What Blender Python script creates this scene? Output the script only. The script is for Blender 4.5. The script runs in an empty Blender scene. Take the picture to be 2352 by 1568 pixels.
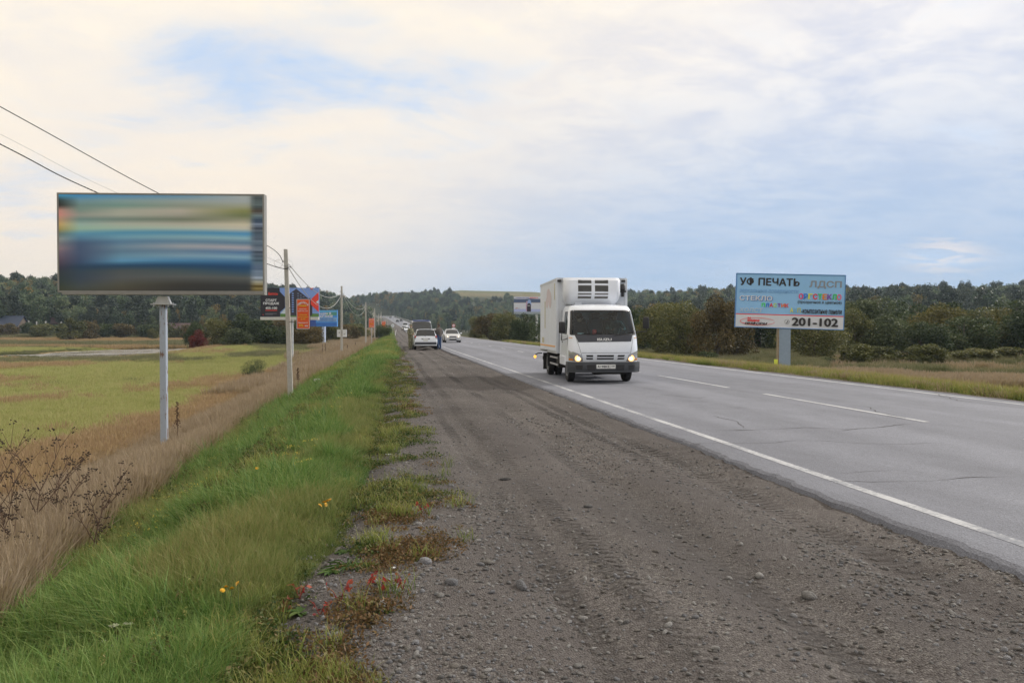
import bpy, bmesh, math, random
import numpy as np
from mathutils import Vector, Matrix

random.seed(7)
rng = np.random.default_rng(7)
R = math.radians
sc = bpy.context.scene
COL = sc.collection

# ------------------------------------------------------------------ camera
F_PX = 1908.0                      # focal length in the 2352 px wide measure of the photograph
CAM_H = 1.5
YAW = math.atan((1176 - 890) / F_PX)
PITCH = math.atan(29 / F_PX)
cam = bpy.data.cameras.new("camera")
cam.sensor_width = 36.0
cam.lens = F_PX / 2352 * 36.0
cam.clip_start = 0.05
cam.clip_end = 9000
cam_o = bpy.data.objects.new("camera", cam)
COL.objects.link(cam_o)
cam_o.location = (0, 0, CAM_H)
cam_o.rotation_euler = (math.pi / 2 - PITCH, 0, -YAW)
sc.camera = cam_o

# ------------------------------------------------------------------ sun, sky, exposure
SUN_DIR = Vector((0.93, 0.30, 0.0)).normalized() * math.cos(R(32)) + Vector((0, 0, math.sin(R(32))))
sun = bpy.data.lights.new("sun", "SUN")
sun.energy = 2.6
sun.angle = R(9)
sun.color = (1.0, 0.94, 0.85)
sun_o = bpy.data.objects.new("sun", sun)
COL.objects.link(sun_o)
sun_o.rotation_euler = SUN_DIR.to_track_quat("Z", "Y").to_euler()
sun_o.location = (30, 10, 40)

world = bpy.data.worlds.new("World")
sc.world = world
world.use_nodes = True
wt = world.node_tree
wt.nodes.clear()


def wn(t, **kw):
    n = wt.nodes.new(t)
    for k, v in kw.items():
        setattr(n, k, v)
    return n


def wl(a, b):
    wt.links.new(a, b)


def wmath(op, a, b=None, c=None, clamp=False):
    n = wn("ShaderNodeMath", operation=op, use_clamp=clamp)
    for i, v in enumerate((a, b, c)):
        if v is None:
            continue
        if isinstance(v, (int, float)):
            n.inputs[i].default_value = v
        else:
            wl(v, n.inputs[i])
    return n.outputs[0]


def wmix(f, a, b):
    n = wn("ShaderNodeMix", data_type="RGBA")
    if isinstance(f, (int, float)):
        n.inputs[0].default_value = f
    else:
        wl(f, n.inputs[0])
    for i, v in ((6, a), (7, b)):
        if isinstance(v, tuple):
            n.inputs[i].default_value = (*v, 1)
        else:
            wl(v, n.inputs[i])
    return n.outputs[2]


def wramp(f, lo, hi):
    n = wn("ShaderNodeMapRange", interpolation_type="SMOOTHSTEP")
    wl(f, n.inputs[0])
    n.inputs[1].default_value = lo
    n.inputs[2].default_value = hi
    return n.outputs[0]


def lin(c):
    c = c / 255
    return c / 12.92 if c <= 0.04045 else ((c + 0.055) / 1.055) ** 2.4


def rgb(r, g, b, k=1.0):
    return (lin(r) * k, lin(g) * k, lin(b) * k)


out = wn("ShaderNodeOutputWorld")
bg = wn("ShaderNodeBackground")
bg.inputs[1].default_value = 0.10
wl(bg.outputs[0], out.inputs[0])
sky = wn("ShaderNodeTexSky", sky_type="NISHITA", sun_disc=False)
sky.sun_elevation = R(32)
sky.sun_rotation = math.atan2(SUN_DIR.x, SUN_DIR.y)
sky.altitude = 400
sky.air_density = 1.0
sky.dust_density = 1.6
tc = wn("ShaderNodeTexCoord")
sep = wn("ShaderNodeSeparateXYZ")
wl(tc.outputs["Generated"], sep.inputs[0])
dx, dy, dz = sep.outputs
# a cloud layer: the view direction projected onto a high flat sheet
den = wmath("ADD", wmath("MAXIMUM", dz, 0.0), 0.16)
cx = wmath("DIVIDE", dx, den)
cy = wmath("DIVIDE", dy, den)
comb = wn("ShaderNodeCombineXYZ")
wl(cx, comb.inputs[0]); wl(cy, comb.inputs[1])


def wnoise(scale, detail, rough, dist, off, stretch=(1, 1, 1)):
    m = wn("ShaderNodeMapping")
    wl(comb.outputs[0], m.inputs[0])
    m.inputs["Location"].default_value = off
    m.inputs["Scale"].default_value = stretch
    n = wn("ShaderNodeTexNoise")
    wl(m.outputs[0], n.inputs["Vector"])
    n.inputs["Scale"].default_value = scale
    n.inputs["Detail"].default_value = detail
    n.inputs["Roughness"].default_value = rough
    n.inputs["Distortion"].default_value = dist
    return n.outputs["Fac"]


n_big = wnoise(0.85, 7, 0.52, 0.5, (3.1, 1.7, 0), (1.0, 1.05, 1))
n_mid = wnoise(2.6, 8, 0.58, 0.7, (7.4, 2.2, 0), (0.95, 1.05, 1))
n_fine = wnoise(7.0, 6, 0.55, 0.4, (1.3, 5.8, 0), (0.9, 1.1, 1))


def near_dir(px, py, width, sx=1.0):
    """1 near the sky direction of a photo pixel, falling to 0 over width (radians)"""
    u, v = (px - 1176) / F_PX, (784 - py) / F_PX
    d = cam_o.rotation_euler.to_matrix() @ Vector((u, v, -1)).normalized()
    vx = wmath("MULTIPLY", wmath("SUBTRACT", dx, d.x), sx)
    vz = wmath("SUBTRACT", dz, d.z)
    vy = wmath("MULTIPLY", wmath("SUBTRACT", dy, d.y), sx)
    r2 = wmath("ADD", wmath("ADD", wmath("MULTIPLY", vx, vx), wmath("MULTIPLY", vz, vz)), wmath("MULTIPLY", vy, vy))
    return wmath("POWER", 2.718, wmath("MULTIPLY", r2, -1.0 / width ** 2))


mixn = wmath("ADD", wmath("MULTIPLY", n_big, 0.55), wmath("ADD", wmath("MULTIPLY", n_mid, 0.35), wmath("MULTIPLY", n_fine, 0.10)))
# the gap in the cloud upper left, with a smaller one at the left edge
gap = wmath("ADD", wmath("MULTIPLY", near_dir(560, 135, 0.046, 0.36), 0.145), wmath("MULTIPLY", near_dir(20, 430, 0.034, 0.5), 0.15))
gap = wmath("ADD", gap, wmath("MULTIPLY", near_dir(1120, 170, 0.03, 0.3), 0.08))
dens = wmath("SUBTRACT", mixn, gap)
cover = wramp(dens, 0.22, 0.46)
# cloud tint: warm cream towards the west-north-west, cool grey to the east; light tops, greyer bases
side = wramp(wmath("SUBTRACT", dx, wmath("MULTIPLY", dz, 1.1)), -0.36, 0.27)
low = wramp(dz, 0.36, 0.04)
# light and shade inside the sheet comes from its thickness
thick = wramp(wmath("ADD", wmath("MULTIPLY", n_mid, 0.62), wmath("MULTIPLY", n_fine, 0.38)), 0.38, 0.65)
cream = wmix(low, rgb(254, 243, 226, 9.5), rgb(250, 236, 219, 9.3))
cool_hi = wmix(thick, rgb(248, 244, 242, 9.5), rgb(218, 221, 235, 9.3))
cool_lo = wmix(wmath("MULTIPLY_ADD", thick, 0.55, 0.25), rgb(192, 209, 235, 8.8), rgb(160, 194, 231, 8.7))
cool = wmix(low, cool_hi, cool_lo)
cloud = wmix(side, cream, cool)
bright = wmix(wmath("MULTIPLY", thick, wmath("SUBTRACT", 0.26, wmath("MULTIPLY", low, 0.18))), cloud, rgb(196, 205, 229, 9.2))
puff = wmath("MULTIPLY", near_dir(2170, 588, 0.020, 0.55), wramp(n_fine, 0.40, 0.58))
bright = wmix(puff, bright, rgb(228, 222, 224, 9.7))
skyblue = wmix(0.85, sky.outputs[0], rgb(182, 213, 251, 9.4))
wl(wmix(cover, skyblue, bright), bg.inputs[0])

sc.view_settings.view_transform = "Standard"
sc.view_settings.look = "None"
sc.view_settings.gamma = 1.0
sc.view_settings.exposure = 0.2
sc.view_settings.use_curve_mapping = False
sc.render.engine = "CYCLES"
sc.cycles.max_bounces = 5
sc.cycles.diffuse_bounces = 2
sc.cycles.glossy_bounces = 3
sc.cycles.transmission_bounces = 4
sc.cycles.use_adaptive_sampling = True
sc.cycles.adaptive_threshold = 0.012
sc.cycles.use_light_tree = False
sc.cycles.transparent_max_bounces = 12
sc.cycles.volume_bounces = 0
sc.cycles.use_denoising = True

# ------------------------------------------------------------------ helpers


def at(px, py, d):
    """world point seen at a photo pixel (2352 px measure), d metres along the camera axis"""
    u, v = (px - 1176) / F_PX * d, (784 - py) / F_PX * d
    return Vector(cam_o.location) + cam_o.rotation_euler.to_matrix() @ Vector((u, v, -d))


def smooth(a, b, x):
    t = np.clip((np.asarray(x, float) - a) / (b - a), 0, 1)
    return t * t * (3 - 2 * t)


def _hash(i, j, s):
    n = (i * 374761393 + j * 668265263 + s * 974634777) & 0x7FFFFFFF
    n = ((n ^ (n >> 13)) * 1274126177) & 0x7FFFFFFF
    return ((n ^ (n >> 16)) & 0xFFFF) / 65535.0


def vnoise(x, y, s=0):
    x, y = np.asarray(x, float), np.asarray(y, float)
    i, j = np.floor(x).astype(np.int64), np.floor(y).astype(np.int64)
    fx, fy = x - i, y - j
    fx, fy = fx * fx * (3 - 2 * fx), fy * fy * (3 - 2 * fy)
    return (_hash(i, j, s) * (1 - fx) + _hash(i + 1, j, s) * fx) * (1 - fy) + (_hash(i, j + 1, s) * (1 - fx) + _hash(i + 1, j + 1, s) * fx) * fy


def fbm(x, y, s=0, o=4):
    a, t, n = 0.5, 0.0, 0.0
    for k in range(o):
        t = t + a * vnoise(np.asarray(x) * 2 ** k, np.asarray(y) * 2 ** k, s + k * 17)
        n += a
        a *= 0.5
    return t / n


class MB:
    """collects geometry for ONE mesh object"""

    def __init__(s):
        s.v, s.f, s.m = [], [], []

    def add(s, vs, fs, m=0):
        o = len(s.v)
        s.v += [tuple(v) for v in vs]
        s.f += [tuple(i + o for i in f) for f in fs]
        s.m += [m] * len(fs)
        return s

    def box(s, c, d, bev=0.0, m=0, rot=None, seg=1):
        bm = bmesh.new()
        bmesh.ops.create_cube(bm, size=1)
        for v in bm.verts:
            v.co = Vector((v.co.x * d[0], v.co.y * d[1], v.co.z * d[2]))
        if bev > 0:
            bmesh.ops.bevel(bm, geom=list(bm.edges), offset=min(bev, 0.49 * min(d)), segments=seg, affect="EDGES", profile=0.5)
        M = rot.to_3x3() if rot is not None else Matrix.Identity(3)
        bm.verts.index_update()
        s.add([Vector(c) + M @ v.co for v in bm.verts], [[v.index for v in f.verts] for f in bm.faces], m)
        bm.free()
        return s

    def cyl(s, p0, p1, r0, r1=None, n=10, m=0, cap=True):
        return s.tube([p0, p1], [r0, r0 if r1 is None else r1], n, m, cap)

    def tube(s, pts, r, n=8, m=0, cap=True):
        pts = [Vector(p) for p in pts]
        if isinstance(r, (int, float)):
            r = [r] * len(pts)
        vs, fs = [], []
        prev = None
        for i, p in enumerate(pts):
            t = (pts[min(i + 1, len(pts) - 1)] - pts[max(i - 1, 0)])
            t = t.normalized() if t.length > 1e-9 else Vector((0, 0, 1))
            a = prev if prev is not None else (Vector((0, 0, 1)) if abs(t.z) < 0.9 else Vector((1, 0, 0)))
            b = t.cross(a)
            if b.length < 1e-6:
                b = t.cross(Vector((0.3, 0.9, 0.1)))
            b.normalize()
            a = b.cross(t).normalized()
            prev = a
            for k in range(n):
                q = 2 * math.pi * k / n
                vs.append(p + (a * math.cos(q) + b * math.sin(q)) * r[i])
        for i in range(len(pts) - 1):
            for k in range(n):
                fs.append((i * n + k, i * n + (k + 1) % n, (i + 1) * n + (k + 1) % n, (i + 1) * n + k))
        if cap:
            fs.append(tuple(range(n)))
            fs.append(tuple(range(len(vs) - n, len(vs)))[::-1])
        return s.add(vs, fs, m)

    def lathe(s, prof, c=(0, 0, 0), axis="X", n=20, m=0):
        """prof: (radius, along) pairs turned round an axis"""
        vs, fs = [], []
        for r, h in prof:
            for k in range(n):
                q = 2 * math.pi * k / n
                a, b = r * math.cos(q), r * math.sin(q)
                p = {"X": (h, a, b), "Y": (a, h, b), "Z": (a, b, h)}[axis]
                vs.append(Vector(c) + Vector(p))
        for i in range(len(prof) - 1):
            for k in range(n):
                fs.append((i * n + k, i * n + (k + 1) % n, (i + 1) * n + (k + 1) % n, (i + 1) * n + k))
        fs.append(tuple(range(n)))
        fs.append(tuple(range(len(vs) - n, len(vs))))
        return s.add(vs, fs, m)

    def ball(s, c, r, n=10, m=0, rot=None):
        r = (r, r, r) if isinstance(r, (int, float)) else r
        vs, fs = [], []
        k2 = max(4, n // 2)
        for i in range(k2 + 1):
            th = math.pi * i / k2
            for k in range(n):
                q = 2 * math.pi * k / n
                p = Vector((r[0] * math.sin(th) * math.cos(q), r[1] * math.sin(th) * math.sin(q), r[2] * math.cos(th)))
                vs.append(Vector(c) + (rot @ p if rot is not None else p))
        for i in range(k2):
            for k in range(n):
                fs.append((i * n + k, (i + 1) * n + k, (i + 1) * n + (k + 1) % n, i * n + (k + 1) % n))
        return s.add(vs, fs, m)

    def prism(s, poly, y0, y1, m=0):
        """polygon in (x, z) given thickness along y"""
        n = len(poly)
        vs = [(x, y0, z) for x, z in poly] + [(x, y1, z) for x, z in poly]
        fs = [tuple(range(n)), tuple(range(2 * n - 1, n - 1, -1))]
        fs += [(i, (i + 1) % n, n + (i + 1) % n, n + i) for i in range(n)]
        return s.add(vs, fs, m)

    def grid(s, P, m=0):
        """P[i][j] points"""
        n, k = len(P), len(P[0])
        return s.add([p for row in P for p in row], [(i * k + j, (i + 1) * k + j, (i + 1) * k + j + 1, i * k + j + 1) for i in range(n - 1) for j in range(k - 1)], m)

    def build(s, name, mats, parent=None, smooth_=False, angle=35):
        me = bpy.data.meshes.new(name)
        me.from_pydata(s.v, [], s.f)
        bm = bmesh.new()
        bm.from_mesh(me)
        bm.faces.ensure_lookup_table()
        bmesh.ops.recalc_face_normals(bm, faces=bm.faces)
        bm.to_mesh(me)
        bm.free()
        if not isinstance(mats, (list, tuple)):
            mats = [mats]
        for q in mats:
            me.materials.append(q)
        me.polygons.foreach_set("material_index", s.m)
        if smooth_:
            me.polygons.foreach_set("use_smooth", [True] * len(me.polygons))
            if angle:
                me.set_sharp_from_angle(angle=R(angle))
        return link(name, me, parent)


def link(name, me, parent=None):
    o = bpy.data.objects.new(name, me)
    COL.objects.link(o)
    if parent is not None:
        o.parent = parent
    return o


def np_mesh(name, V, Fq, mats, mi=None, smooth_=False, tint=None):
    """fast mesh from arrays; Fq (n,k); tint: per-face float -> colour attribute 'tint'"""
    me = bpy.data.meshes.new(name)
    V = np.asarray(V, np.float32)
    Fq = np.asarray(Fq, np.int32)
    me.vertices.add(len(V)); me.vertices.foreach_set("co", V.ravel())
    n, k = Fq.shape
    me.loops.add(n * k); me.loops.foreach_set("vertex_index", Fq.ravel())
    me.polygons.add(n)
    me.polygons.foreach_set("loop_start", np.arange(0, n * k, k, dtype=np.int32))
    me.polygons.foreach_set("loop_total", np.full(n, k, np.int32))
    for q in (mats if isinstance(mats, (list, tuple)) else [mats]):
        me.materials.append(q)
    if mi is not None:
        me.polygons.foreach_set("material_index", np.asarray(mi, np.int32))
    me.polygons.foreach_set("use_smooth", np.full(n, smooth_))
    me.update(calc_edges=True)
    if tint is not None:
        a = me.attributes.new("tint", "FLOAT", "FACE")
        a.data.foreach_set("value", np.asarray(tint, np.float32))
    return me


def thing(name, label, cat, loc=(0, 0, 0), rz=0.0, group=None):
    o = bpy.data.objects.new(name, None)
    COL.objects.link(o)
    o.empty_display_size = 0.2
    o.location = loc
    o.rotation_euler = (0, 0, rz)
    return tag(o, label, cat, group)


def tag(o, label=None, cat=None, group=None, kind=None):
    for k, v in (("label", label), ("category", cat), ("group", group), ("kind", kind)):
        if v:
            o[k] = v
    return o


# ------------------------------------------------------------------ materials
def nodes_of(name):
    m = bpy.data.materials.new(name)
    m.use_nodes = True
    t = m.node_tree
    b = t.nodes["Principled BSDF"]
    return m, t, b


def mat(name, col, rough=0.6, metal=0.0, var=0.08, scale=6.0, bump=0.0, bscale=40.0, spec=0.5, coat=0.0):
    """painted or plain surface with fine uneven colour, optional relief"""
    m, t, b = nodes_of(name)
    b.inputs["Roughness"].default_value = rough
    b.inputs["Metallic"].default_value = metal
    b.inputs["Specular IOR Level"].default_value = spec
    b.inputs["Coat Weight"].default_value = coat
    c = t.nodes.new("ShaderNodeTexCoord")
    n = t.nodes.new("ShaderNodeTexNoise")
    n.inputs["Scale"].default_value = scale
    n.inputs["Detail"].default_value = 5
    t.links.new(c.outputs["Object"], n.inputs["Vector"])
    r = t.nodes.new("ShaderNodeMapRange")
    r.inputs[1].default_value, r.inputs[2].default_value = 0.25, 0.75
    r.inputs[3].default_value, r.inputs[4].default_value = 1 - var, 1 + var
    t.links.new(n.outputs["Fac"], r.inputs[0])
    x = t.nodes.new("ShaderNodeVectorMath")
    x.operation = "SCALE"
    x.inputs[0].default_value = col
    t.links.new(r.outputs[0], x.inputs["Scale"])
    t.links.new(x.outputs[0], b.inputs["Base Color"])
    if bump:
        n2 = t.nodes.new("ShaderNodeTexNoise")
        n2.inputs["Scale"].default_value = bscale
        n2.inputs["Detail"].default_value = 4
        t.links.new(c.outputs["Object"], n2.inputs["Vector"])
        bp = t.nodes.new("ShaderNodeBump")
        bp.inputs["Strength"].default_value = 0.6
        bp.inputs["Distance"].default_value = bump
        t.links.new(n2.outputs["Fac"], bp.inputs["Height"])
        t.links.new(bp.outputs[0], b.inputs["Normal"])
    return m


def mat_emit(name, col, strength):
    m, t, b = nodes_of(name)
    b.inputs["Base Color"].default_value = (*col, 1)
    b.inputs["Emission Color"].default_value = (*col, 1)
    b.inputs["Emission Strength"].default_value = strength
    b.inputs["Roughness"].default_value = 0.2
    n = t.nodes.new("ShaderNodeTexNoise")
    n.inputs["Scale"].default_value = 30
    return m


def mat_attr(name, attr, rough=0.5, k=1.0):
    """flat print: colour from a colour attribute on the panel"""
    m, t, b = nodes_of(name)
    a = t.nodes.new("ShaderNodeAttribute")
    a.attribute_name = attr
    x = t.nodes.new("ShaderNodeVectorMath")
    x.operation = "SCALE"
    x.inputs["Scale"].default_value = k
    t.links.new(a.outputs["Color"], x.inputs[0])
    t.links.new(x.outputs[0], b.inputs["Base Color"])
    b.inputs["Roughness"].default_value = rough
    return m


def mat_glass(name, tintc=(0.75, 0.85, 0.88), clear=0.75, rough=0.02):
    m, t, b = nodes_of(name)
    t.nodes.remove(b)
    o = t.nodes["Material Output"]
    tr = t.nodes.new("ShaderNodeBsdfTransparent")
    tr.inputs[0].default_value = (*[c * clear for c in tintc], 1)
    gl = t.nodes.new("ShaderNodeBsdfGlossy")
    gl.inputs["Roughness"].default_value = rough
    fr = t.nodes.new("ShaderNodeFresnel")
    fr.inputs[0].default_value = 1.5
    mx = t.nodes.new("ShaderNodeMixShader")
    t.links.new(fr.outputs[0], mx.inputs[0])
    t.links.new(tr.outputs[0], mx.inputs[1])
    t.links.new(gl.outputs[0], mx.inputs[2])
    t.links.new(mx.outputs[0], o.inputs[0])
    return m


def mat_leaf(name, cols, trans=0.3, rough=0.55, objvar=0.25, seedvar=0.0):
    """foliage: colour picked along a ramp by the leaf's own tint, shifted per plant"""
    m, t, b = nodes_of(name)
    a = t.nodes.new("ShaderNodeAttribute")
    a.attribute_name = "tint"
    oi = t.nodes.new("ShaderNodeObjectInfo")
    s1 = t.nodes.new("ShaderNodeMath"); s1.operation = "MULTIPLY_ADD"
    t.links.new(oi.outputs["Random"], s1.inputs[0])
    s1.inputs[1].default_value = objvar
    s1.inputs[2].default_value = -objvar / 2
    s2 = t.nodes.new("ShaderNodeMath"); s2.operation = "ADD"; s2.use_clamp = True
    t.links.new(a.outputs["Fac"], s2.inputs[0]); t.links.new(s1.outputs[0], s2.inputs[1])
    rp = t.nodes.new("ShaderNodeValToRGB")
    e = rp.color_ramp.elements
    e[0].position, e[0].color = 0, (*cols[0], 1)
    e[1].position, e[1].color = 1, (*cols[-1], 1)
    for i, c in enumerate(cols[1:-1]):
        q = e.new((i + 1) / (len(cols) - 1)); q.color = (*c, 1)
    t.links.new(s2.outputs[0], rp.inputs[0])
    t.links.new(rp.outputs[0], b.inputs["Base Color"])
    b.inputs["Roughness"].default_value = rough
    b.inputs["Specular IOR Level"].default_value = 0.3
    tl = t.nodes.new("ShaderNodeBsdfTranslucent")
    t.links.new(rp.outputs[0], tl.inputs[0])
    mx = t.nodes.new("ShaderNodeMixShader")
    mx.inputs[0].default_value = trans
    t.links.new(b.outputs[0], mx.inputs[1]); t.links.new(tl.outputs[0], mx.inputs[2])
    t.links.new(mx.outputs[0], t.nodes["Material Output"].inputs[0])
    return m


# ------------------------------------------------------------------ the lie of the land
_yk = np.array([-60, 0, 60, 80, 150, 290, 340, 430, 520, 600, 660, 720, 780, 850, 950])
_xk = np.array([4.2, 4.2, 4.35, 4.5, 5.0, 6.0, 5.8, 4.6, 2.9, 1.2, -0.6, -4.0, -11, -24, -55])
_zy = np.array([-60, 130, 200, 270, 340, 420, 500, 580, 660, 740, 800, 870, 950])
_zz = np.array([0, 0, 0.25, 1.0, 2.2, 3.8, 5.7, 7.7, 9.8, 12.2, 13.6, 14.6, 15.2])
_yy = np.arange(-60, 951, 1.0)


def _sm(a, w):
    k = np.ones(w) / w
    p = np.pad(a, (w, w), mode="reflect", reflect_type="odd")
    return np.convolve(p, k, "same")[w:-w]


_xl = _sm(np.interp(_yy, _yk, _xk), 41)
_zr = _sm(np.interp(_yy, _zy, _zz), 61)


def XL(y):
    """x of the left edge line of the road"""
    return np.interp(y, _yy, _xl)


def ZR(y):
    """height of the carriageway"""
    return np.interp(y, _yy, _zr)


ROAD_W = 7.75            # between the edge lines
_hx = np.array([-1500, -300, 0, 135, 400, 600, 700, 800, 880, 1000, 1100, 1240, 1400, 1500, 1700, 1900, 2352, 2700, 3600])
_hy = np.array([618, 622, 628, 631, 632, 637, 648, 657, 661, 662, 664, 667, 659, 654, 644, 646, 650, 652, 654])
_h1 = np.array([540, 520, 520, 520, 530, 560, 640, 800, 1000, 1200, 1200, 1200, 1000, 800, 580, 540, 540, 540, 540])
_h0 = np.array([320, 320, 320, 320, 325, 330, 360, 420, 480, 520, 520, 500, 420, 340, 290, 280, 280, 280, 280])
TREE_H = 18.5


def pix_depth(x, y):
    s, c = math.sin(YAW), math.cos(YAW)
    d = np.asarray(x) * s + np.asarray(y) * c
    l = np.asarray(x) * c - np.asarray(y) * s
    return 1176 + F_PX * l / np.maximum(d, 1e-3), d


def pond_mask(x, y):
    x, y = np.asarray(x, float), np.asarray(y, float)
    w = (fbm(x * 0.12, y * 0.06, 31, 3) - 0.5) * 0.7
    a = ((x + 43.5) / 9.5) ** 2 + ((y - 149) / 24) ** 2
    b = ((x + 52 - (y - 128) * 0.25) / 8) ** 2 + ((y - 131) / 5.5) ** 2
    return np.maximum(1 - a, 1 - b) + w


def T(x, y):
    """ground height"""
    x, y = np.asarray(x, float), np.asarray(y, float)
    xl, zr = XL(y), ZR(y)
    u = x - xl
    # left: verge, embankment, meadow
    f = -2.4 + 1.15 * smooth(60, 125, y) * smooth(-36, -20, x) + 1.0 * smooth(168, 235, y) + 1.4 * smooth(215, 330, y)
    f = f + (fbm(x * 0.06, y * 0.06, 3, 3) - 0.5) * 0.5
    slope = zr - np.maximum(-5.0 - u, 0) / 2.5
    k = 0.25
    hmix = np.clip(0.5 + 0.5 * (f - slope) / k, 0, 1)
    zl = slope * (1 - hmix) + f * hmix + k * hmix * (1 - hmix)
    # right: gravel edge, shallow ditch, meadow
    ur = u - ROAD_W
    g = -1.30 + (fbm(x * 0.07, y * 0.07, 9, 3) - 0.5) * 0.4 + 0.6 * smooth(110, 280, y) - 0.25 * smooth(30, 60, ur)
    zrr = zr + (g - zr) * smooth(0.9, 9.0, ur)
    z = np.where(u < ROAD_W / 2, zl, zrr)
    # the wooded hills
    px, d = pix_depth(x, y)
    front = d > 50
    px = np.where(front, px, np.where(x > 0, 3600, -1500))
    dd = np.hypot(x, y)
    yt, d1, d0 = np.interp(px, _hx, _hy), np.interp(px, _hx, _h1), np.interp(px, _hx, _h0)
    zt = 1.5 + (755 - yt) * d1 / F_PX - TREE_H * (1 - 0.86 * smooth(955, 1060, px) * (1 - smooth(1225, 1330, px)))
    up = smooth(0, 1, (dd - d0) / (d1 - d0)) * 0.6 + np.clip((dd - d0) / (d1 - d0), 0, 1) * 0.4
    hz = z + (zt - z) * up
    road_near = smooth(10, 55, np.abs(u - ROAD_W / 2)) * np.where(y > 0, 1, 1)
    road_near = np.maximum(road_near, smooth(820, 940, y))
    z = zr * (1 - road_near) * (np.abs(u - ROAD_W / 2) >= 0) * up + z * (1 - road_near) * (1 - up) + hz * road_near
    # keep the bed of road and gravel below their own sheets
    bed = smooth(-5.15, -4.75, u - np.interp(y, [3, 4.4, 6, 8, 25, 60], [0.1, 0.2, 0.46, 0.56, 0.9, 1.05])) * (1 - smooth(ROAD_W + 0.9, ROAD_W + 1.5, u)) * (y < 935)
    z = z - 0.35 * bed
    pm = pond_mask(x, y)
    z = np.where((y > 90) & (y < 200) & (x < -25), np.where(pm > -0.25, z * (1 - smooth(-0.25, 0.1, pm)) + (-2.95) * smooth(-0.25, 0.1, pm), z), z)
    return z


def on_ground(px, py, d0=2.0, d1=900.0):
    """walk along the ray of a photo pixel to the ground"""
    p = None
    ds = np.geomspace(d0, d1, 1500)
    r = cam_o.rotation_euler.to_matrix() @ Vector(((px - 1176) / F_PX, (784 - py) / F_PX, -1))
    P = np.array(cam_o.location)[None] + ds[:, None] * np.array(r)[None]
    below = P[:, 2] < T(P[:, 0], P[:, 1])
    i = int(np.argmax(below)) if below.any() else len(ds) - 1
    return Vector(P[i])


def col_at(px, d):
    """point on the ground in a photo column, d metres along the camera axis"""
    p = at(px, 755, d)
    return Vector((p.x, p.y, float(T(p.x, p.y))))


def EG(y):
    """how much the gravel narrows with distance"""
    return np.interp(y, [3, 4.4, 6, 8, 25, 60], [0.1, 0.2, 0.46, 0.56, 0.9, 1.05])


# how far down the bank the tall dry grass starts
def UB(y):
    return np.interp(y, [0, 4, 6.4, 8.4, 12, 17, 25, 39, 62, 120], [-6.5, -6.7, -6.95, -7.3, -7.5, -7.9, -8.35, -8.3, -7.25, -7.2])
# ------------------------------------------------------------------ ground sheet
def ground_mat():
    m, t, b = nodes_of("soil_and_turf")
    a = t.nodes.new("ShaderNodeAttribute"); a.attribute_name = "gcol"
    g = t.nodes.new("ShaderNodeNewGeometry")
    n1 = t.nodes.new("ShaderNodeTexNoise"); n1.inputs["Scale"].default_value = 0.35; n1.inputs["Detail"].default_value = 9; n1.inputs["Roughness"].default_value = 0.65
    mp = t.nodes.new("ShaderNodeMapping"); mp.inputs["Scale"].default_value = (1.0, 1.0, 1.0)
    t.links.new(g.outputs["Position"], mp.inputs[0]); t.links.new(mp.outputs[0], n1.inputs["Vector"])
    r = t.nodes.new("ShaderNodeMapRange"); r.inputs[1].default_value = 0.3; r.inputs[2].default_value = 0.7; r.inputs[3].default_value = 0.62; r.inputs[4].default_value = 1.35
    t.links.new(n1.outputs["Fac"], r.inputs[0])
    n2 = t.nodes.new("ShaderNodeTexNoise"); n2.inputs["Scale"].default_value = 5.0; n2.inputs["Detail"].default_value = 7
    t.links.new(g.outputs["Position"], n2.inputs["Vector"])
    x = t.nodes.new("ShaderNodeVectorMath"); x.operation = "SCALE"
    t.links.new(a.outputs["Color"], x.inputs[0]); t.links.new(r.outputs[0], x.inputs["Scale"])
    t.links.new(x.outputs[0], b.inputs["Base Color"])
    bp = t.nodes.new("ShaderNodeBump"); bp.inputs["Strength"].default_value = 1.0; bp.inputs["Distance"].default_value = 0.12
    t.links.new(n2.outputs["Fac"], bp.inputs["Height"]); t.links.new(bp.outputs[0], b.inputs["Normal"])
    b.inputs["Roughness"].default_value = 0.95
    b.inputs["Specular IOR Level"].default_value = 0.1
    return m


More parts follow.
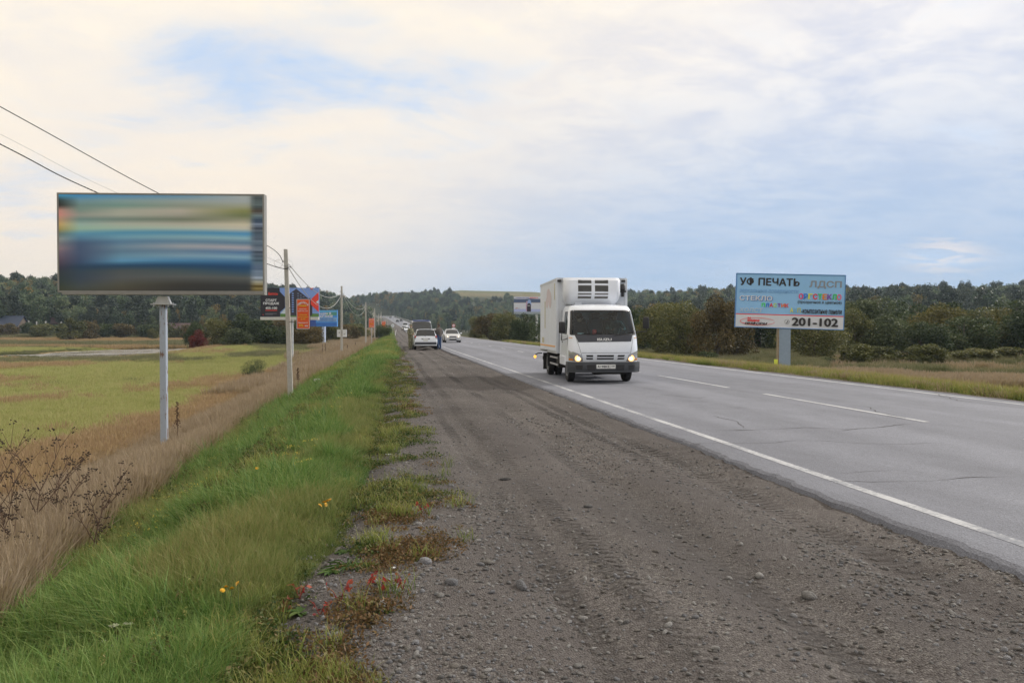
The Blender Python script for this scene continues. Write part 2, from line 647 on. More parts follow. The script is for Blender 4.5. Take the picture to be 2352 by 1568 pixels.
def ground_colour(x, y):
    u = x - XL(y)
    px, d = pix_depth(x, y)
    C = np.zeros((len(x), 3))
    def mixc(w, c):
        nonlocal C
        C = C * (1 - w[:, None]) + np.array(c)[None] * w[:, None]
    C[:] = (0.17, 0.165, 0.06)
    patch = fbm(x * 0.035, y * 0.03, 5, 4)
    mixc(smooth(0.47, 0.62, patch) * 0.75, (0.19, 0.13, 0.065))
    mixc(smooth(0.50, 0.66, fbm(x * 0.05, y * 0.04, 14, 4)) * 0.6, (0.085, 0.10, 0.035))
    # verge
    left = u < ROAD_W / 2
    w = smooth(-0.6, 0.6, u - UB(y)) * left
    mixc(w, (0.045, 0.055, 0.018))
    mixc(smooth(-4.9, -4.5, u - EG(y)) * left, (0.13, 0.115, 0.10))
    # tall dry strip
    w = smooth(0.6, -0.6, u - UB(y)) * smooth(-17, -13.5, u) * left * smooth(-30, 0, y)
    mixc(w, (0.14, 0.105, 0.065))
    # strip beyond the pond
    mixc(smooth(172, 190, y) * left * (u < -16), (0.12, 0.115, 0.045))
    mixc(smooth(196, 210, y) * left * (u < -16), (0.29, 0.22, 0.11))
    mixc(smooth(232, 250, y) * left * (u < -16), (0.10, 0.10, 0.045))
    # right side
    ur = u - ROAD_W
    right = ~left
    mixc(smooth(1.0, 1.6, ur) * right, (0.10, 0.09, 0.045))
    mixc(smooth(3.0, 6.0, ur) * right, (0.13, 0.145, 0.045))
    dd = np.hypot(x, y)
    mixc(smooth(44, 48, dd) * right * smooth(2.5, 4, ur) * (1 - smooth(62, 70, dd)), (0.19, 0.145, 0.085))
    mixc(smooth(62, 72, dd) * right * smooth(3, 6, ur), (0.06, 0.065, 0.03))
    # woods and the open field on the far top
    mixc(smooth(255, 300, dd) * (np.abs(u - 3.9) > 12), (0.045, 0.05, 0.025))
    open_ = smooth(930, 1000, d) * smooth(960, 1010, px) * (1 - smooth(1290, 1340, px))
    mixc(open_, (0.17, 0.145, 0.075))
    mixc(open_ * smooth(0.5, 0.6, fbm(x * 0.004, y * 0.012, 8, 3)), (0.13, 0.135, 0.065))
    return C


GROUND = ground_mat()
ang = np.concatenate([np.arange(-34, 34.01, 0.27), np.arange(36, 326, 3.0)])
ang = np.radians(ang)
rad = np.concatenate([[0.0], np.geomspace(1.6, 2600, 430)])
AA, RR = np.meshgrid(ang, rad)
gx = RR * np.sin(AA + YAW)
gy = RR * np.cos(AA + YAW)
gz = T(gx, gy)
V = np.stack([gx.ravel(), gy.ravel(), gz.ravel()], 1)
na, nr = len(ang), len(rad)
I, J = np.meshgrid(np.arange(nr - 1), np.arange(na), indexing="ij")
Jn = (J + 1) % na
Fq = np.stack([I * na + J, I * na + Jn, (I + 1) * na + Jn, (I + 1) * na + J], -1).reshape(-1, 4)
me = np_mesh("ground", V, Fq, GROUND, smooth_=True)
ca = me.color_attributes.new("gcol", "FLOAT_COLOR", "POINT")
ca.data.foreach_set("color", np.concatenate([ground_colour(V[:, 0], V[:, 1]), np.ones((len(V), 1))], 1).astype(np.float32).ravel())
tag(link("ground", me), kind="structure")

# ------------------------------------------------------------------ pond
def water_mat():
    m, t, b = nodes_of("pond_water")
    b.inputs["Base Color"].default_value = (0.11, 0.10, 0.08, 1)
    b.inputs["Roughness"].default_value = 0.10
    g = t.nodes.new("ShaderNodeNewGeometry")
    n = t.nodes.new("ShaderNodeTexNoise"); n.inputs["Scale"].default_value = 2.2; n.inputs["Detail"].default_value = 5
    t.links.new(g.outputs["Position"], n.inputs["Vector"])
    bp = t.nodes.new("ShaderNodeBump"); bp.inputs["Strength"].default_value = 0.35; bp.inputs["Distance"].default_value = 0.06
    t.links.new(n.outputs["Fac"], bp.inputs["Height"]); t.links.new(bp.outputs[0], b.inputs["Normal"])
    # floating weed makes duller patches
    n2 = t.nodes.new("ShaderNodeTexNoise"); n2.inputs["Scale"].default_value = 0.16; n2.inputs["Detail"].default_value = 6
    t.links.new(g.outputs["Position"], n2.inputs["Vector"])
    r = t.nodes.new("ShaderNodeMapRange"); r.inputs[1].default_value = 0.42; r.inputs[2].default_value = 0.62; r.inputs[3].default_value = 0.08; r.inputs[4].default_value = 0.55
    t.links.new(n2.outputs["Fac"], r.inputs[0]); t.links.new(r.outputs[0], b.inputs["Roughness"])
    return m


gxx, gyy = np.meshgrid(np.linspace(-75, -26, 50), np.linspace(112, 182, 71))
Wv = np.stack([gxx.ravel(), gyy.ravel(), np.full(gxx.size, -2.44)], 1)
n0, n1 = gxx.shape
Fw = np.array([(i * n1 + j, i * n1 + j + 1, (i + 1) * n1 + j + 1, (i + 1) * n1 + j) for i in range(n0 - 1) for j in range(n1 - 1)])
cenx, ceny = gxx.ravel()[Fw].mean(1), gyy.ravel()[Fw].mean(1)
Fw = Fw[pond_mask(cenx, ceny) > -0.3]
tag(link("pond_water", np_mesh("pond_water", Wv, Fw, water_mat(), smooth_=True)), kind="structure")

# ------------------------------------------------------------------ carriageway
def asphalt_mat():
    m, t, b = nodes_of("asphalt")
    g = t.nodes.new("ShaderNodeNewGeometry")
    def noise(scale, det, ro=0.6, st=(1, 1, 1)):
        mp = t.nodes.new("ShaderNodeMapping"); mp.inputs["Scale"].default_value = st
        t.links.new(g.outputs["Position"], mp.inputs[0])
        n = t.nodes.new("ShaderNodeTexNoise"); n.inputs["Scale"].default_value = scale; n.inputs["Detail"].default_value = det; n.inputs["Roughness"].default_value = ro
        t.links.new(mp.outputs[0], n.inputs["Vector"])
        return n.outputs["Fac"]
    big = noise(0.5, 6, 0.55, (1.0, 0.12, 1))
    mid = noise(2.2, 6, 0.6, (1, 0.5, 1))
    fine = noise(95, 3, 0.7)
    vor = t.nodes.new("ShaderNodeTexVoronoi"); vor.inputs["Scale"].default_value = 75
    t.links.new(g.outputs["Position"], vor.inputs["Vector"])
    def mr(f, a, bb, c, d):
        r = t.nodes.new("ShaderNodeMapRange"); r.inputs[1].default_value = a; r.inputs[2].default_value = bb; r.inputs[3].default_value = c; r.inputs[4].default_value = d
        t.links.new(f, r.inputs[0]); return r.outputs[0]
    def mul(a, bb):
        n = t.nodes.new("ShaderNodeMath"); n.operation = "MULTIPLY"; t.links.new(a, n.inputs[0]); t.links.new(bb, n.inputs[1]); return n.outputs[0]
    k = mul(mul(mr(big, 0.3, 0.7, 0.78, 1.18), mr(mid, 0.3, 0.7, 0.92, 1.08)), mul(mr(fine, 0.3, 0.7, 0.8, 1.2), mr(vor.outputs["Color"], 0, 1, 0.82, 1.2)))
    # polished wheel paths, oil-darkened lane middles, dull tar stains
    sx = t.nodes.new("ShaderNodeSeparateXYZ"); t.links.new(g.outputs["Position"], sx.inputs[0])
    def band(c, w, amp):
        a = t.nodes.new("ShaderNodeMath"); a.operation = "SUBTRACT"; t.links.new(sx.outputs[0], a.inputs[0]); a.inputs[1].default_value = c
        b2 = t.nodes.new("ShaderNodeMath"); b2.operation = "MULTIPLY"; t.links.new(a.outputs[0], b2.inputs[0]); t.links.new(a.outputs[0], b2.inputs[1])
        d2 = t.nodes.new("ShaderNodeMath"); d2.operation = "MULTIPLY"; t.links.new(b2.outputs[0], d2.inputs[0]); d2.inputs[1].default_value = -1.0 / w ** 2
        e2 = t.nodes.new("ShaderNodeMath"); e2.operation = "POWER"; e2.inputs[0].default_value = 2.718; t.links.new(d2.outputs[0], e2.inputs[1])
        f2 = t.nodes.new("ShaderNodeMath"); f2.operation = "MULTIPLY_ADD"; t.links.new(e2.outputs[0], f2.inputs[0]); f2.inputs[1].default_value = amp; f2.inputs[2].default_value = 1.0
        return f2.outputs[0]
    for c, w, amp in ((5.25, 0.35, 0.09), (7.0, 0.35, 0.09), (9.3, 0.35, 0.09), (11.0, 0.35, 0.09), (6.1, 0.3, -0.07), (10.2, 0.3, -0.07)):
        k = mul(k, band(c, w, amp))
    stain = noise(0.9, 5, 0.65, (1, 0.4, 1))
    k = mul(k, mr(stain, 0.60, 0.72, 1.0, 0.80))
    x = t.nodes.new("ShaderNodeVectorMath"); x.operation = "SCALE"; x.inputs[0].default_value = (0.182, 0.190, 0.222)
    t.links.new(k, x.inputs["Scale"]); t.links.new(x.outputs[0], b.inputs["Base Color"])
    bp = t.nodes.new("ShaderNodeBump"); bp.inputs["Strength"].default_value = 0.7; bp.inputs["Distance"].default_value = 0.006
    t.links.new(vor.outputs["Distance"], bp.inputs["Height"]); t.links.new(bp.outputs[0], b.inputs["Normal"])
    b.inputs["Roughness"].default_value = 0.82
    b.inputs["Specular IOR Level"].default_value = 0.35
    return m


def paint_mat(name, wear):
    """white road paint worn through to the asphalt in flecks"""
    m, t, b = nodes_of(name)
    g = t.nodes.new("ShaderNodeNewGeometry")
    n = t.nodes.new("ShaderNodeTexNoise"); n.inputs["Scale"].default_value = 22; n.inputs["Detail"].default_value = 8; n.inputs["Roughness"].default_value = 0.75
    n3 = t.nodes.new("ShaderNodeTexNoise"); n3.inputs["Scale"].default_value = 1.1; n3.inputs["Detail"].default_value = 4
    t.links.new(g.outputs["Position"], n.inputs["Vector"]); t.links.new(g.outputs["Position"], n3.inputs["Vector"])
    ad = t.nodes.new("ShaderNodeMath"); ad.operation = "MULTIPLY_ADD"; ad.inputs[1].default_value = 0.85
    t.links.new(n3.outputs["Fac"], ad.inputs[0]); t.links.new(n.outputs["Fac"], ad.inputs[2])
    r = t.nodes.new("ShaderNodeMapRange"); r.inputs[1].default_value = wear - 0.10; r.inputs[2].default_value = wear + 0.10
    t.links.new(ad.outputs[0], r.inputs[0])
    mx = t.nodes.new("ShaderNodeMix"); mx.data_type = "RGBA"
    mx.inputs[6].default_value = (0.47, 0.48, 0.50, 1); mx.inputs[7].default_value = (0.20, 0.21, 0.24, 1)
    t.links.new(r.outputs[0], mx.inputs[0]); t.links.new(mx.outputs[2], b.inputs["Base Color"])
    b.inputs["Roughness"].default_value = 0.7
    return m


ASPHALT = asphalt_mat()
PAINT_L = paint_mat("worn_edge_paint", 0.94)
PAINT_C = paint_mat("lane_paint", 1.02)
CRACK = mat("crack_shadow", (0.045, 0.043, 0.042), 0.95, var=0.3, scale=20)
ROAD_Z = 0.055

ys = np.concatenate([np.arange(-3, 26, 0.05), np.arange(26, 70, 0.25), np.arange(70, 300, 2.0), np.arange(300, 931, 5.0)])
jag = (fbm(ys * 1.3, ys * 0 + 3.3, 21, 5) - 0.5) * 0.16 + (vnoise(ys * 9, ys * 0, 22) - 0.5) * 0.05 * (ys < 30)
xl, zr = XL(ys), ZR(ys)
# a patched bulge of the edge where the lay-by ends
jag = jag - 0.12 * np.exp(-((ys - 52) / 10) ** 2)
cols = [(-0.50, 0, -0.14), (-0.44, 1, 0.028), (-0.40, 1, ROAD_Z - 0.006), (-0.30, 0.4, ROAD_Z), (0.5, 0, ROAD_Z), (3.9, 0, ROAD_Z + 0.02), (7.2, 0, ROAD_Z), (8.15, 0.3, ROAD_Z), (8.26, 0.6, ROAD_Z - 0.02), (8.36, 0.6, -0.14)]
Vr = np.stack([np.stack([xl + c + j * jag, ys, zr + z], 1) for c, j, z in cols], 1).reshape(-1, 3)
k = len(cols)
Fr = np.array([(i * k + j, i * k + j + 1, (i + 1) * k + j + 1, (i + 1) * k + j) for i in range(len(ys) - 1) for j in range(k - 1)])
road = tag(link("road", np_mesh("road", Vr, Fr, ASPHALT, smooth_=False)), kind="structure")


def strip(name, y0, y1, u0, u1, material, step=1.0, wob=0.0, lift=0.004):
    yy = np.linspace(y0, y1, max(2, int((y1 - y0) / step) + 1))
    w = (fbm(yy * 0.35, yy * 0 + u0, 40, 3) - 0.5) * wob
    x = XL(yy)
    z = ZR(yy) + ROAD_Z + lift + 0.02 * (1 - np.abs((u0 + u1) / 2 - 3.9) / 3.6)
    V = np.concatenate([np.stack([x + u0 + w, yy, z], 1), np.stack([x + u1 + w, yy, z], 1)])
    n = len(yy)
    Fs = np.array([(i, n + i, n + i + 1, i + 1) for i in range(n - 1)])
    return link(name, np_mesh(name, V, Fs, material), road)


strip("edge_line", -2, 930, -0.055, 0.055, PAINT_L, 0.5, 0.05)
strip("edge_line", -2, 930, ROAD_W - 0.06, ROAD_W + 0.06, PAINT_C, 0.5, 0.03)
for a, b_ in [(3.9, 9.6), (11.6, 17.2), (19.1, 24.4), (26.3, 31.6), (34, 36.1)] + [(42.3 + 8.15 * i, 44.5 + 8.15 * i) for i in range(36)]:
    strip("lane_dash", a, b_, 3.87, 3.98, PAINT_C, 1.0, 0.02)


def crack(pts, w):
    """a jagged open crack in the wearing course, thin raised-free sheet of darkness"""
    P = []
    for (ax, ay), (bx, by) in zip(pts[:-1], pts[1:]):
        n = max(2, int(math.hypot(bx - ax, by - ay) / 0.06))
        for i in range(n):
            f = i / n
            P.append((ax + (bx - ax) * f, ay + (by - ay) * f))
    P = np.array(P)
    t = np.arange(len(P))
    off = (fbm(t * 0.11, t * 0 + pts[0][1], 50, 4) - 0.5) * 0.30
    ww = w * (0.35 + 1.3 * vnoise(t * 0.2, t * 0 + pts[0][0], 60)) * np.clip(np.minimum(t, len(t) - 1 - t) / 6, 0.1, 1)
    d = np.gradient(P, axis=0)
    nrm = np.stack([-d[:, 1], d[:, 0]], 1) / np.maximum(np.hypot(d[:, 0], d[:, 1]), 1e-6)[:, None]
    C = P + nrm * off[:, None]
    A, B = C + nrm * ww[:, None] / 2, C - nrm * ww[:, None] / 2
    def z(Q):
        u = Q[:, 0] - XL(Q[:, 1])
        return ZR(Q[:, 1]) + ROAD_Z + 0.004 + np.interp(u, [0.5, 3.9, 7.2], [0, 0.02, 0])
    V = np.concatenate([np.c_[A, z(A)], np.c_[B, z(B)]])
    n = len(P)
    link("crack", np_mesh("crack", V, np.array([(i, n + i, n + i + 1, i + 1) for i in range(n - 1)]), CRACK), road)


def road_pt(px, py):
    d = F_PX * (CAM_H - ROAD_Z) / (py - 755)
    p = at(px, 755, d)
    return (p.x, p.y)


for pts, w in [([(1625, 987), (1690, 989), (1850, 984), (1960, 988), (2060, 979), (2120, 975)], 0.022),
               ([(1675, 987), (1742, 988)], 0.085), ([(1915, 990), (1962, 987)], 0.07),
               ([(1712, 985), (1690, 968), (1640, 955), (1600, 954)], 0.018), ([(1600, 954), (1500, 956)], 0.02),
               ([(1520, 1018), (1640, 1020), (1780, 1017), (1880, 1012), (2000, 1020), (2200, 1024)], 0.014),
               ([(1880, 1104), (2010, 1110), (2100, 1108), (2220, 1100), (2351, 1098)], 0.016),
               ([(1930, 1090), (2000, 1086), (2090, 1082)], 0.012), ([(2140, 900), (2200, 920), (2330, 935)], 0.02),
               ([(1500, 905), (1600, 915), (1640, 912)], 0.02), ([(1980, 935), (2040, 955), (2100, 968)], 0.018),
               ([(1740, 895), (1850, 897)], 0.03), ([(1400, 935), (1500, 938), (1560, 934)], 0.02)]:
    crack([road_pt(*p) for p in pts], w * 0.75)

# ------------------------------------------------------------------ gravel shoulders
def gravel_mat():
    m, t, b = nodes_of("gravel_sheet")
    g = t.nodes.new("ShaderNodeNewGeometry")
    def noise(scale, det, ro=0.6, st=(1, 1, 1)):
        mp = t.nodes.new("ShaderNodeMapping"); mp.inputs["Scale"].default_value = st
        t.links.new(g.outputs["Position"], mp.inputs[0])
        n = t.nodes.new("ShaderNodeTexNoise"); n.inputs["Scale"].default_value = scale; n.inputs["Detail"].default_value = det; n.inputs["Roughness"].default_value = ro
        t.links.new(mp.outputs[0], n.inputs["Vector"])
        return n.outputs["Fac"]
    vor = t.nodes.new("ShaderNodeTexVoronoi"); vor.inputs["Scale"].default_value = 85; vor.inputs["Randomness"].default_value = 1
    t.links.new(g.outputs["Position"], vor.inputs["Vector"])
    sp = t.nodes.new("ShaderNodeSeparateColor"); t.links.new(vor.outputs["Color"], sp.inputs[0])
    rp = t.nodes.new("ShaderNodeValToRGB")
    e = rp.color_ramp.elements
    e[0].position, e[0].color = 0.0, (0.076, 0.067, 0.063, 1)
    e[1].position, e[1].color = 1.0, (0.33, 0.31, 0.29, 1)
    for p, c in ((0.35, (0.127, 0.111, 0.104)), (0.7, (0.19, 0.175, 0.170)), (0.88, (0.235, 0.22, 0.20))):
        q = e.new(p); q.color = (*c, 1)
    t.links.new(sp.outputs[0], rp.inputs[0])
    soil = t.nodes.new("ShaderNodeRGB"); soil.outputs[0].default_value = (0.122, 0.109, 0.106, 1)
    big = noise(0.9, 6, 0.6, (1.6, 0.35, 1))
    r = t.nodes.new("ShaderNodeMapRange"); r.inputs[1].default_value = 0.38; r.inputs[2].default_value = 0.62; r.inputs[3].default_value = 0.25; r.inputs[4].default_value = 0.9
    t.links.new(big, r.inputs[0])
    mx = t.nodes.new("ShaderNodeMix"); mx.data_type = "RGBA"
    t.links.new(r.outputs[0], mx.inputs[0]); t.links.new(soil.outputs[0], mx.inputs[6]); t.links.new(rp.outputs[0], mx.inputs[7])
    v = noise(0.55, 7, 0.62, (1, 0.45, 1))
    r2 = t.nodes.new("ShaderNodeMapRange"); r2.inputs[1].default_value = 0.3; r2.inputs[2].default_value = 0.7; r2.inputs[3].default_value = 0.56; r2.inputs[4].default_value = 0.96
    t.links.new(v, r2.inputs[0])
    x = t.nodes.new("ShaderNodeVectorMath"); x.operation = "SCALE"
    t.links.new(mx.outputs[2], x.inputs[0]); t.links.new(r2.outputs[0], x.inputs["Scale"])
    t.links.new(x.outputs[0], b.inputs["Base Color"])
    inv = t.nodes.new("ShaderNodeMath"); inv.operation = "SUBTRACT"; inv.inputs[0].default_value = 1.0
    t.links.new(vor.outputs["Distance"], inv.inputs[1])
    # tyre tracks pressed along the shoulder: lugged bands that wander a little
    def M(op, a, b=None, c=None, clamp=False):
        n = t.nodes.new("ShaderNodeMath"); n.operation = op; n.use_clamp = clamp
        for i, q in enumerate((a, b, c)):
            if q is None:
                continue
            if isinstance(q, (int, float)):
                n.inputs[i].default_value = q
            else:
                t.links.new(q, n.inputs[i])
        return n.outputs[0]
    sx = t.nodes.new("ShaderNodeSeparateXYZ"); t.links.new(g.outputs["Position"], sx.inputs[0])
    wander = M("MULTIPLY_ADD", noise(0.06, 1, 0.5, (0.0, 1, 0)), 0.7, -0.35)
    ragged = M("MULTIPLY_ADD", noise(6.0, 4, 0.6), 0.16, -0.08)
    xx = M("ADD", M("ADD", sx.outputs[0], wander), ragged)
    tracks = None
    for c, w in ((3.25, 0.13), (2.92, 0.12), (2.05, 0.15), (1.30, 0.12), (0.95, 0.10)):
        q = M("SUBTRACT", 1.0, M("DIVIDE", M("ABSOLUTE", M("SUBTRACT", xx, c)), w), clamp=True)
        q = M("MULTIPLY", q, 2.2, clamp=True)
        tracks = q if tracks is None else M("MAXIMUM", tracks, q)
    fade = t.nodes.new("ShaderNodeMapRange"); fade.inputs[1].default_value = 0.36; fade.inputs[2].default_value = 0.58
    t.links.new(noise(0.45, 4, 0.6, (1, 0.5, 1)), fade.inputs[0])
    tracks = M("MULTIPLY", tracks, fade.outputs[0])
    lug = M("MULTIPLY_ADD", M("SINE", M("ADD", M("MULTIPLY", sx.outputs[1], 62.0), M("MULTIPLY", M("ABSOLUTE", M("SINE", M("MULTIPLY", xx, 12.0))), 3.0))), 0.5, 0.5)
    lug = M("MULTIPLY", lug, tracks)
    dk = M("SUBTRACT", 1.0, M("MULTIPLY", tracks, 0.26))
    xd = t.nodes.new("ShaderNodeVectorMath"); xd.operation = "SCALE"
    t.links.new(x.outputs[0], xd.inputs[0]); t.links.new(dk, xd.inputs["Scale"])
    t.links.new(xd.outputs[0], b.inputs["Base Color"])
    fn = noise(160, 3)
    ad = t.nodes.new("ShaderNodeMath"); ad.operation = "MULTIPLY_ADD"; ad.inputs[1].default_value = 0.35
    t.links.new(fn, ad.inputs[0]); t.links.new(inv.outputs[0], ad.inputs[2])
    bp = t.nodes.new("ShaderNodeBump"); bp.inputs["Strength"].default_value = 0.9; bp.inputs["Distance"].default_value = 0.012
    hsum = M("MULTIPLY_ADD", lug, 4.0, ad.outputs[0])
    t.links.new(hsum, bp.inputs["Height"]); t.links.new(bp.outputs[0], b.inputs["Normal"])
    b.inputs["Roughness"].default_value = 0.9
    b.inputs["Specular IOR Level"].default_value = 0.2
    return m


GRAVEL = gravel_mat()


def gravel_z(u, y):
    """relief of the left shoulder: wheel ruts along it, washboard across them, a sinking margin under the turf"""
    z = (fbm(u * 1.4, y * 0.35, 61, 4) - 0.5) * 0.055 + (fbm(u * 5, y * 4, 62, 3) - 0.5) * 0.03
    for c, w, a in ((-3.35, 0.30, 0.04), (-2.15, 0.26, 0.05), (-1.1, 0.28, 0.05)):
        c2 = c + (vnoise(y * 0.06, y * 0, 63) - 0.5) * 0.8
        z = z - a * np.exp(-((u - c2) / w) ** 2)
    wash = np.sin(y * 17 + u * 5 + 5 * vnoise(y * 0.5, u * 2, 65)) * 0.010 * smooth(0.45, 0.65, fbm(u * 0.9, y * 0.22, 64, 3))
    z = z + wash
    z = z - 0.10 * smooth(-4.7, -5.3, u - EG(y) + (fbm(y * 0.55, u * 0, 66, 3) - 0.5) * 0.7)
    z = z - 0.02 * smooth(-0.55, -0.35, u)
    return z


def shoulder(name, u0, u1, nu, ys_, zf):
    us = np.linspace(u0, u1, nu)
    U, Y = np.meshgrid(us, ys_)
    V = np.stack([XL(Y) + U, Y, ZR(Y) + zf(U, Y)], -1).reshape(-1, 3)
    Fs = np.array([(i * nu + j, i * nu + j + 1, (i + 1) * nu + j + 1, (i + 1) * nu + j) for i in range(len(ys_) - 1) for j in range(nu - 1)])
    return tag(link(name, np_mesh(name, V, Fs, GRAVEL, smooth_=True)), kind="structure")


ysg = np.concatenate([np.arange(-3, 2, 0.5), np.arange(2, 16, 0.045), np.arange(16, 40, 0.15), np.arange(40, 120, 0.8), np.arange(120, 931, 5)])
shoulder("gravel_path", -5.6, -0.30, 90, ysg, gravel_z)
ysg2 = np.concatenate([np.arange(-3, 60, 0.25), np.arange(60, 931, 4)])
shoulder("gravel_path", ROAD_W + 0.35, ROAD_W + 2.3, 16, ysg2, lambda u, y: 0.015 + (fbm(u * 3, y * 1.2, 71, 3) - 0.5) * 0.06 - 0.30 * smooth(ROAD_W + 1.0, ROAD_W + 2.1, u + (fbm(y * 0.3, y * 0, 72, 3) - 0.5) * 1.2))

# ------------------------------------------------------------------ scattering of stuff
def scatter(name, P, rot, scl, idx, protos, label=None, cat=None):
    """one object of stuff: protos set at points (its own geometry-node tree)"""
    me = bpy.data.meshes.new(name)
    P = np.asarray(P, np.float32)
    me.vertices.add(len(P)); me.vertices.foreach_set("co", P.ravel())
    for an, ty, dat in (("rot", "FLOAT_VECTOR", np.asarray(rot, np.float32)), ("scl", "FLOAT_VECTOR", np.asarray(scl, np.float32))):
        a = me.attributes.new(an, ty, "POINT"); a.data.foreach_set("vector", dat.ravel())
    a = me.attributes.new("idx", "INT", "POINT"); a.data.foreach_set("value", np.asarray(idx, np.int32))
    o = link(name, me)
    c = bpy.data.collections.new(name + "_pieces")
    for i, q in enumerate(protos):
        po = bpy.data.objects.new(f"{name}_piece_{i:02d}", q)
        c.objects.link(po)
    ng = bpy.data.node_groups.new(name + "_nodes", "GeometryNodeTree")
    ng.interface.new_socket("Geometry", in_out="INPUT", socket_type="NodeSocketGeometry")
    ng.interface.new_socket("Geometry", in_out="OUTPUT", socket_type="NodeSocketGeometry")
    gi, go = ng.nodes.new("NodeGroupInput"), ng.nodes.new("NodeGroupOutput")
    ci = ng.nodes.new("GeometryNodeCollectionInfo")
    ci.inputs[0].default_value = c
    ci.inputs[1].default_value = True
    ci.inputs[2].default_value = True
    ip = ng.nodes.new("GeometryNodeInstanceOnPoints")
    ip.inputs["Pick Instance"].default_value = True
    def na_(attr, ty):
        n = ng.nodes.new("GeometryNodeInputNamedAttribute"); n.data_type = ty; n.inputs[0].default_value = attr
        return n.outputs[0]
    e2r = ng.nodes.new("FunctionNodeEulerToRotation")
    ng.links.new(na_("rot", "FLOAT_VECTOR"), e2r.inputs[0])
    ng.links.new(gi.outputs[0], ip.inputs["Points"])
    ng.links.new(ci.outputs[0], ip.inputs["Instance"])
    ng.links.new(na_("idx", "INT"), ip.inputs["Instance Index"])
    ng.links.new(e2r.outputs[0], ip.inputs["Rotation"])
    ng.links.new(na_("scl", "FLOAT_VECTOR"), ip.inputs["Scale"])
    ng.links.new(ip.outputs[0], go.inputs[0])
    md = o.modifiers.new("scatter", "NODES")
    md.node_group = ng
    return tag(o, label, cat, kind="stuff")


def in_view(n, d0, d1, k=2.0, x0=-140, x1=2500, g=rng):
    """n ground points over the view, density falling as d^-k"""
    q = g.random(n)
    if abs(k - 2) < 1e-6:
        d = d0 * (d1 / d0) ** q
    else:
        a = 2 - k
        d = (d0 ** a + q * (d1 ** a - d0 ** a)) ** (1 / a)
    px = g.uniform(x0, x1, n)
    l = (px - 1176) / F_PX * d
    s, c = math.sin(YAW), math.cos(YAW)
    return d * s + l * c, d * c - l * s, d


def blades(seed, n, h, spread, width, lean=0.35, curl=0.6, hv=0.35, plume=0.0, tint0=0.2, tint1=0.7, wind=(0, 0)):
    """a tuft: n tapering blades of 3 faces each; plume widens the tops into seed heads"""
    g = np.random.default_rng(seed)
    a = g.uniform(0, 2 * math.pi, n)
    r = spread * np.sqrt(g.random(n))
    bx, by = r * np.cos(a), r * np.sin(a)
    H = h * (1 - hv + hv * 2 * g.random(n) * 0.8)
    az = g.uniform(0, 2 * math.pi, n)
    ln = lean * g.random(n) * H
    cu = curl * g.random(n) ** 2 * H
    fx, fy = np.cos(az), np.sin(az)
    w = width * g.uniform(0.7, 1.3, n)
    sa = g.uniform(0, math.pi, n)
    sx, sy = np.cos(sa), np.sin(sa)
    ts = np.array([0, 0.4, 0.75, 1.0])
    rows = []
    for i, t in enumerate(ts):
        ww = w * ([1.0, 0.9, 0.6, 0.08][i] if not plume else [0.5, 0.45, plume, 0.2][i])
        off = ln * t + cu * t ** 2.5
        x = bx + fx * off + wind[0] * H * t ** 2
        y = by + fy * off + wind[1] * H * t ** 2
        z = H * t - 0.35 * cu * t ** 3
        rows.append((np.stack([x - sx * ww / 2, y - sy * ww / 2, z], 1), np.stack([x + sx * ww / 2, y + sy * ww / 2, z], 1)))
    V = np.stack([p for r2 in rows for p in r2], 1).reshape(-1, 3)
    b0 = np.arange(n)[:, None] * 8
    Fs = np.concatenate([b0 + np.array([[2 * i, 2 * i + 1, 2 * i + 3, 2 * i + 2]]) for i in range(3)], 1).reshape(-1, 4)
    base = g.uniform(-0.15, 0.15, n)
    tn = np.stack([base + tint0 + (tint1 - tint0) * t for t in (0.1, 0.55, 1.0)], 1).reshape(-1)
    return V, Fs, tn


def tuft(name, material, *a, **k):
    V, Fs, tn = blades(*a, **k)
    return np_mesh(name, V, Fs, material, tint=tn, smooth_=True)


GRASS = mat_leaf("verge_grass", [(0.036, 0.082, 0.020), (0.082, 0.170, 0.036), (0.150, 0.255, 0.060), (0.25, 0.305, 0.095)], 0.35, objvar=0.35)
GRASS2 = mat_leaf("dull_verge_grass", [(0.07, 0.11, 0.025), (0.165, 0.22, 0.045), (0.28, 0.30, 0.08), (0.36, 0.30, 0.12)], 0.3, objvar=0.4)
GRASS_M = mat_leaf("near_verge_grass", [(0.036, 0.082, 0.020), (0.082, 0.170, 0.036), (0.150, 0.255, 0.060), (0.25, 0.305, 0.095)], 0.35, objvar=0.0)
GRASS2_M = mat_leaf("near_dull_grass", [(0.055, 0.095, 0.022), (0.125, 0.185, 0.042), (0.215, 0.255, 0.075), (0.30, 0.27, 0.11)], 0.3, objvar=0.0)
DRY = mat_leaf("dry_tall_grass", [(0.11, 0.10, 0.035), (0.275, 0.215, 0.105), (0.375, 0.295, 0.19), (0.345, 0.275, 0.20)], 0.25, objvar=0.25)
MEAD = mat_leaf("meadow_grass", [(0.12, 0.16, 0.038), (0.275, 0.315, 0.088), (0.39, 0.405, 0.14), (0.45, 0.40, 0.19)], 0.3, objvar=0.5)
MEADB = mat_leaf("meadow_brown_grass", [(0.14, 0.12, 0.045), (0.31, 0.23, 0.10), (0.43, 0.32, 0.17), (0.36, 0.25, 0.15)], 0.3, objvar=0.5)
REED = mat_leaf("reed_green", [(0.04, 0.06, 0.022), (0.09, 0.115, 0.045), (0.16, 0.175, 0.08), (0.26, 0.225, 0.13)], 0.3, objvar=0.4)
WEED = mat_leaf("low_weed", [(0.03, 0.06, 0.015), (0.07, 0.11, 0.025), (0.13, 0.15, 0.04), (0.2, 0.15, 0.06)], 0.3, objvar=0.5)
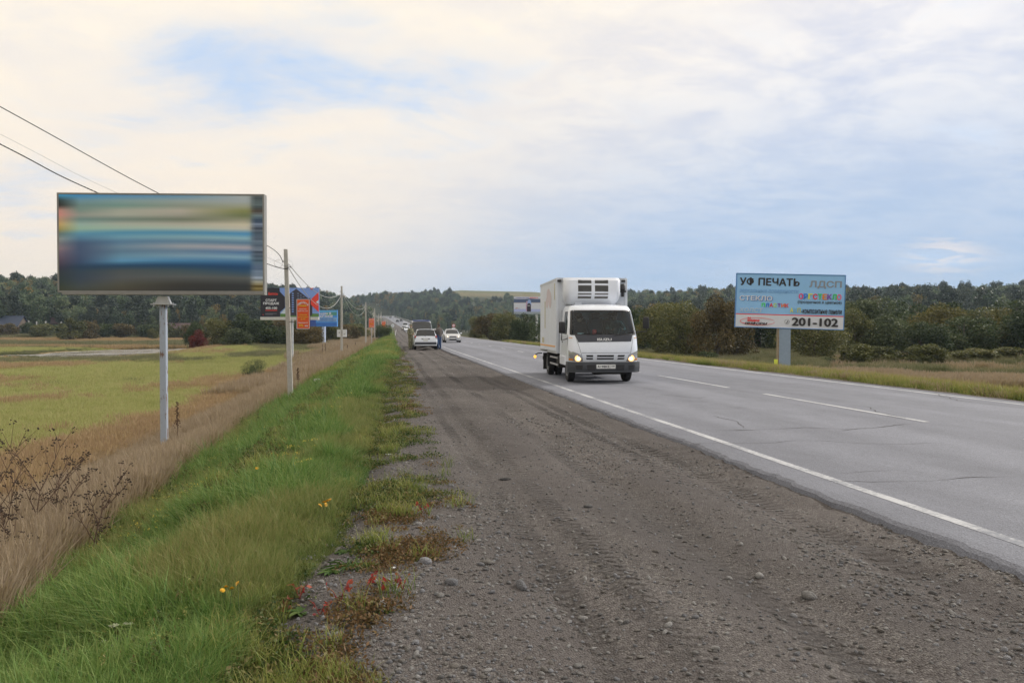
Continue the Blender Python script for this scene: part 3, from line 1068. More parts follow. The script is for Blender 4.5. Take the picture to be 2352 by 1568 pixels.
RUST = mat_leaf("rusty_weed", [(0.07, 0.06, 0.025), (0.15, 0.09, 0.04), (0.21, 0.12, 0.055), (0.16, 0.14, 0.05)], 0.3, objvar=0.5)

g1 = np.random.default_rng(11)


def place(n, mask, d0, d1, k=2.0, g=g1, **kw):
    x, y, d = in_view(n, d0, d1, k, g=g, **kw)
    keep = mask(x, y, d)
    return x[keep], y[keep], d[keep]


def lay(name, x, y, z, s, idx, protos, label, g=g1, tilt=0.12, sz=None):
    n = len(x)
    rot = np.stack([g.normal(0, tilt, n), g.normal(0, tilt, n), g.uniform(0, 2 * math.pi, n)], 1)
    S = np.stack([s, s, s if sz is None else sz], 1)
    return scatter(name, np.stack([x, y, z], 1), rot, S, idx, protos, label, name.replace("_", " "))


def U(x, y):
    return x - XL(y)


def lay_mesh(name, x, y, z, s, idx, protos, mats, label, g=g1, tilt=0.12, shift=0.35):
    """near stuff merged into one real mesh (faster to trace than overlapping copies)"""
    Vs, Fs, Ts, Ms, o = [], [], [], [], 0
    for k, (V, F, tn, mi) in enumerate(protos):
        q = np.where(idx == k)[0]
        if not len(q):
            continue
        a = g.uniform(0, 2 * math.pi, len(q))
        tx, ty = g.normal(0, tilt, len(q)), g.normal(0, tilt, len(q))
        c, sn = np.cos(a)[:, None], np.sin(a)[:, None]
        sx = s[q][:, None]
        X = (V[None, :, 0] * c - V[None, :, 1] * sn) * sx
        Y = (V[None, :, 0] * sn + V[None, :, 1] * c) * sx
        Z = V[None, :, 2] * sx
        X = X + Z * tx[:, None] + x[q][:, None]
        Y = Y + Z * ty[:, None] + y[q][:, None]
        Z = Z + z[q][:, None]
        Vs.append(np.stack([X, Y, Z], -1).reshape(-1, 3).astype(np.float32))
        Fs.append((F[None] + (np.arange(len(q)) * len(V))[:, None, None] + o).reshape(-1, 4))
        o += len(q) * len(V)
        Ts.append((tn[None] + g.uniform(-shift / 2, shift / 2, len(q))[:, None]).ravel())
        Ms.append(np.full(len(q) * len(F), mi))
    me = np_mesh(name, np.concatenate(Vs), np.concatenate(Fs), mats, np.concatenate(Ms), True, np.clip(np.concatenate(Ts), 0, 1))
    return tag(link(name, me), label, name.replace("_", " "), kind="stuff")


# green verge, near and far tufts
pro = [(*blades(100 + i, 30, (0.17, 0.21, 0.25, 0.28, 0.19)[i], 0.12, (0.0065, 0.008, 0.006, 0.0075, 0.009)[i], lean=0.8, curl=(1.3, 1.0, 1.5, 0.8, 1.2)[i], hv=0.5, tint0=0.08, tint1=0.78), 0) for i in range(5)]
pro += [(*blades(200 + i, 28, 0.27, 0.12, 0.0045, lean=0.4, curl=0.7, tint0=0.15, tint1=0.85), 1) for i in range(3)]
def verge_edge(y):
    return -4.75 + EG(y) - (fbm(y * 0.7, y * 0, 81, 4) - 0.5) * 0.9
x, y, d = place(76000, lambda x, y, d: (U(x, y) < verge_edge(y)) & (U(x, y) > UB(y) - 0.7) & (y < 75), 3.0, 75)
u = U(x, y)
mix = fbm(x * 0.8, y * 0.5, 83, 4) + 0.20 * smooth(-6.2, -4.9, u - EG(y)) * (1 - 0.5 * smooth(14, 30, y))
short = 1 - 0.62 * smooth(-5.9, -4.9, u - EG(y))
s = g1.uniform(0.6, 1.1, len(x)) * short * (1 + 0.010 * d) * (0.45 + 1.1 * fbm(x * 1.6, y * 1.6, 84, 3))
# patchy thinning next to the gravel
keep = g1.random(len(x)) < 1 - 0.5 * smooth(-5.3, -4.85, u - EG(y))
idx = np.where(mix > 0.60, 5 + g1.integers(0, 3, len(x)), g1.integers(0, 5, len(x)))
lay_mesh("verge_grass", x[keep], y[keep], (T(x, y) - 0.01)[keep], s[keep], idx[keep], pro, [GRASS_M, GRASS2_M], "green grass covering the bank beside the gravel shoulder")
pro = [tuft("t", GRASS, 120 + i, 90, 0.20, 0.42, 0.016, lean=0.4, curl=0.7, tint0=0.2, tint1=0.8) for i in range(4)] + [tuft("t", GRASS2, 220 + i, 80, 0.24, 0.42, 0.014, lean=0.4, curl=0.6, tint0=0.2, tint1=0.8) for i in range(2)]
x, y, d = place(9000, lambda x, y, d: (U(x, y) < -3.7) & (U(x, y) > UB(y) - 0.5), 40, 330, 1.6, x0=500, x1=1000)
idx = np.where(fbm(x * 0.4, y * 0.15, 85, 3) > 0.56, 4 + g1.integers(0, 2, len(x)), g1.integers(0, 4, len(x)))
lay("verge_grass", x, y, T(x, y), g1.uniform(0.8, 1.4, len(x)), idx, pro, "distant green grass along the road bank towards the bush")

# tall dry grass on the lower bank
pro = [tuft("t", DRY, 300 + i, 40, 0.78, 0.17, 0.0055, lean=0.18, curl=0.25, hv=0.28, plume=2.6, tint0=0.05, tint1=0.85, wind=(0.10, 0.0)) for i in range(6)]
def dry_mask(x, y, d):
    u = U(x, y)
    return (u < UB(y) + 0.25 * (fbm(x, y * 0.5, 91, 3) - 0.5)) & (u > -14.0 + 2.0 * (fbm(x * 0.2, y * 0.15, 92, 3) - 0.5) * 3)
x, y, d = place(46000, dry_mask, 4.5, 60, 1.75, x1=1000)
edge = smooth(0, 1.2, UB(y) - U(x, y))
s = g1.uniform(0.75, 1.15, len(x)) * (0.75 + 0.25 * edge)
s = s * (1 - 0.45 * smooth(-9.5, -13, U(x, y)))
s = s * (1 - 0.45 * np.exp(-((x + 5.6) / 1.6) ** 2 - ((y - 20.5) / 4.0) ** 2))
pro += [tuft("t", REED, 330 + i, 40, 0.50, 0.17, 0.0075, lean=0.35, curl=0.5, tint0=0.1, tint1=0.8) for i in range(2)] + [tuft("t", GRASS2, 335 + i, 40, 0.45, 0.17, 0.007, lean=0.35, curl=0.5, tint0=0.1, tint1=0.75) for i in range(2)]
idx = g1.integers(0, 6, len(x))
green = 0.50 * smooth(13, 7, y) + 0.35 * smooth(0.9, 0.0, UB(y) - U(x, y)) + 0.08
idx = np.where(g1.random(len(x)) < green * smooth(0.3, 0.6, fbm(x * 0.9, y * 0.5, 93, 3)) * 1.3, 6 + g1.integers(0, 4, len(x)), idx)
lay("dry_grass", x, y, T(x, y) - 0.02, s, idx, pro, "tall dry brown grass at the foot of the bank", tilt=0.07)
pro = [tuft("t", DRY, 320 + i, 110, 0.78, 0.55, 0.020, lean=0.15, curl=0.2, hv=0.3, plume=1.6, tint0=0.1, tint1=0.85) for i in range(4)]
x, y, d = place(9000, dry_mask, 45, 320, 1.5, x0=300, x1=960)
lay("dry_grass", x, y, T(x, y) - 0.02, g1.uniform(0.7, 1.2, len(x)), g1.integers(0, 4, len(x)), pro, "distant strip of brown grass below the line of poles", tilt=0.05)

# meadow left of the dry strip
pro = [tuft("t", MEAD, 400 + i, 70, 0.36, 0.38, 0.012, lean=0.45, curl=0.6, tint0=0.15, tint1=0.75) for i in range(4)]
pro += [tuft("t", MEADB, 420 + i, 70, 0.44, 0.36, 0.011, lean=0.3, curl=0.4, plume=1.6, tint0=0.15, tint1=0.85) for i in range(3)]
pro += [tuft("t", REED, 440 + i, 70, 0.42, 0.34, 0.013, lean=0.3, curl=0.4, tint0=0.2, tint1=0.8) for i in range(2)]
def mead_mask(x, y, d):
    return (U(x, y) < -12.2) & (pond_mask(x, y) < -0.28) & (x < -4)
x, y, d = place(60000, mead_mask, 13, 172, 1.55, x1=900)
pat = fbm(x * 0.05, y * 0.035, 95, 4)
pat2 = fbm(x * 0.07, y * 0.05, 96, 4)
near_road = smooth(-16, -12.5, U(x, y))
near_pond = smooth(-1.6, -0.3, pond_mask(x, y))
idx = g1.integers(0, 4, len(x))
br = (pat + 0.17 * near_road + 0.10 * near_pond + 0.12 * smooth(34, 16, y)) > 0.575 + g1.normal(0, 0.03, len(x))
idx = np.where(br, 4 + g1.integers(0, 3, len(x)), idx)
idx = np.where((pat2 + 0.2 * near_pond > 0.595 + g1.normal(0, 0.02, len(x))), 7 + g1.integers(0, 2, len(x)), idx)
lay("meadow_grass", x, y, T(x, y) - 0.02, g1.uniform(0.7, 1.25, len(x)) * (1 + 0.002 * d) * (1 - 0.55 * smooth(-2.2, -0.4, pond_mask(x, y))), idx, pro, "yellow green meadow with brown patches left of the bank", tilt=0.08)
# beyond the pond
pro = [tuft("t", MEADB, 460 + i, 120, 0.75, 1.3, 0.045, lean=0.25, curl=0.3, tint0=0.25, tint1=0.85) for i in range(3)] + [tuft("t", REED, 470 + i, 130, 0.95, 1.3, 0.045, lean=0.25, curl=0.3, tint0=0.1, tint1=0.8) for i in range(3)]
x, y, d = place(11000, lambda x, y, d: (U(x, y) < -14) & (pond_mask(x, y) < -0.2), 160, 262, 1.3, x1=860)
tan = smooth(194, 206, y + 6 * (fbm(x * 0.1, y * 0, 97, 3) - 0.5)) * (1 - smooth(236, 246, y))
idx = np.where(g1.random(len(x)) < tan, g1.integers(0, 3, len(x)), 3 + g1.integers(0, 3, len(x)))
idx = np.where((y < 178) & (fbm(x * 0.06, y * 0.2, 98, 2) > 0.52), g1.integers(0, 3, len(x)), idx)
lay("meadow_grass", x, y, T(x, y) - 0.02, g1.uniform(0.6, 1.2, len(x)) * (1 - 0.35 * tan), idx, pro, "far meadow of green reeds and tan grass beyond the pond", tilt=0.05)

# right of the road: short green turf, brown band, reeds
pro = [tuft("t", MEAD, 500 + i, 60, 0.16, 0.30, 0.010, lean=0.6, curl=0.7, tint0=0.0, tint1=0.55) for i in range(3)] + [tuft("t", GRASS2, 510 + i, 60, 0.26, 0.26, 0.009, lean=0.4, curl=0.5, tint0=0.2, tint1=0.9) for i in range(2)]
pro += [tuft("t", DRY, 520 + i, 70, 0.48, 0.42, 0.013, lean=0.2, curl=0.3, plume=1.8, tint0=0.1, tint1=0.8) for i in range(3)]
pro += [tuft("t", REED, 530 + i, 90, 1.0, 0.5, 0.022, lean=0.3, curl=0.3, tint0=0.15, tint1=0.8) for i in range(3)]
def right_mask(x, y, d):
    ur = U(x, y) - ROAD_W
    return ur > 1.15 + (fbm(y * 0.3, y * 0, 72, 3) - 0.5) * 1.0
x, y, d = place(52000, right_mask, 16, 100, 1.2, x0=1040, x1=2520)
ur = U(x, y) - ROAD_W
dd = np.hypot(x, y) + 5 * (fbm(x * 0.09, y * 0.09, 105, 3) - 0.5)
idx = g1.integers(0, 3, len(x))
px_, _ = pix_depth(x, y)
q_ = g1.random(len(x))
idx = np.where((ur < 5.0) & (q_ < 0.85), 3 + g1.integers(0, 2, len(x)), idx)
idx = np.where((ur < 5.0) & (q_ < 0.20), 5 + g1.integers(0, 3, len(x)), idx)
low_ = (ur < 5.0)
brn = (dd > np.where(px_ < 1850, 49, 43)) & (dd < 53) & (ur > 3.2)
idx = np.where(brn & (px_ > 1830) & (g1.random(len(x)) < 0.55 + 0.9 * (fbm(x * 0.2, y * 0.2, 112, 3) - 0.5)), 5 + g1.integers(0, 3, len(x)), idx)
px_, _ = pix_depth(x, y)
rr_ = g1.random(len(x)) + 0.9 * (fbm(x * 0.18, y * 0.18, 109, 3) - 0.5)
idx = np.where((dd >= 52) & (px_ > 1900) & (ur > 4), np.where(rr_ < 0.70, 8 + g1.integers(0, 3, len(x)), np.where(rr_ < 0.76, 5 + g1.integers(0, 3, len(x)), 3 + g1.integers(0, 2, len(x)))), idx)
idx = np.where((dd >= 57) & (px_ <= 1900) & (ur > 4), np.where(g1.random(len(x)) < 0.5, 3 + g1.integers(0, 2, len(x)), 8 + g1.integers(0, 3, len(x))), idx)
s = g1.uniform(0.7, 1.25, len(x)) * np.where((idx >= 8) & (px_ > 1900), 0.24 + 0.42 * smooth(0.35, 0.7, fbm(x * 0.16, y * 0.16, 106, 3)), 1.0) * np.where((idx >= 5) & (idx < 8), 0.55 + 0.8 * fbm(x * 0.12, y * 0.12, 107, 3), 1.0) * np.where((idx >= 8) & (px_ <= 1900), 0.55, 1.0)
kp = g1.random(len(x)) < np.where(idx >= 8, 0.35 + 0.65 * smooth(0.4, 0.6, fbm(x * 0.22, y * 0.22, 108, 3)), 1.0)
x, y, s, idx = x[kp], y[kp], s[kp], idx[kp]
lay("meadow_grass", x, y, T(x, y) - 0.02, s * np.where((idx >= 5) & (idx < 8) & (U(x, y) - ROAD_W < 5.0), 0.45, 1.0), idx, pro, "meadow of short turf, brown grass and reeds right of the road", tilt=0.07)

# ------------------------------------------------------------------ loose stones of the shoulder
def stone_mesh(seed, material):
    g = np.random.default_rng(seed)
    bm = bmesh.new()
    bmesh.ops.create_icosphere(bm, subdivisions=2, radius=1.0)
    ph = g.uniform(0, 9, 6)
    ax = g.uniform(0.75, 1.3, 3)
    for v in bm.verts:
        p = v.co
        k = 1 + 0.16 * math.sin(2.1 * p.x + ph[0]) + 0.14 * math.sin(2.7 * p.y + ph[1]) + 0.10 * math.sin(4.2 * p.z + ph[2] + p.x * 2)
        v.co = Vector((p.x * k * ax[0], p.y * k * ax[1] * 0.8, max(p.z, -0.6) * k * 0.52))
    me = bpy.data.meshes.new("stone")
    bm.to_mesh(me); bm.free()
    me.materials.append(material)
    me.polygons.foreach_set("use_smooth", [True] * len(me.polygons))
    return me


STONES = []
for i, c in enumerate([(0.19, 0.184, 0.178), (0.145, 0.146, 0.156), (0.27, 0.262, 0.255), (0.11, 0.107, 0.105), (0.155, 0.143, 0.13), (0.235, 0.236, 0.25)]):
    STONES.append(mat(f"pebble_{i}", c, 0.85, var=0.25, scale=1.5, bump=0.06, bscale=6))
pro = [stone_mesh(600 + i, STONES[i % 6]) for i in range(12)]
g2 = np.random.default_rng(21)


def pebbles(n, d0, d1, k, smin, smax, pw, name, label):
    x, y, d = in_view(n, d0, d1, k, g=g2)
    u = U(x, y)
    keep = (u > -5.5) & (u < -0.45)
    # stones lie thickest in windrows and thin out in the packed wheel tracks
    w = 0.35 + 1.25 * smooth(0.42, 0.62, fbm(u * 0.9, y * 0.22, 64, 3)) + 0.8 * np.exp(-((u + 4.2) / 0.6) ** 2)
    w = w * (1 - 0.55 * smooth(-1.9, -0.6, u))
    keep &= g2.random(n) < w / 1.6
    x, y, u, d = x[keep], y[keep], u[keep], d[keep]
    s = smin + (smax - smin) * g2.random(len(x)) ** pw
    z = np.maximum(ZR(y) + gravel_z(u, y), T(x, y))
    rot = np.stack([g2.normal(0, 0.2, len(x)), g2.normal(0, 0.2, len(x)), g2.uniform(0, 6.28, len(x))], 1)
    S = np.stack([s, s * g2.uniform(0.7, 1.1, len(x)), s * g2.uniform(0.8, 1.3, len(x))], 1)
    return scatter(name, np.stack([x, y, z + s * 0.15], 1), rot, S, g2.integers(0, 12, len(x)), pro, label, "gravel")


pebbles(62000, 3.0, 14, 1.5, 0.004, 0.016, 2.4, "gravel", "fine loose gravel strewn over the near shoulder")
pebbles(9000, 3.0, 24, 1.8, 0.009, 0.024, 3.2, "gravel", "coarser pebbles strewn over the shoulder")
pebbles(9000, 13, 45, 1.6, 0.010, 0.032, 2.5, "gravel", "pebbles on the shoulder towards the parked cars")
g3 = np.random.default_rng(33)
for i, (px, py, r, lab) in enumerate([(1857, 1505, .05, "rounded grey stone low on the right half of the shoulder"), (1040, 1480, .045, "grey stone right of the broad leaved rosette"), (1743, 1438, .035, "small pale stone left of the rounded one low on the right"), (1350, 1262, .04, "stone at the middle of the shoulder below the rubber strip"), (1120, 1420, .04, "flat stone above the bottom centre of the shoulder"), (975, 1420, .045, "stone at the edge of the creeping weeds"), (1560, 1330, .035, "stone beside the tyre tracks in the middle"), (1200, 1480, .06, "largest flat stone at the bottom centre of the shoulder"), (880, 1545, .05, "stone beside the small rosette at the bottom"), (1090, 1255, .045, "pale stone just outside the rusty weeds"), (1820, 1310, .03, "small stone close to the asphalt edge"), (1440, 1130, .035, "small stone far up the middle of the shoulder")]):
    p = on_ground(px, py)
    u = p.x - float(XL(p.y))
    o = link("stone", pro[i % 12])
    o.location = (p.x, p.y, float(ZR(p.y)) + float(gravel_z(np.array([u]), np.array([p.y]))[0]) + r * 0.2)
    o.scale = (r, r * g3.uniform(0.7, 1.0), r * g3.uniform(0.8, 1.2))
    o.rotation_euler = (0, 0, g3.uniform(0, 6))
    tag(o, lab, "stone", "larger stones on the gravel shoulder")
# ------------------------------------------------------------------ trees and bushes
BARK = mat("bark", (0.10, 0.085, 0.07), 0.9, var=0.35, scale=12, bump=0.02, bscale=30)
BIRCH_BARK = mat("birch_bark", (0.42, 0.40, 0.36), 0.85, var=0.4, scale=5)


def rand_unit(g, n):
    v = g.normal(size=(n, 3))
    return v / np.linalg.norm(v, axis=1)[:, None]


def leaf_cloud(g, C, size, aspect=0.6, up=0.25):
    """one diamond leaf (or leaf spray) at each centre C"""
    n = len(C)
    d = rand_unit(g, n); d[:, 2] += up
    d /= np.linalg.norm(d, axis=1)[:, None]
    s = np.cross(d, rand_unit(g, n)); s /= np.linalg.norm(s, axis=1)[:, None]
    L = size * g.uniform(0.6, 1.4, n)[:, None]
    V = np.stack([C - d * L / 2, C + s * L * aspect / 2, C + d * L / 2, C - s * L * aspect / 2], 1).reshape(-1, 3)
    Fs = np.arange(4 * n).reshape(-1, 4)
    return V, Fs


def crown_points(g, lobes, n):
    """leaf centres in a set of lobes, thick towards each lobe's skin"""
    vol = np.array([r[0] * r[1] * r[2] for _, r in lobes]) ** 0.67
    pick = g.choice(len(lobes), n, p=vol / vol.sum())
    c = np.array([l[0] for l in lobes])[pick]
    r = np.array([l[1] for l in lobes])[pick]
    q = rand_unit(g, n) * (0.35 + 0.75 * g.random(n)[:, None] ** 0.45)
    # twig-scale clumping
    q += g.normal(0, 0.05, (n, 3))
    P = c + q * r
    return P, pick


def bush_parts(seed, H, W, n_leaf, leaf, shape="bush", n_lobe=16, drop=0.12):
    """returns trunk MB and crown arrays for a tree H tall and W wide"""
    g = np.random.default_rng(seed)
    lobes = []
    for i in range(n_lobe):
        a = g.uniform(0, 2 * math.pi)
        if shape == "bush":
            z = H * (drop + (0.80 - drop) * g.random() ** 0.8)
            prof = math.sqrt(max(0.03, 1 - ((z / H - 0.42) / 0.58) ** 2))
        elif shape == "birch":
            z = H * (0.22 + 0.68 * g.random())
            prof = max(0.22, math.sin(math.pi * min(1, (1.02 - z / H) / 0.80) ** 0.75))
        elif shape == "poplar":
            z = H * (0.08 + 0.84 * g.random())
            prof = max(0.15, (1.0 - z / H) ** 0.7)
        else:  # pine: bare trunk, crown on top
            z = H * (0.50 + 0.46 * g.random())
            prof = max(0.25, 1.15 - 0.8 * (z / H - 0.5) / 0.5)
        rr = W / 2 * prof * g.random() ** 0.55 * (0.80 if shape == "bush" else 0.6)
        s = W * g.uniform(0.13, 0.24) if shape == "bush" else W * g.uniform(0.20, 0.32)
        lobes.append(((rr * math.cos(a), rr * math.sin(a), z), (s, s, s * g.uniform(0.7, 1.1) * (1.15 if shape != "pine" else 0.55))))
    lobes.append(((0, 0, H * (0.86 if shape != "pine" else 0.93)), (W * 0.14, W * 0.14, H * 0.12)))
    P, pick = crown_points(g, lobes, n_leaf)
    P[:, 2] = np.where(P[:, 2] < 0.03 * H, np.abs(P[:, 2]) * 0.6 + 0.03 * H, P[:, 2])
    V, Fs = leaf_cloud(g, P, leaf)
    lt = g.uniform(-0.16, 0.16, len(lobes))
    tint = np.clip(0.45 + lt[pick] + g.normal(0, 0.17, n_leaf), 0, 1)
    # a few bare outer shoots that break the outline
    mb = MB()
    r0 = 0.018 * H + 0.02
    if shape == "bush":
        for k in range(4):
            a = g.uniform(0, 6.28)
            l = lobes[g.integers(0, len(lobes))][0]
            mb.tube([(0.08 * math.cos(a), 0.08 * math.sin(a), -0.15), (l[0] * 0.35 + 0.1 * math.cos(a), l[1] * 0.35 + 0.1 * math.sin(a), l[2] * 0.5), l], [r0, r0 * 0.6, r0 * 0.2], 6)
        for l, s in lobes[:10]:
            mb.tube([(0, 0, l[2] * 0.3), (l[0] * 0.5, l[1] * 0.5, l[2] * 0.65), l], [r0 * 0.5, r0 * 0.35, r0 * 0.12], 5)
    else:
        mb.tube([(0, 0, -0.2), (0.02 * H * g.normal(), 0.02 * H * g.normal(), H * 0.45), (0, 0, H * 0.92)], [r0 * 0.75, r0 * 0.5, r0 * 0.1], 7)
        for l, s in lobes[:12]:
            mb.tube([(0, 0, max(0.1 * H, l[2] - 0.12 * H)), (l[0] * 0.8, l[1] * 0.8, l[2])], [r0 * 0.25, r0 * 0.07], 4)
    return mb, V, Fs, tint


LEAFM = {
    "dark": mat_leaf("dark_willow_leaf", [(0.013, 0.024, 0.010), (0.042, 0.066, 0.024), (0.085, 0.116, 0.042), (0.145, 0.160, 0.066)], 0.25),
    "olive": mat_leaf("olive_willow_leaf", [(0.028, 0.036, 0.013), (0.090, 0.102, 0.033), (0.160, 0.165, 0.058), (0.235, 0.205, 0.08)], 0.25),
    "brown": mat_leaf("browning_leaf", [(0.032, 0.028, 0.012), (0.092, 0.074, 0.028), (0.155, 0.118, 0.046), (0.215, 0.15, 0.06)], 0.25),
    "grey": mat_leaf("grey_willow_leaf", [(0.028, 0.040, 0.018), (0.072, 0.096, 0.042), (0.130, 0.160, 0.070), (0.19, 0.21, 0.10)], 0.25),
    "gold": mat_leaf("golden_leaf", [(0.045, 0.048, 0.014), (0.115, 0.112, 0.028), (0.19, 0.168, 0.044), (0.25, 0.19, 0.06)], 0.3),
    "red": mat_leaf("crimson_leaf", [(0.055, 0.012, 0.010), (0.15, 0.022, 0.018), (0.25, 0.04, 0.03), (0.16, 0.08, 0.03)], 0.3),
    "birch": mat_leaf("birch_leaf", [(0.026, 0.045, 0.026), (0.075, 0.115, 0.062), (0.130, 0.182, 0.094), (0.20, 0.22, 0.11)], 0.3, objvar=0.75),
    "birchgold": mat_leaf("turning_birch_leaf", [(0.08, 0.07, 0.025), (0.17, 0.14, 0.045), (0.235, 0.175, 0.055), (0.28, 0.165, 0.06)], 0.3, objvar=0.6),
    "pine": mat_leaf("pine_needle", [(0.014, 0.024, 0.018), (0.036, 0.054, 0.038), (0.060, 0.080, 0.052), (0.085, 0.098, 0.06)], 0.15, objvar=0.5),
}
_tree_cache = {}


def tree_meshes(kind, shape, var, n_leaf, leaf, drop):
    key = (kind, shape, var, n_leaf, leaf, drop)
    if key not in _tree_cache:
        H = 5.0 if shape == "bush" else 12.0
        W = 5.0 if shape == "bush" else {"birch": 5.0, "poplar": 3.4, "pine": 5.0}[shape]
        mb, V, Fs, tint = bush_parts(1000 + var * 37 + len(kind), H, W, n_leaf, leaf, shape, drop=drop)
        crown = np_mesh("crown", V, Fs, LEAFM[kind], tint=tint)
        t = mb.build("trunk", BIRCH_BARK if shape == "birch" else BARK, smooth_=True)
        tm = t.data
        bpy.data.objects.remove(t)
        _tree_cache[key] = (tm, crown, H, W)
    return _tree_cache[key]


def tree(name, label, cat, p, h, w, kind="olive", shape="bush", var=0, n_leaf=9500, leaf=0.20, group=None, rz=None, drop=0.12):
    tm, cm, H, W = tree_meshes(kind, shape, var, n_leaf, leaf, drop)
    t = thing(name, label, cat, p, random.uniform(0, 6.28) if rz is None else rz, group)
    t.scale = (w / W, w / W, h / H)
    link("trunk", tm, t)
    link("crown", cm, t)
    return t


# the thicket right of the road, each one where it stands
RG = "willows of the thicket right of the road"
def rt(px, d, top, wpx, kind, label, var=0, cat="tree", name="willow_tree", drop=0.10, **kw):
    p = col_at(px, d)
    h = max(1.0, CAM_H + (755 - top) * d / F_PX - p.z)
    tree(name, label, cat, p, h * (1.22 if d < 112 else 0.96), (1.18 if d < 112 else 1.0) * wpx * d / F_PX, kind, var=var, group=RG, drop=drop, **kw)

rt(1098, 150, 724, 62, "olive", "olive bush at the far end of the thicket beside the sedan", 0, "bush", "willow_bush", 0.05)
rt(1128, 138, 716, 84, "brown", "brownish bush left of the small billboard beyond the lorry", 1, "bush", "willow_bush", 0.05)
rt(1168, 130, 712, 86, "olive", "broad olive bush under the small billboard beyond the lorry", 2, "bush", "willow_bush", 0.05)
rt(1205, 126, 714, 70, "dark", "dark bush next to the white post of the small billboard", 3, "bush", "willow_bush", 0.05)
rt(1262, 118, 712, 90, "dark", "dark bush hidden behind the white lorry", 4, "bush", "willow_bush", 0.05)
rt(1470, 98, 722, 92, "dark", "dark willow just behind the lorry's mirror", 0)
rt(1515, 84, 716, 110, "olive", "olive willow between the lorry's mirror and the brown willows", 1)
rt(1575, 76, 712, 120, "olive", "rounded yellow olive willow midway between lorry and blue billboard", 2, leaf=0.17)
rt(1642, 72, 702, 118, "brown", "tall brownish willow at the near edge of the blue billboard", 3, leaf=0.17)
rt(1690, 78, 716, 80, "brown", "thin browning willow partly behind the blue billboard", 0, leaf=0.17)
rt(1745, 100, 712, 120, "dark", "dark willow in the gap under the blue billboard", 4)
rt(1800, 96, 706, 110, "dark", "dark willow behind the grey billboard post", 1)
rt(1868, 68, 738, 128, "olive", "low spreading olive willow beside the grey billboard post", 2, leaf=0.17)
rt(1900, 92, 704, 110, "grey", "grey green willow rising behind the billboard's far corner", 3)
rt(1962, 84, 726, 92, "olive", "slender olive willow just clear of the billboard's far edge", 0)
rt(1992, 104, 706, 120, "grey", "pale willow behind the slender olive one", 2)
rt(2045, 84, 742, 118, "grey", "rounded grey green willow with leafy shoots behind the reeds", 1)
rt(2062, 108, 710, 130, "dark", "dark tall willow in the back row past the billboard", 3)
rt(2118, 82, 752, 104, "dark", "low dark willow beside the rounded grey green one", 4)
rt(2150, 98, 722, 120, "gold", "yellowing willow crown above the low dark one", 1, leaf=0.19)
rt(2185, 110, 714, 110, "dark", "back row dark willow behind the yellowing crown", 2)
rt(2215, 84, 742, 130, "dark", "broad dark willow in the front row of the thicket", 0)
rt(2262, 96, 722, 120, "olive", "olive willow behind the broad dark one", 4)
rt(2300, 88, 726, 124, "gold", "yellow tinged willow close to the picture's edge", 3, leaf=0.19)
rt(2350, 84, 730, 120, "dark", "dark willow cut by the picture's edge", 1)
rt(2335, 108, 708, 130, "dark", "tall dark willow topping the back row at the edge", 0)
rt(2420, 90, 722, 130, "olive", "olive willow just outside the picture's edge", 2)

RS = "low willow shrubs among the reeds"
def shrub(px, d, top, wpx, kind, label, var=0, grp=RS, leaf=0.30, n_leaf=6000):
    p = col_at(px, d)
    h = max(0.6, CAM_H + (755 - top) * d / F_PX - p.z)
    return tree("willow_shrub", label, "shrub", p, h, wpx * d / F_PX, kind, var=var, group=grp, n_leaf=n_leaf, leaf=leaf, drop=0.02)
shrub(1965, 58, 790, 100, "olive", "low willow shrub in front of the slender olive willow", 0)
shrub(2020, 59, 794, 100, "olive", "low olive shrub among the reeds beside the billboard", 1)
shrub(2135, 57, 788, 110, "olive", "windblown grey shrub standing alone before the dark willows", 2)
shrub(2240, 60, 798, 120, "olive", "flat olive shrub in the reeds past the windblown one", 3)
shrub(2330, 60, 797, 120, "olive", "flat grey shrub in the reeds at the picture's edge", 0)
shrub(1900, 62, 822, 60, "dark", "small dark shrub at the foot of the grey post's willow", 4)
shrub(1618, 64, 806, 60, "dark", "small dark shrub at the foot of the brownish willow", 0)
shrub(1560, 68, 812, 60, "olive", "small olive shrub at the edge of the grass by the lorry", 2)

# the grove round the pond and behind the poles, left
LG = "bushes of the grove behind the poles"
def lt_(px, d, top, wpx, kind, label, var=0, name="willow_bush", cat="bush", grp=LG, leaf=0.26, **kw):
    p = col_at(px, d)
    h = max(1.0, CAM_H + (755 - top) * d / F_PX - p.z)
    return tree(name, label, cat, p, h, wpx * d / F_PX, kind, var=var, group=grp, leaf=leaf, drop=kw.pop("drop", 0.04), n_leaf=kw.pop("n_leaf", 7500), **kw)

lt_(456, 134, 757, 46, "red", "crimson shrub at the edge of the pond", 0, "red_shrub", "shrub", leaf=0.2)
lt_(448, 142, 740, 50, "dark", "dark bush just behind the crimson shrub", 1)
lt_(500, 138, 728, 84, "olive", "olive bush next to the crimson shrub", 2)
lt_(556, 140, 718, 100, "dark", "broad dark green bush left of the black billboard", 3)
lt_(545, 126, 752, 80, "grey", "low grey bush in front of the broad dark green one", 4)
lt_(612, 132, 730, 96, "dark", "dark bush under the black billboard's left end", 0)
lt_(668, 128, 742, 84, "dark", "dark bush behind the nearest concrete pole", 1)
lt_(715, 126, 748, 80, "brown", "brownish bush below the orange banner", 2)
lt_(752, 150, 738, 66, "olive", "olive bush behind the post of the bright blue billboard", 3)
lt_(640, 165, 722, 110, "brown", "tall brownish bush half hidden by the black billboard", 4)
lt_(800, 160, 745, 62, "brown", "brown bush between the second and third poles", 0)
lt_(825, 190, 742, 60, "olive", "olive bush behind the third pole", 1)
lt_(592, 60, 823, 44, "grey", "small grey green shrub alone in the dry grass", 2, "willow_shrub", "shrub", leaf=0.12)
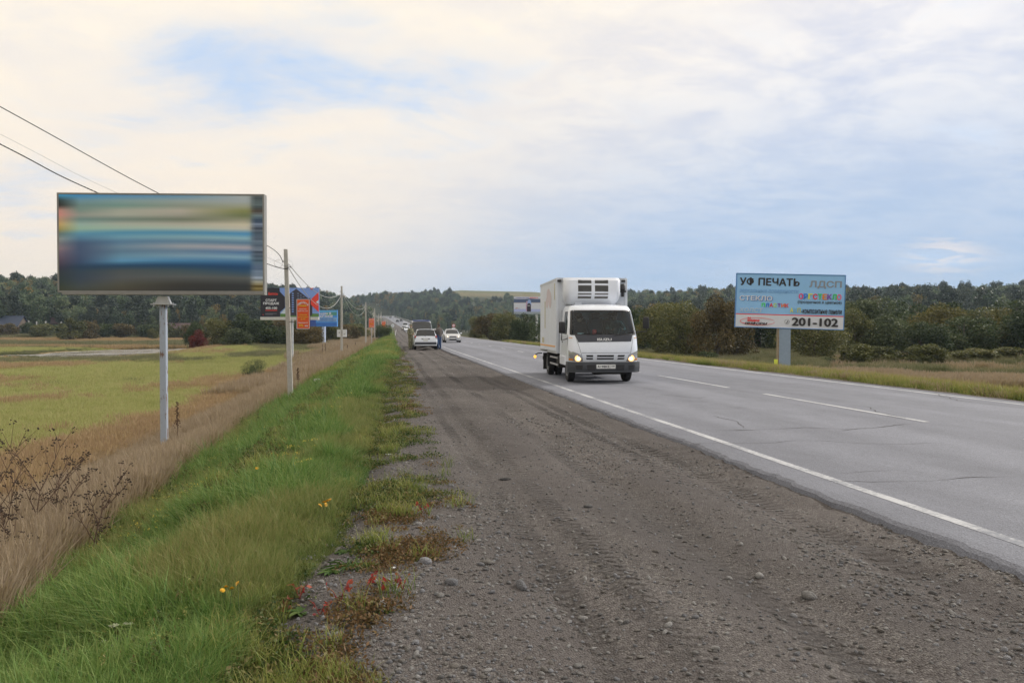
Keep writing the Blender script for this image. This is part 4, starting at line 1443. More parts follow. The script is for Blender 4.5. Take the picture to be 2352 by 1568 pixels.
lt_(572, 62, 826, 40, "dark", "small dark shrub beside the grey green one in the grass", 3, "willow_shrub", "shrub", leaf=0.12)
lt_(871, 152, 746, 38, "dark", "dark round bush on the verge beyond the parked cars", 1, "round_bush", "bush", leaf=0.2)
lt_(886, 150, 744, 32, "dark", "second dark round bush on the verge, nearer the shoulder", 3, "round_bush", "bush", leaf=0.2)

FG = "scattered bushes on the far meadow"
for px, d, top, w, kind, v, lab in [(18, 232, 742, 50, "brown", 0, "brown bush at the picture's left edge before the blue roof"),
                                    (62, 245, 740, 40, "dark", 1, "dark open bush right of the blue roofed house"),
                                    (104, 228, 742, 62, "olive", 2, "round olive bush alone on the tan grass"),
                                    (160, 206, 728, 64, "olive", 3, "largest olive bush on the far meadow below the big billboard"),
                                    (198, 214, 735, 60, "brown", 4, "brown bush joined to the largest olive one"),
                                    (236, 222, 742, 54, "dark", 0, "dark bush left of the big billboard's post"),
                                    (285, 224, 742, 60, "brown", 1, "brown bush at the middle of the far row"),
                                    (338, 226, 744, 56, "dark", 2, "dark bush in the far row before the brown fence"),
                                    (352, 214, 752, 26, "olive", 3, "small green bush standing forward of the far row"),
                                    (395, 226, 742, 62, "olive", 4, "pale olive bush just right of the big post"),
                                    (432, 224, 745, 50, "brown", 0, "brown bush at the right end of the far row"),
                                    (130, 250, 745, 50, "dark", 2, "dark bush half behind the round olive one"),
                                    (-40, 236, 738, 60, "dark", 3, "dark bush outside the picture's left edge")]:
    lt_(px, d, top, w, kind, lab, v, grp=FG, leaf=0.34, n_leaf=3600)

# ------------------------------------------------------------------ the wooded hillsides
def forest_proto(kind, shape, var, n, leaf):
    mb, V, Fs, tint = bush_parts(4000 + var * 13, 13.0, {"birch": 5.8, "poplar": 3.8, "pine": 5.6}[shape], n, leaf, shape, n_lobe=18)
    t = mb.build("t", BARK)
    tv = np.array([v.co for v in t.data.vertices]); tf = [tuple(p.vertices) for p in t.data.polygons if len(p.vertices) == 4]
    bpy.data.objects.remove(t)
    VV = np.concatenate([V, tv]); FF = np.concatenate([Fs, np.array(tf) + len(V)])
    mi = np.r_[np.zeros(len(Fs), int), np.ones(len(tf), int)]
    return np_mesh("forest_tree", VV, FF, [LEAFM[kind], BIRCH_BARK if shape == "birch" else BARK], mi, tint=np.r_[tint, np.zeros(len(tf))])


FP = [forest_proto("birch", "birch", i, 950, 0.75) for i in range(5)] + [forest_proto("pine", "pine", 10 + i, 950, 0.72) for i in range(3)] + [forest_proto("birchgold", "birch", 20 + i, 850, 0.75) for i in range(2)] + [forest_proto("birchgold", "poplar", 25, 800, 0.6)] + [forest_proto("birch", "poplar", 26, 800, 0.6)]
gf = np.random.default_rng(77)
fx, fy = [], []
def wood(n, x0, x1, d0, d1, k):
    x, y, d = in_view(n, d0, d1, k, x0=x0, x1=x1, g=gf)
    px, _ = pix_depth(x, y)
    dd = np.hypot(x, y)
    h0, h1 = np.interp(px, _hx, _h0), np.interp(px, _hx, _h1)
    u = x - XL(y)
    keep = (dd > h0 - 25) & (dd < h1 * np.where((px > 740) & (px < 960), 1.22, 1.06)) & ((np.abs(u - 3.9) > 16 + 8 * (y > 500)) | (y > 925))
    keep &= ~((px > 880) & (px < 1320) & (d > np.interp(px, [950, 1050, 1240, 1320], [1250, 810, 800, 1200]) + 30 * np.sin(px * 0.05)))
    return x[keep], y[keep]
for args in [(4200, -120, 760, 285, 620, 0.4), (2600, 700, 1000, 330, 1180, 0.3), (2300, 940, 1500, 330, 960, 0.4), (3500, 1350, 2480, 240, 640, 0.4)]:
    a, b_ = wood(*args)
    fx.append(a); fy.append(b_)
fx, fy = np.concatenate(fx), np.concatenate(fy)
# keep trunks apart
order = np.argsort(np.hypot(fx, fy))
cell, keep = set(), []
for i in order:
    key = (int(fx[i] / 3.0), int(fy[i] / 4.0))
    if key in cell:
        continue
    cell.add(key); keep.append(i)
fx, fy = fx[keep], fy[keep]
fpx, fd = pix_depth(fx, fy)
fz = T(fx, fy) - 0.2
n = len(fx)
pine_p = 0.13 + 0.28 * smooth(0.5, 0.68, fbm(fx * 0.012, fy * 0.012, 110, 3))
r_ = gf.random(n)
kindn = np.where(r_ < pine_p, 5 + gf.integers(0, 3, n), gf.integers(0, 5, n))
gold = (gf.random(n) < 0.09 + 0.22 * smooth(0.52, 0.66, fbm(fx * 0.02, fy * 0.02, 111, 3))) & (kindn < 5)
kindn = np.where(gold, 8 + gf.integers(0, 3, n), kindn)
kindn = np.where((gf.random(n) < 0.08) & (kindn < 5), 11, kindn)
fs = gf.uniform(0.62, 1.05, n) * np.where((kindn >= 5) & (kindn < 8), 1.12, 1.0)
fs *= np.where(np.hypot(fx, fy) < np.interp(fpx, _hx, _h0) + 12, 0.75, 1.0)
rot = np.stack([np.zeros(n), np.zeros(n), gf.uniform(0, 6.28, n)], 1)
# the nearest ones are trees of their own, the mass behind them is one wood
near = np.zeros(n, bool)
near[:] = False
score = np.hypot(fx, fy) / np.interp(fpx, _hx, _h0)
vis = (fpx > 0) & (fpx < 2352)
pick = [i for i in np.argsort(score) if vis[i]][:280]
near[pick] = True
names = [("birch_tree", "birch")] * 5 + [("pine_tree", "pine")] * 3 + [("birch_tree", "golden birch")] * 3 + [("birch_tree", "slim birch")]
for i in pick:
    nm, wd = names[kindn[i]]
    zones = [(140, "wood left of the big billboard"), (372, "wood beneath the big billboard, left of its post"), (600, "wood beneath the big billboard, right of its post"), (735, "wood behind the black billboard"), (880, "wood behind the row of poles"), (1000, "wood above the parked cars"), (1180, "wood below the far open field"), (1480, "wood behind the lorry"), (1690, "wood between lorry and blue billboard"), (1940, "wood behind the blue billboard"), (2150, "wood just past the blue billboard"), (9999, "wood at the right border")]
    where = next(w for lim, w in zones if fpx[i] < lim)
    desc = {"birch": "green birch at the front of the ", "pine": "dark pine at the front of the ", "golden birch": "gold birch at the front of the ", "slim birch": "slim birch at the front of the "}[wd]
    o = link(nm, FP[kindn[i]])
    o.location = (fx[i], fy[i], fz[i]); o.rotation_euler = (0, 0, rot[i, 2]); s = fs[i]
    o.scale = (s, s, s)
    tag(o, desc + where, "tree", wd + " trees of the " + where)
rest = ~near
scatter("forest", np.stack([fx, fy, fz], 1)[rest], rot[rest], np.stack([fs, fs, fs], 1)[rest], kindn[rest], FP, "mixed birch and pine wood covering the hills", "forest")
# ------------------------------------------------------------------ concrete poles and wires
CONCRETE = mat("pole_concrete", (0.47, 0.455, 0.42), 0.9, var=0.14, scale=9, bump=0.006, bscale=60)
STEEL = mat("galvanised_steel", (0.45, 0.46, 0.47), 0.45, 0.7, var=0.12)
BLACKP = mat("black_bracket", (0.02, 0.02, 0.022), 0.5)
WHITEP = mat("white_enamel", (0.72, 0.73, 0.74), 0.45, var=0.05)
CABLE = mat("aluminium_cable", (0.52, 0.51, 0.49), 0.5, 0.4)
CABLE_D = mat("black_cable", (0.035, 0.035, 0.038), 0.6)
INSUL = mat("porcelain", (0.65, 0.63, 0.6), 0.25)


def concrete_pole(px, d, top_y, w0, lean, label):
    p = col_at(px, d)
    ztop = CAM_H + (755 - top_y) * d / F_PX
    h = ztop - p.z
    t = thing("utility_pole", label, "pole", p, 0.06, "concrete poles along the bank")
    mb = MB()
    rows = []
    for z, k in ((-0.4, 1.0), (0, 1.0), (h * 0.5, 0.87), (h - 0.02, 0.74), (h, 0.70)):
        a, b = w0 * k / 2, w0 * k * 0.46
        c = 0.22 * a
        x0 = lean * (z / h)
        rows.append([Vector((x0 + sx * (a - (c if q else 0)), sy * (b - (0 if q else c)), z)) for sx, sy, q in
                     ((-1, -1, 0), (-1, -1, 1), (1, -1, 1), (1, -1, 0), (1, 1, 0), (1, 1, 1), (-1, 1, 1), (-1, 1, 0))])
    n = 8
    vs = [v for r_ in rows for v in r_]
    fs = [(i * n + k, i * n + (k + 1) % n, (i + 1) * n + (k + 1) % n, (i + 1) * n + k) for i in range(len(rows) - 1) for k in range(n)] + [tuple(range((len(rows) - 1) * n, len(rows) * n))]
    mb.add(vs, fs).build("shaft", CONCRETE, t)
    zb = h - 0.62
    mb = MB()
    for q in (zb, zb - 0.12):
        mb.box((lean * 0.9, 0, q), (w0 * 0.86, w0 * 0.84, 0.03))
    mb.build("clamp_band", STEEL, t)
    MB().tube([(lean * .9 + w0 * 0.42, -0.02, zb - 0.06), (lean * .9 + w0 * 0.42 + 0.08, -0.06, zb - 0.06), (lean * .9 + w0 * 0.42 + 0.10, -0.08, zb - 0.02)], 0.012, 6).build("wire_hook", BLACKP, t)
    MB().lathe([(0.015, 0), (0.035, 0.01), (0.02, 0.03), (0.035, 0.05), (0.02, 0.07), (0.01, 0.09)], (lean * 0.9 - w0 * 0.42 - 0.03, -0.05, zb + 0.12), "Z", 10).build("insulator", INSUL, t, True)
    return t, h, lean


POLES = []
for px, d, ty, lean, lab in [(667, 31.5, 573, -0.16, "nearest concrete pole carrying the orange banner"),
                             (784.5, 67, 657, 0.02, "second concrete pole with the small white board"),
                             (840, 105, 694, 0.02, "third concrete pole beside the smaller orange sign"),
                             (860.5, 143, 708, 0.0, "fourth concrete pole, just past the smaller orange sign"),
                             (869.5, 178, 720, 0.05, "fifth concrete pole with a grey meter box"),
                             (875.5, 214, 716, 0.0, "sixth concrete pole standing taller among the far ones"),
                             (884.5, 262, 726, 0.0, "seventh concrete pole in the far row"),
                             (889, 310, 731, 0.0, "eighth concrete pole, last of the far row")]:
    t, h, le = concrete_pole(px, d, ty, 0.20, lean, lab)
    POLES.append((t, h, le))


def wire(name, label, pts, r, material, twist=False):
    mb = MB()
    if twist:
        n = len(pts)
        for ph in (0, math.pi):
            q = []
            for i, p in enumerate(pts):
                a = i * 1.15 + ph
                q.append(Vector(p) + Vector((math.cos(a), 0, math.sin(a))) * r * 1.1)
            mb.tube(q, r, 6)
    else:
        mb.tube(pts, r, 6)
    return tag(mb.build(name, material, None, True), label, "wire", "overhead wires along the poles")


def span(a, b, sag, n=24):
    a, b = Vector(a), Vector(b)
    return [a.lerp(b, i / n) - Vector((0, 0, 4 * sag * (i / n) * (1 - i / n))) for i in range(n + 1)]


def hook(i, dz=0.0, dx=0.0):
    t, h, le = POLES[i]
    p = t.location
    return Vector((p.x + le * 0.9 + dx, p.y - 0.08, p.z + h - 0.62 + dz))


def drop_wire(p_edge, p_board, p_out):
    """the line comes down to the nearest pole from a taller one out in the field, behind the big billboard"""
    a, b, c = at(p_edge[0], p_edge[1], 20.0), at(p_board[0], p_board[1], p_board[2]), at(p_out[0], p_out[1], 30.2)
    first = a + (a - b) * 2.2
    return [first, a, b, c]


def thread(P, end, n):
    """smooth curve through the measured points"""
    P = [Vector(p) for p in P] + [Vector(end)]
    Q = []
    for i in range(len(P) - 1):
        p0_, p1_, p2_, p3_ = P[max(i - 1, 0)], P[i], P[i + 1], P[min(i + 2, len(P) - 1)]
        for k in range(n):
            t = k / n
            Q.append(0.5 * ((2 * p1_) + (p2_ - p0_) * t + (2 * p0_ - 5 * p1_ + 4 * p2_ - p3_) * t * t + (3 * p1_ - p0_ - 3 * p2_ + p3_) * t ** 3))
    return Q + [P[-1]]


wire("overhead_wire", "thickest overhead wire slanting from the upper left corner to the nearest pole", thread(drop_wire((0, 245), (358, 441, 24.9), (612, 563)), hook(0, 0.12, -0.10), 16), 0.013, CABLE_D)
wire("overhead_wire", "thin overhead wire between the two thicker ones at upper left", thread(drop_wire((0, 308), (255, 437, 23.4), (612, 590)), hook(0, 0.0, -0.12), 16), 0.006, CABLE)
wire("overhead_wire", "twisted black overhead cable, lowest at upper left", thread(drop_wire((0, 331), (220, 441, 22.85), (612, 605)), hook(0, -0.06, 0.14), 110), 0.009, CABLE_D, True)
ordn = ["first", "second", "third", "fourth", "fifth", "sixth", "seventh", "eighth"]
for i in range(5):
    wire("overhead_wire", f"upper pale wire sagging between the {ordn[i]} and {ordn[i+1]} concrete poles", span(hook(i, 0.06, 0.1), hook(i + 1, 0.06, -0.08), 0.75), 0.014, CABLE)
    wire("overhead_wire", f"lower pale wire sagging between the {ordn[i]} and {ordn[i+1]} concrete poles", span(hook(i, -0.12, 0.12), hook(i + 1, -0.14, -0.05), 1.25), 0.013, CABLE)
p0 = hook(0)
loop = [p0 + Vector((-0.10 - 0.16 * (1 - math.cos(a)), -0.08, 0.10 - 0.17 * math.sin(a) * (1 if a < math.pi else 0.6))) for a in np.linspace(0, 5.2, 22)]
wire("loose_wire_loop", "loose loop of wire left of the nearest pole's top", loop, 0.006, CABLE)
loop = [p0 + Vector((0.07 + 0.20 * math.sin(a * 0.5) ** 2 * 1.0, -0.1, 0.22 - 0.30 * a / 5.0 + 0.05 * math.sin(a))) for a in np.linspace(0, 5.0, 18)]
wire("loose_wire_loop", "loose end of wire hanging right of the nearest pole's top", loop, 0.005, CABLE)

# ------------------------------------------------------------------ lettering and panels
_mats = {}


def ink(r, g, b, k=1.5):
    key = (r, g, b, k)
    if key not in _mats:
        _mats[key] = mat(f"ink_{r}_{g}_{b}", tuple(c * min(1.0, 0.82 / max(rgb(r, g, b, k))) for c in rgb(r, g, b, k)), 0.5, var=0.03, scale=3)
    return _mats[key]


def letters(parent, s, box, y, material, bold=0.02, shear=0.0, name="lettering", serif=False):
    """text as real flat letters fitted to box=(x0, x1, z0, z1) in the parent's plane, facing -y"""
    c = bpy.data.curves.new("t", "FONT")
    c.body = s
    bold = min(bold, 0.05)
    c.shear = shear
    c.resolution_u = 3
    c.extrude = 0.0
    o = bpy.data.objects.new("t", c)
    COL.objects.link(o)
    me = bpy.data.meshes.new_from_object(o)
    bpy.data.objects.remove(o)
    # bold: the same flat letter struck five times, a hair apart
    bm = bmesh.new()
    bm.from_mesh(me)
    if bold > 0:
        src = list(bm.faces)
        for q, (ox, oz) in enumerate(((1, 0), (-1, 0), (0, 1), (0, -1))):
            r_ = bmesh.ops.duplicate(bm, geom=src)
            for v in r_["geom"]:
                if isinstance(v, bmesh.types.BMVert):
                    v.co += Vector((ox * bold, oz * bold * .8, (q + 1) * .1))
    bm.to_mesh(me); bm.free()
    n = len(me.vertices)
    co = np.empty(n * 3, np.float32); me.vertices.foreach_get("co", co); co = co.reshape(-1, 3)
    lo, hi = co.min(0), co.max(0)
    x0, x1, z0, z1 = box
    out_ = np.stack([x0 + (co[:, 0] - lo[0]) / max(hi[0] - lo[0], 1e-6) * (x1 - x0), y + co[:, 2] * 0.002, z0 + (co[:, 1] - lo[1]) / max(hi[1] - lo[1], 1e-6) * (z1 - z0)], 1).astype(np.float32)
    me.vertices.foreach_set("co", out_.ravel())
    me.materials.clear(); me.materials.append(material)
    me.update()
    return link(name, me, parent)


def flat(parent, poly, y, material, name):
    me = bpy.data.meshes.new(name)
    me.from_pydata([(x, y, z) for x, z in poly], [], [tuple(range(len(poly)))])
    me.materials.append(material)
    return link(name, me, parent)


def rect(x0, x1, z0, z1):
    return [(x0, z0), (x1, z0), (x1, z1), (x0, z1)]


class Sheet:
    """an advertising panel; places print by fractions (u right, v down) of its face"""

    def __init__(s, parent, cx, z0, w, h, material, depth=0.18):
        s.x0, s.z1, s.w, s.h = cx - w / 2, z0 + h, w, h
        s.o = MB().box((cx, depth / 2, z0 + h / 2), (w, depth, h)).build("panel", material, parent)
        s.y = -0.004
        s.k = 0

    def P(s, u, v):
        return (s.x0 + u * s.w, s.z1 - v * s.h)

    def text(s, t, u0, u1, v0, v1, m, **k):
        s.k += 1
        a, b = s.P(u0, v1), s.P(u1, v0)
        return letters(s.o, t, (a[0], b[0], a[1], b[1]), s.y - 0.012 - 0.0015 * s.k, m, **k)

    def poly(s, uv, m, name="printed_shape"):
        s.k += 1
        return flat(s.o, [s.P(*q) for q in uv], s.y - 0.0015 * s.k, m, name)

    def rect(s, u0, u1, v0, v1, m, name="printed_band"):
        return s.poly([(u0, v1), (u1, v1), (u1, v0), (u0, v0)], m, name)


def frame(parent, cx, z0, w, h, t, y0, y1, material, name="frame_bar"):
    for c, d in (((cx, z0 - t / 2), (w + 2 * t, t)), ((cx, z0 + h + t / 2), (w + 2 * t, t)), ((cx - w / 2 - t / 2, z0 + h / 2), (t, h)), ((cx + w / 2 + t / 2, z0 + h / 2), (t, h))):
        MB().box((c[0], (y0 + y1) / 2, c[1]), (d[0], y1 - y0, d[1])).build(name, material, parent)


FRAME_GREY = mat("billboard_frame", (0.27, 0.265, 0.25), 0.6, var=0.1)
LEDGE = mat("white_ledge", (0.60, 0.60, 0.60), 0.55, var=0.08)
RUST_POST = None


def rusty_mat():
    m, t, b = nodes_of("rusting_blue_grey_post")
    c = t.nodes.new("ShaderNodeTexCoord")
    mp = t.nodes.new("ShaderNodeMapping"); mp.inputs["Scale"].default_value = (1, 1, 0.22)
    t.links.new(c.outputs["Object"], mp.inputs[0])
    n = t.nodes.new("ShaderNodeTexNoise"); n.inputs["Scale"].default_value = 9; n.inputs["Detail"].default_value = 9; n.inputs["Roughness"].default_value = 0.7
    t.links.new(mp.outputs[0], n.inputs["Vector"])
    r = t.nodes.new("ShaderNodeMapRange"); r.inputs[1].default_value = 0.545; r.inputs[2].default_value = 0.60
    t.links.new(n.outputs["Fac"], r.inputs[0])
    mx = t.nodes.new("ShaderNodeMix"); mx.data_type = "RGBA"
    mx.inputs[6].default_value = (0.37, 0.42, 0.50, 1); mx.inputs[7].default_value = (0.17, 0.085, 0.04, 1)
    t.links.new(r.outputs[0], mx.inputs[0]); t.links.new(mx.outputs[2], b.inputs["Base Color"])
    b.inputs["Roughness"].default_value = 0.6
    return m


# ---- the big billboard, its print smeared into soft horizontal bands
dB = 22.4
pB = at(372, 755, dB)
gB = float(T(pB.x, pB.y))
BB = thing("billboard", "big billboard with a blurred blue and grey print on a rusting post", "billboard", (pB.x, pB.y, gB), YAW * -1 + 0.05)
sB = dB / F_PX
zb0 = CAM_H + (755 - 668) * sB - gB
wB, hB = 458 * sB, 219 * sB
xB = (372.5 - 372) * sB
UC = [0, .1, .3, .6, .9, 1.0]
ROWS = [(0.0, (60,150,200),(70,145,200),(90,145,190),(110,150,180),(165,175,180),(100,110,115)),
        (.05,(40,60,62),(110,150,170),(130,160,165),(150,165,165),(160,170,175),(80,95,100)),
        (.1,(40,40,40),(110,140,140),(115,150,145),(140,150,140),(155,160,140),(60,75,80)),
        (.15,(195,140,130),(120,145,140),(165,170,160),(180,175,165),(130,135,85),(90,80,75)),
        (.2,(205,140,135),(150,155,150),(170,175,165),(160,160,150),(110,120,85),(70,90,100)),
        (.25,(190,150,120),(110,140,140),(110,130,125),(110,120,105),(150,150,130),(75,95,120)),
        (.3,(200,170,110),(150,180,175),(170,180,170),(175,175,165),(200,195,175),(85,100,125)),
        (.35,(165,150,90),(150,185,170),(160,185,175),(175,190,180),(190,190,180),(90,100,115)),
        (.4,(100,120,120),(90,150,180),(80,145,180),(75,140,180),(70,140,190),(85,105,125)),
        (.45,(140,150,150),(80,125,160),(110,160,185),(130,170,185),(140,180,195),(90,105,125)),
        (.5,(120,120,130),(65,90,125),(85,125,160),(95,130,160),(90,125,155),(90,110,130)),
        (.55,(140,120,130),(65,85,120),(110,140,165),(160,165,175),(175,170,180),(95,110,130)),
        (.6,(110,95,115),(65,85,120),(90,125,155),(100,130,160),(80,120,165),(90,105,125)),
        (.65,(95,80,100),(60,80,115),(100,145,175),(125,160,185),(130,170,195),(85,105,125)),
        (.7,(75,65,85),(50,75,110),(90,150,190),(70,130,175),(60,110,155),(85,110,130)),
        (.75,(50,50,70),(30,60,90),(25,65,100),(20,65,105),(15,65,110),(90,110,140)),
        (.8,(45,55,65),(45,65,85),(70,80,85),(60,80,90),(40,75,105),(120,140,165)),
        (.87,(40,55,60),(50,65,85),(80,85,90),(85,90,92),(85,90,90),(150,165,185)),
        (.95,(50,60,50),(60,70,75),(75,75,65),(50,50,48),(40,45,50),(120,105,60)),
        (1.0,(55,60,45),(60,65,55),(60,55,45),(35,38,40),(40,45,45),(120,110,65))]
nu, nv = 60, 90
uu, vv = np.linspace(0, 1, nu), np.linspace(0, 1, nv)
UU, VV = np.meshgrid(uu, vv)
# the bands arch gently up to the right
Vq = np.clip(VV + 0.030 * np.sin(np.clip(UU, 0, 0.9) * math.pi * 0.9) * smooth(0.12, 0.5, VV) * (1 - smooth(0.93, 1, VV)) - 0.012, 0, 1)
rv = np.array([r_[0] for r_ in ROWS]); rc = np.array([r_[1:] for r_ in ROWS], float)
img = np.zeros((nv, nu, 3))
for ch in range(3):
    rows_at = np.stack([np.interp(Vq.ravel(), rv, rc[:, j, ch]).reshape(nv, nu) for j in range(6)], 0)
    for a_ in range(nu):
        j = min(np.searchsorted(UC, uu[a_], side="right") - 1, 4)
        f = (uu[a_] - UC[j]) / (UC[j + 1] - UC[j])
        if j == 4:
            f = smooth(0.25, 0.62, f)
        f = float(f)
        img[:, a_, ch] = rows_at[j, :, a_] * (1 - f) + rows_at[j + 1, :, a_] * f
gs = np.random.default_rng(5)
streak = np.repeat(gs.normal(0, 20, 45), 2)[:, None, None]
img = np.clip(img + streak * smooth(0.925, 0.97, UU)[:, :, None], 4, 250)
L = np.where(img / 255 <= 0.04045, img / 255 / 12.92, ((img / 255 + 0.055) / 1.055) ** 2.4)
PV = np.stack([xB - wB / 2 + UU * wB, np.full_like(UU, -0.012), zb0 + hB - VV * hB], -1).reshape(-1, 3)
PF = np.array([(i * nu + j, (i + 1) * nu + j, (i + 1) * nu + j + 1, i * nu + j + 1) for i in range(nv - 1) for j in range(nu - 1)])
PRINT = mat_attr("blurred_print", "print", 0.6, 1.5)
panelB = MB().box((xB, 0.11, zb0 + hB / 2), (wB, 0.22, hB)).build("panel", FRAME_GREY, BB)
me = np_mesh("blurred_print", PV, PF, PRINT)
ca = me.color_attributes.new("print", "FLOAT_COLOR", "POINT")
ca.data.foreach_set("color", np.concatenate([L.reshape(-1, 3), np.ones((nu * nv, 1))], 1).astype(np.float32).ravel())
link("blurred_print", me, panelB)
frame(BB, xB, zb0, wB, hB, 0.045, -0.02, 0.26, FRAME_GREY)
MB().box((xB + 0.1, 0.0, zb0 - 0.08), (wB * 0.99, 0.30, 0.05)).build("lower_ledge", FRAME_GREY, BB)
RUST_POST = rusty_mat()
pw = 14.5 * sB
MB().box((0, 0.12, (zb0 - 0.35) / 2 - 0.2), (pw, pw * 0.9, zb0 - 0.35 + 0.4), 0.012).build("post", RUST_POST, BB)
MB().box((0, 0.12, zb0 - 0.36), (0.52, 0.46, 0.025)).build("flange_plate", STEEL, BB)
for sx in (-0.19, 0.19):
    for sy in (-0.05, 0.29):
        MB().cyl((sx, sy, zb0 - 0.43), (sx, sy, zb0 - 0.31), 0.022, n=6).build("flange_bolt", STEEL, BB)
mb = MB()
mb.prism([(-0.21, zb0 - 0.345), (0.21, zb0 - 0.345), (0.12, zb0 - 0.14), (-0.12, zb0 - 0.14)], 0.05, 0.19)
mb.build("gusset", STEEL, BB)

# ---- blue price board on the right
dR = 46.7
pR = at(1803, 755, dR)
gR = float(T(pR.x, pR.y))
sR = dR / F_PX
RB = thing("billboard", "bright blue lettered billboard on a grey ribbed post right of the road", "billboard", (pR.x, pR.y, gR), -YAW - 0.16)
zr0 = CAM_H + (755 - 753) * sR - gR
tilt_o = bpy.data.objects.new("board", None)
COL.objects.link(tilt_o)
tilt_o.parent = RB
tilt_o.location = (0.2, 0, zr0)
tilt_o.rotation_euler = (0, R(1.75), 0)
S = Sheet(tilt_o, 0, 0, 238 * sR, 122 * sR, mat("light_blue_print", (0.30, 0.58, 0.95), 0.5, var=0.03, scale=2))
K = ink(35, 32, 36)
S.rect(0, 1, 0.765, 1, ink(222, 226, 238)); S.rect(0, 1, 0.75, 0.767, ink(200, 30, 40))
S.text("УФ ПЕЧАТЬ", .027, .586, .062, .222, K, bold=0.035)
S.text("ЛДСП", .675, .972, .103, .250, ink(120, 125, 135), bold=0.03)
S.text("зеркальные поверхности", .028, .578, .285, .372, ink(105, 150, 195), bold=0.02, shear=0.15)
S.text("СТЕКЛО", .035, .345, .414, .508, ink(70, 105, 170), bold=0.03)
S.text("СТЕКЛО", .030, .338, .409, .500, ink(238, 242, 250), bold=0.02)
cl = [(60, 190, 75), (40, 120, 220), (220, 60, 60), (170, 200, 60), (120, 60, 150), (235, 120, 50), (200, 60, 50)]
for i, (ch, c) in enumerate(zip("ПЛАСТИК", cl)):
    S.text(ch, .24 + i * .0365, .24 + i * .0365 + .033, .543, .617, ink(*c), bold=0.04)
cl = [(235, 70, 130), (70, 140, 240), (215, 215, 60), (220, 50, 60), (50, 170, 90), (240, 140, 50), (110, 60, 150), (40, 165, 80), (240, 110, 150)]
for i, (ch, c) in enumerate(zip("ОРГСТЕКЛО", cl)):
    S.text(ch, .581 + i * .0436, .581 + i * .0436 + .043, .346, .454, ink(*c), bold=0.045)
S.text("(прозрачное и цветное)", .573, .975, .477, .545, K, bold=0.02)
S.text("холст", .03, .255, .64, .722, ink(175, 195, 215), bold=0.02, shear=0.15)
for i, (ch, c) in enumerate(zip("АКП", [(215, 215, 90), (110, 160, 190), (165, 165, 70)])):
    S.text(ch, .505 + i * .034, .505 + i * .034 + .030, .62, .709, ink(*c), bold=0.03)
S.text("-композитные панели", .609, .980, .64, .722, K, bold=0.03)
# agency emblem: a swept ring round two words
ring = []
for a_ in np.linspace(0.35, 2 * math.pi - 0.1, 46):
    ring.append((0.205 + 0.165 * math.cos(a_), 0.893 - 0.072 * math.sin(a_)))
inner = [(0.205 + (0.165 - 0.0045) * math.cos(a_) + 0.001, 0.893 - (0.072 - (0.008 + 0.022 * max(0, -math.sin(a_)) * max(0, -math.cos(a_)))) * math.sin(a_)) for a_ in np.linspace(0.35, 2 * math.pi - 0.1, 46)]
S.k += 1
mb = MB()
pp = [S.P(*q) for q in ring]; qq = [S.P(*q) for q in inner]
yk = S.y - 0.0015 * S.k
mb.add([(x, yk, z) for x, z in pp] + [(x, yk, z) for x, z in qq], [(i, i + 1, 46 + i + 1, 46 + i) for i in range(45)])
mb.build("emblem_ring", ink(205, 40, 45), S.o)
S.text("М", .113, .140, .815, .850, ink(205, 40, 45), bold=0.05)
S.text("медиа", .110, .225, .855, .905, ink(205, 40, 45), bold=0.05, shear=0.15)
S.text("ИНФОРМ", .085, .300, .908, .958, K, bold=0.06, shear=0.3)
# telephone emblem
mb = MB()
cxu = S.P(.481, .885)
S.k += 1
yk = S.y - 0.0015 * S.k
rr = 0.13
N = 28
mb.add([(cxu[0] + rr * math.cos(2 * math.pi * i / N), yk, cxu[1] + rr * math.sin(2 * math.pi * i / N)) for i in range(N)] + [(cxu[0] + rr * .9 * math.cos(2 * math.pi * i / N), yk, cxu[1] + rr * .9 * math.sin(2 * math.pi * i / N)) for i in range(N)], [(i, (i + 1) % N, N + (i + 1) % N, N + i) for i in range(N)])
mb.tube([(cxu[0] - 0.05, yk, cxu[1] - 0.06), (cxu[0] + 0.02, yk, cxu[1] - 0.03), (cxu[0] + 0.04, yk, cxu[1] + 0.06)], [0.022, 0.014, 0.022], 6)
mb.build("telephone_emblem", K, S.o)
S.text("201-102", .524, .951, .80, .958, K, bold=0.04)
for c, d in (((-238 * sR / 2 - 0.02, 0.09, 61 * sR), (0.04, 0.24, 122 * sR)), ((0, 0.09, 122 * sR + 0.02), (238 * sR + 0.08, 0.24, 0.04)), ((0, 0.09, -0.02), (238 * sR + 0.08, 0.24, 0.04)), ((238 * sR / 2 + 0.02, 0.09, 61 * sR), (0.04, 0.24, 122 * sR))):
    MB().box(c, d).build("frame_bar", ink(60, 110, 165), tilt_o)
POST_G = mat("grey_blue_ribbed_steel", (0.33, 0.42, 0.55), 0.5, 0.2, var=0.06)
mb = MB()
wp = 25 * sR
n = 10
pts = []
for i in range(n):
    x0 = -wp / 2 + wp * i / n
    pts += [(x0, -0.30), (x0 + wp / n * 0.45, -0.30), (x0 + wp / n * 0.5, -0.285), (x0 + wp / n * 0.95, -0.285)]
pts += [(wp / 2, -0.30), (wp / 2, 0.30), (-wp / 2, 0.30)]
vs = [(x, y + 0.3, -0.4) for x, y in pts] + [(x, y + 0.3, zr0 + 0.1) for x, y in pts]
m_ = len(pts)
mb.add(vs, [(i, (i + 1) % m_, m_ + (i + 1) % m_, m_ + i) for i in range(m_)])
mb.build("post", POST_G, RB)
MB().box((-wp / 2 - 0.035, 0.3, zr0 / 2 - 0.2), (0.06, 0.55, zr0 + 0.4)).build("post_edge_strip", mat("weathered_wood", (0.30, 0.24, 0.17), 0.85, var=0.2), RB)
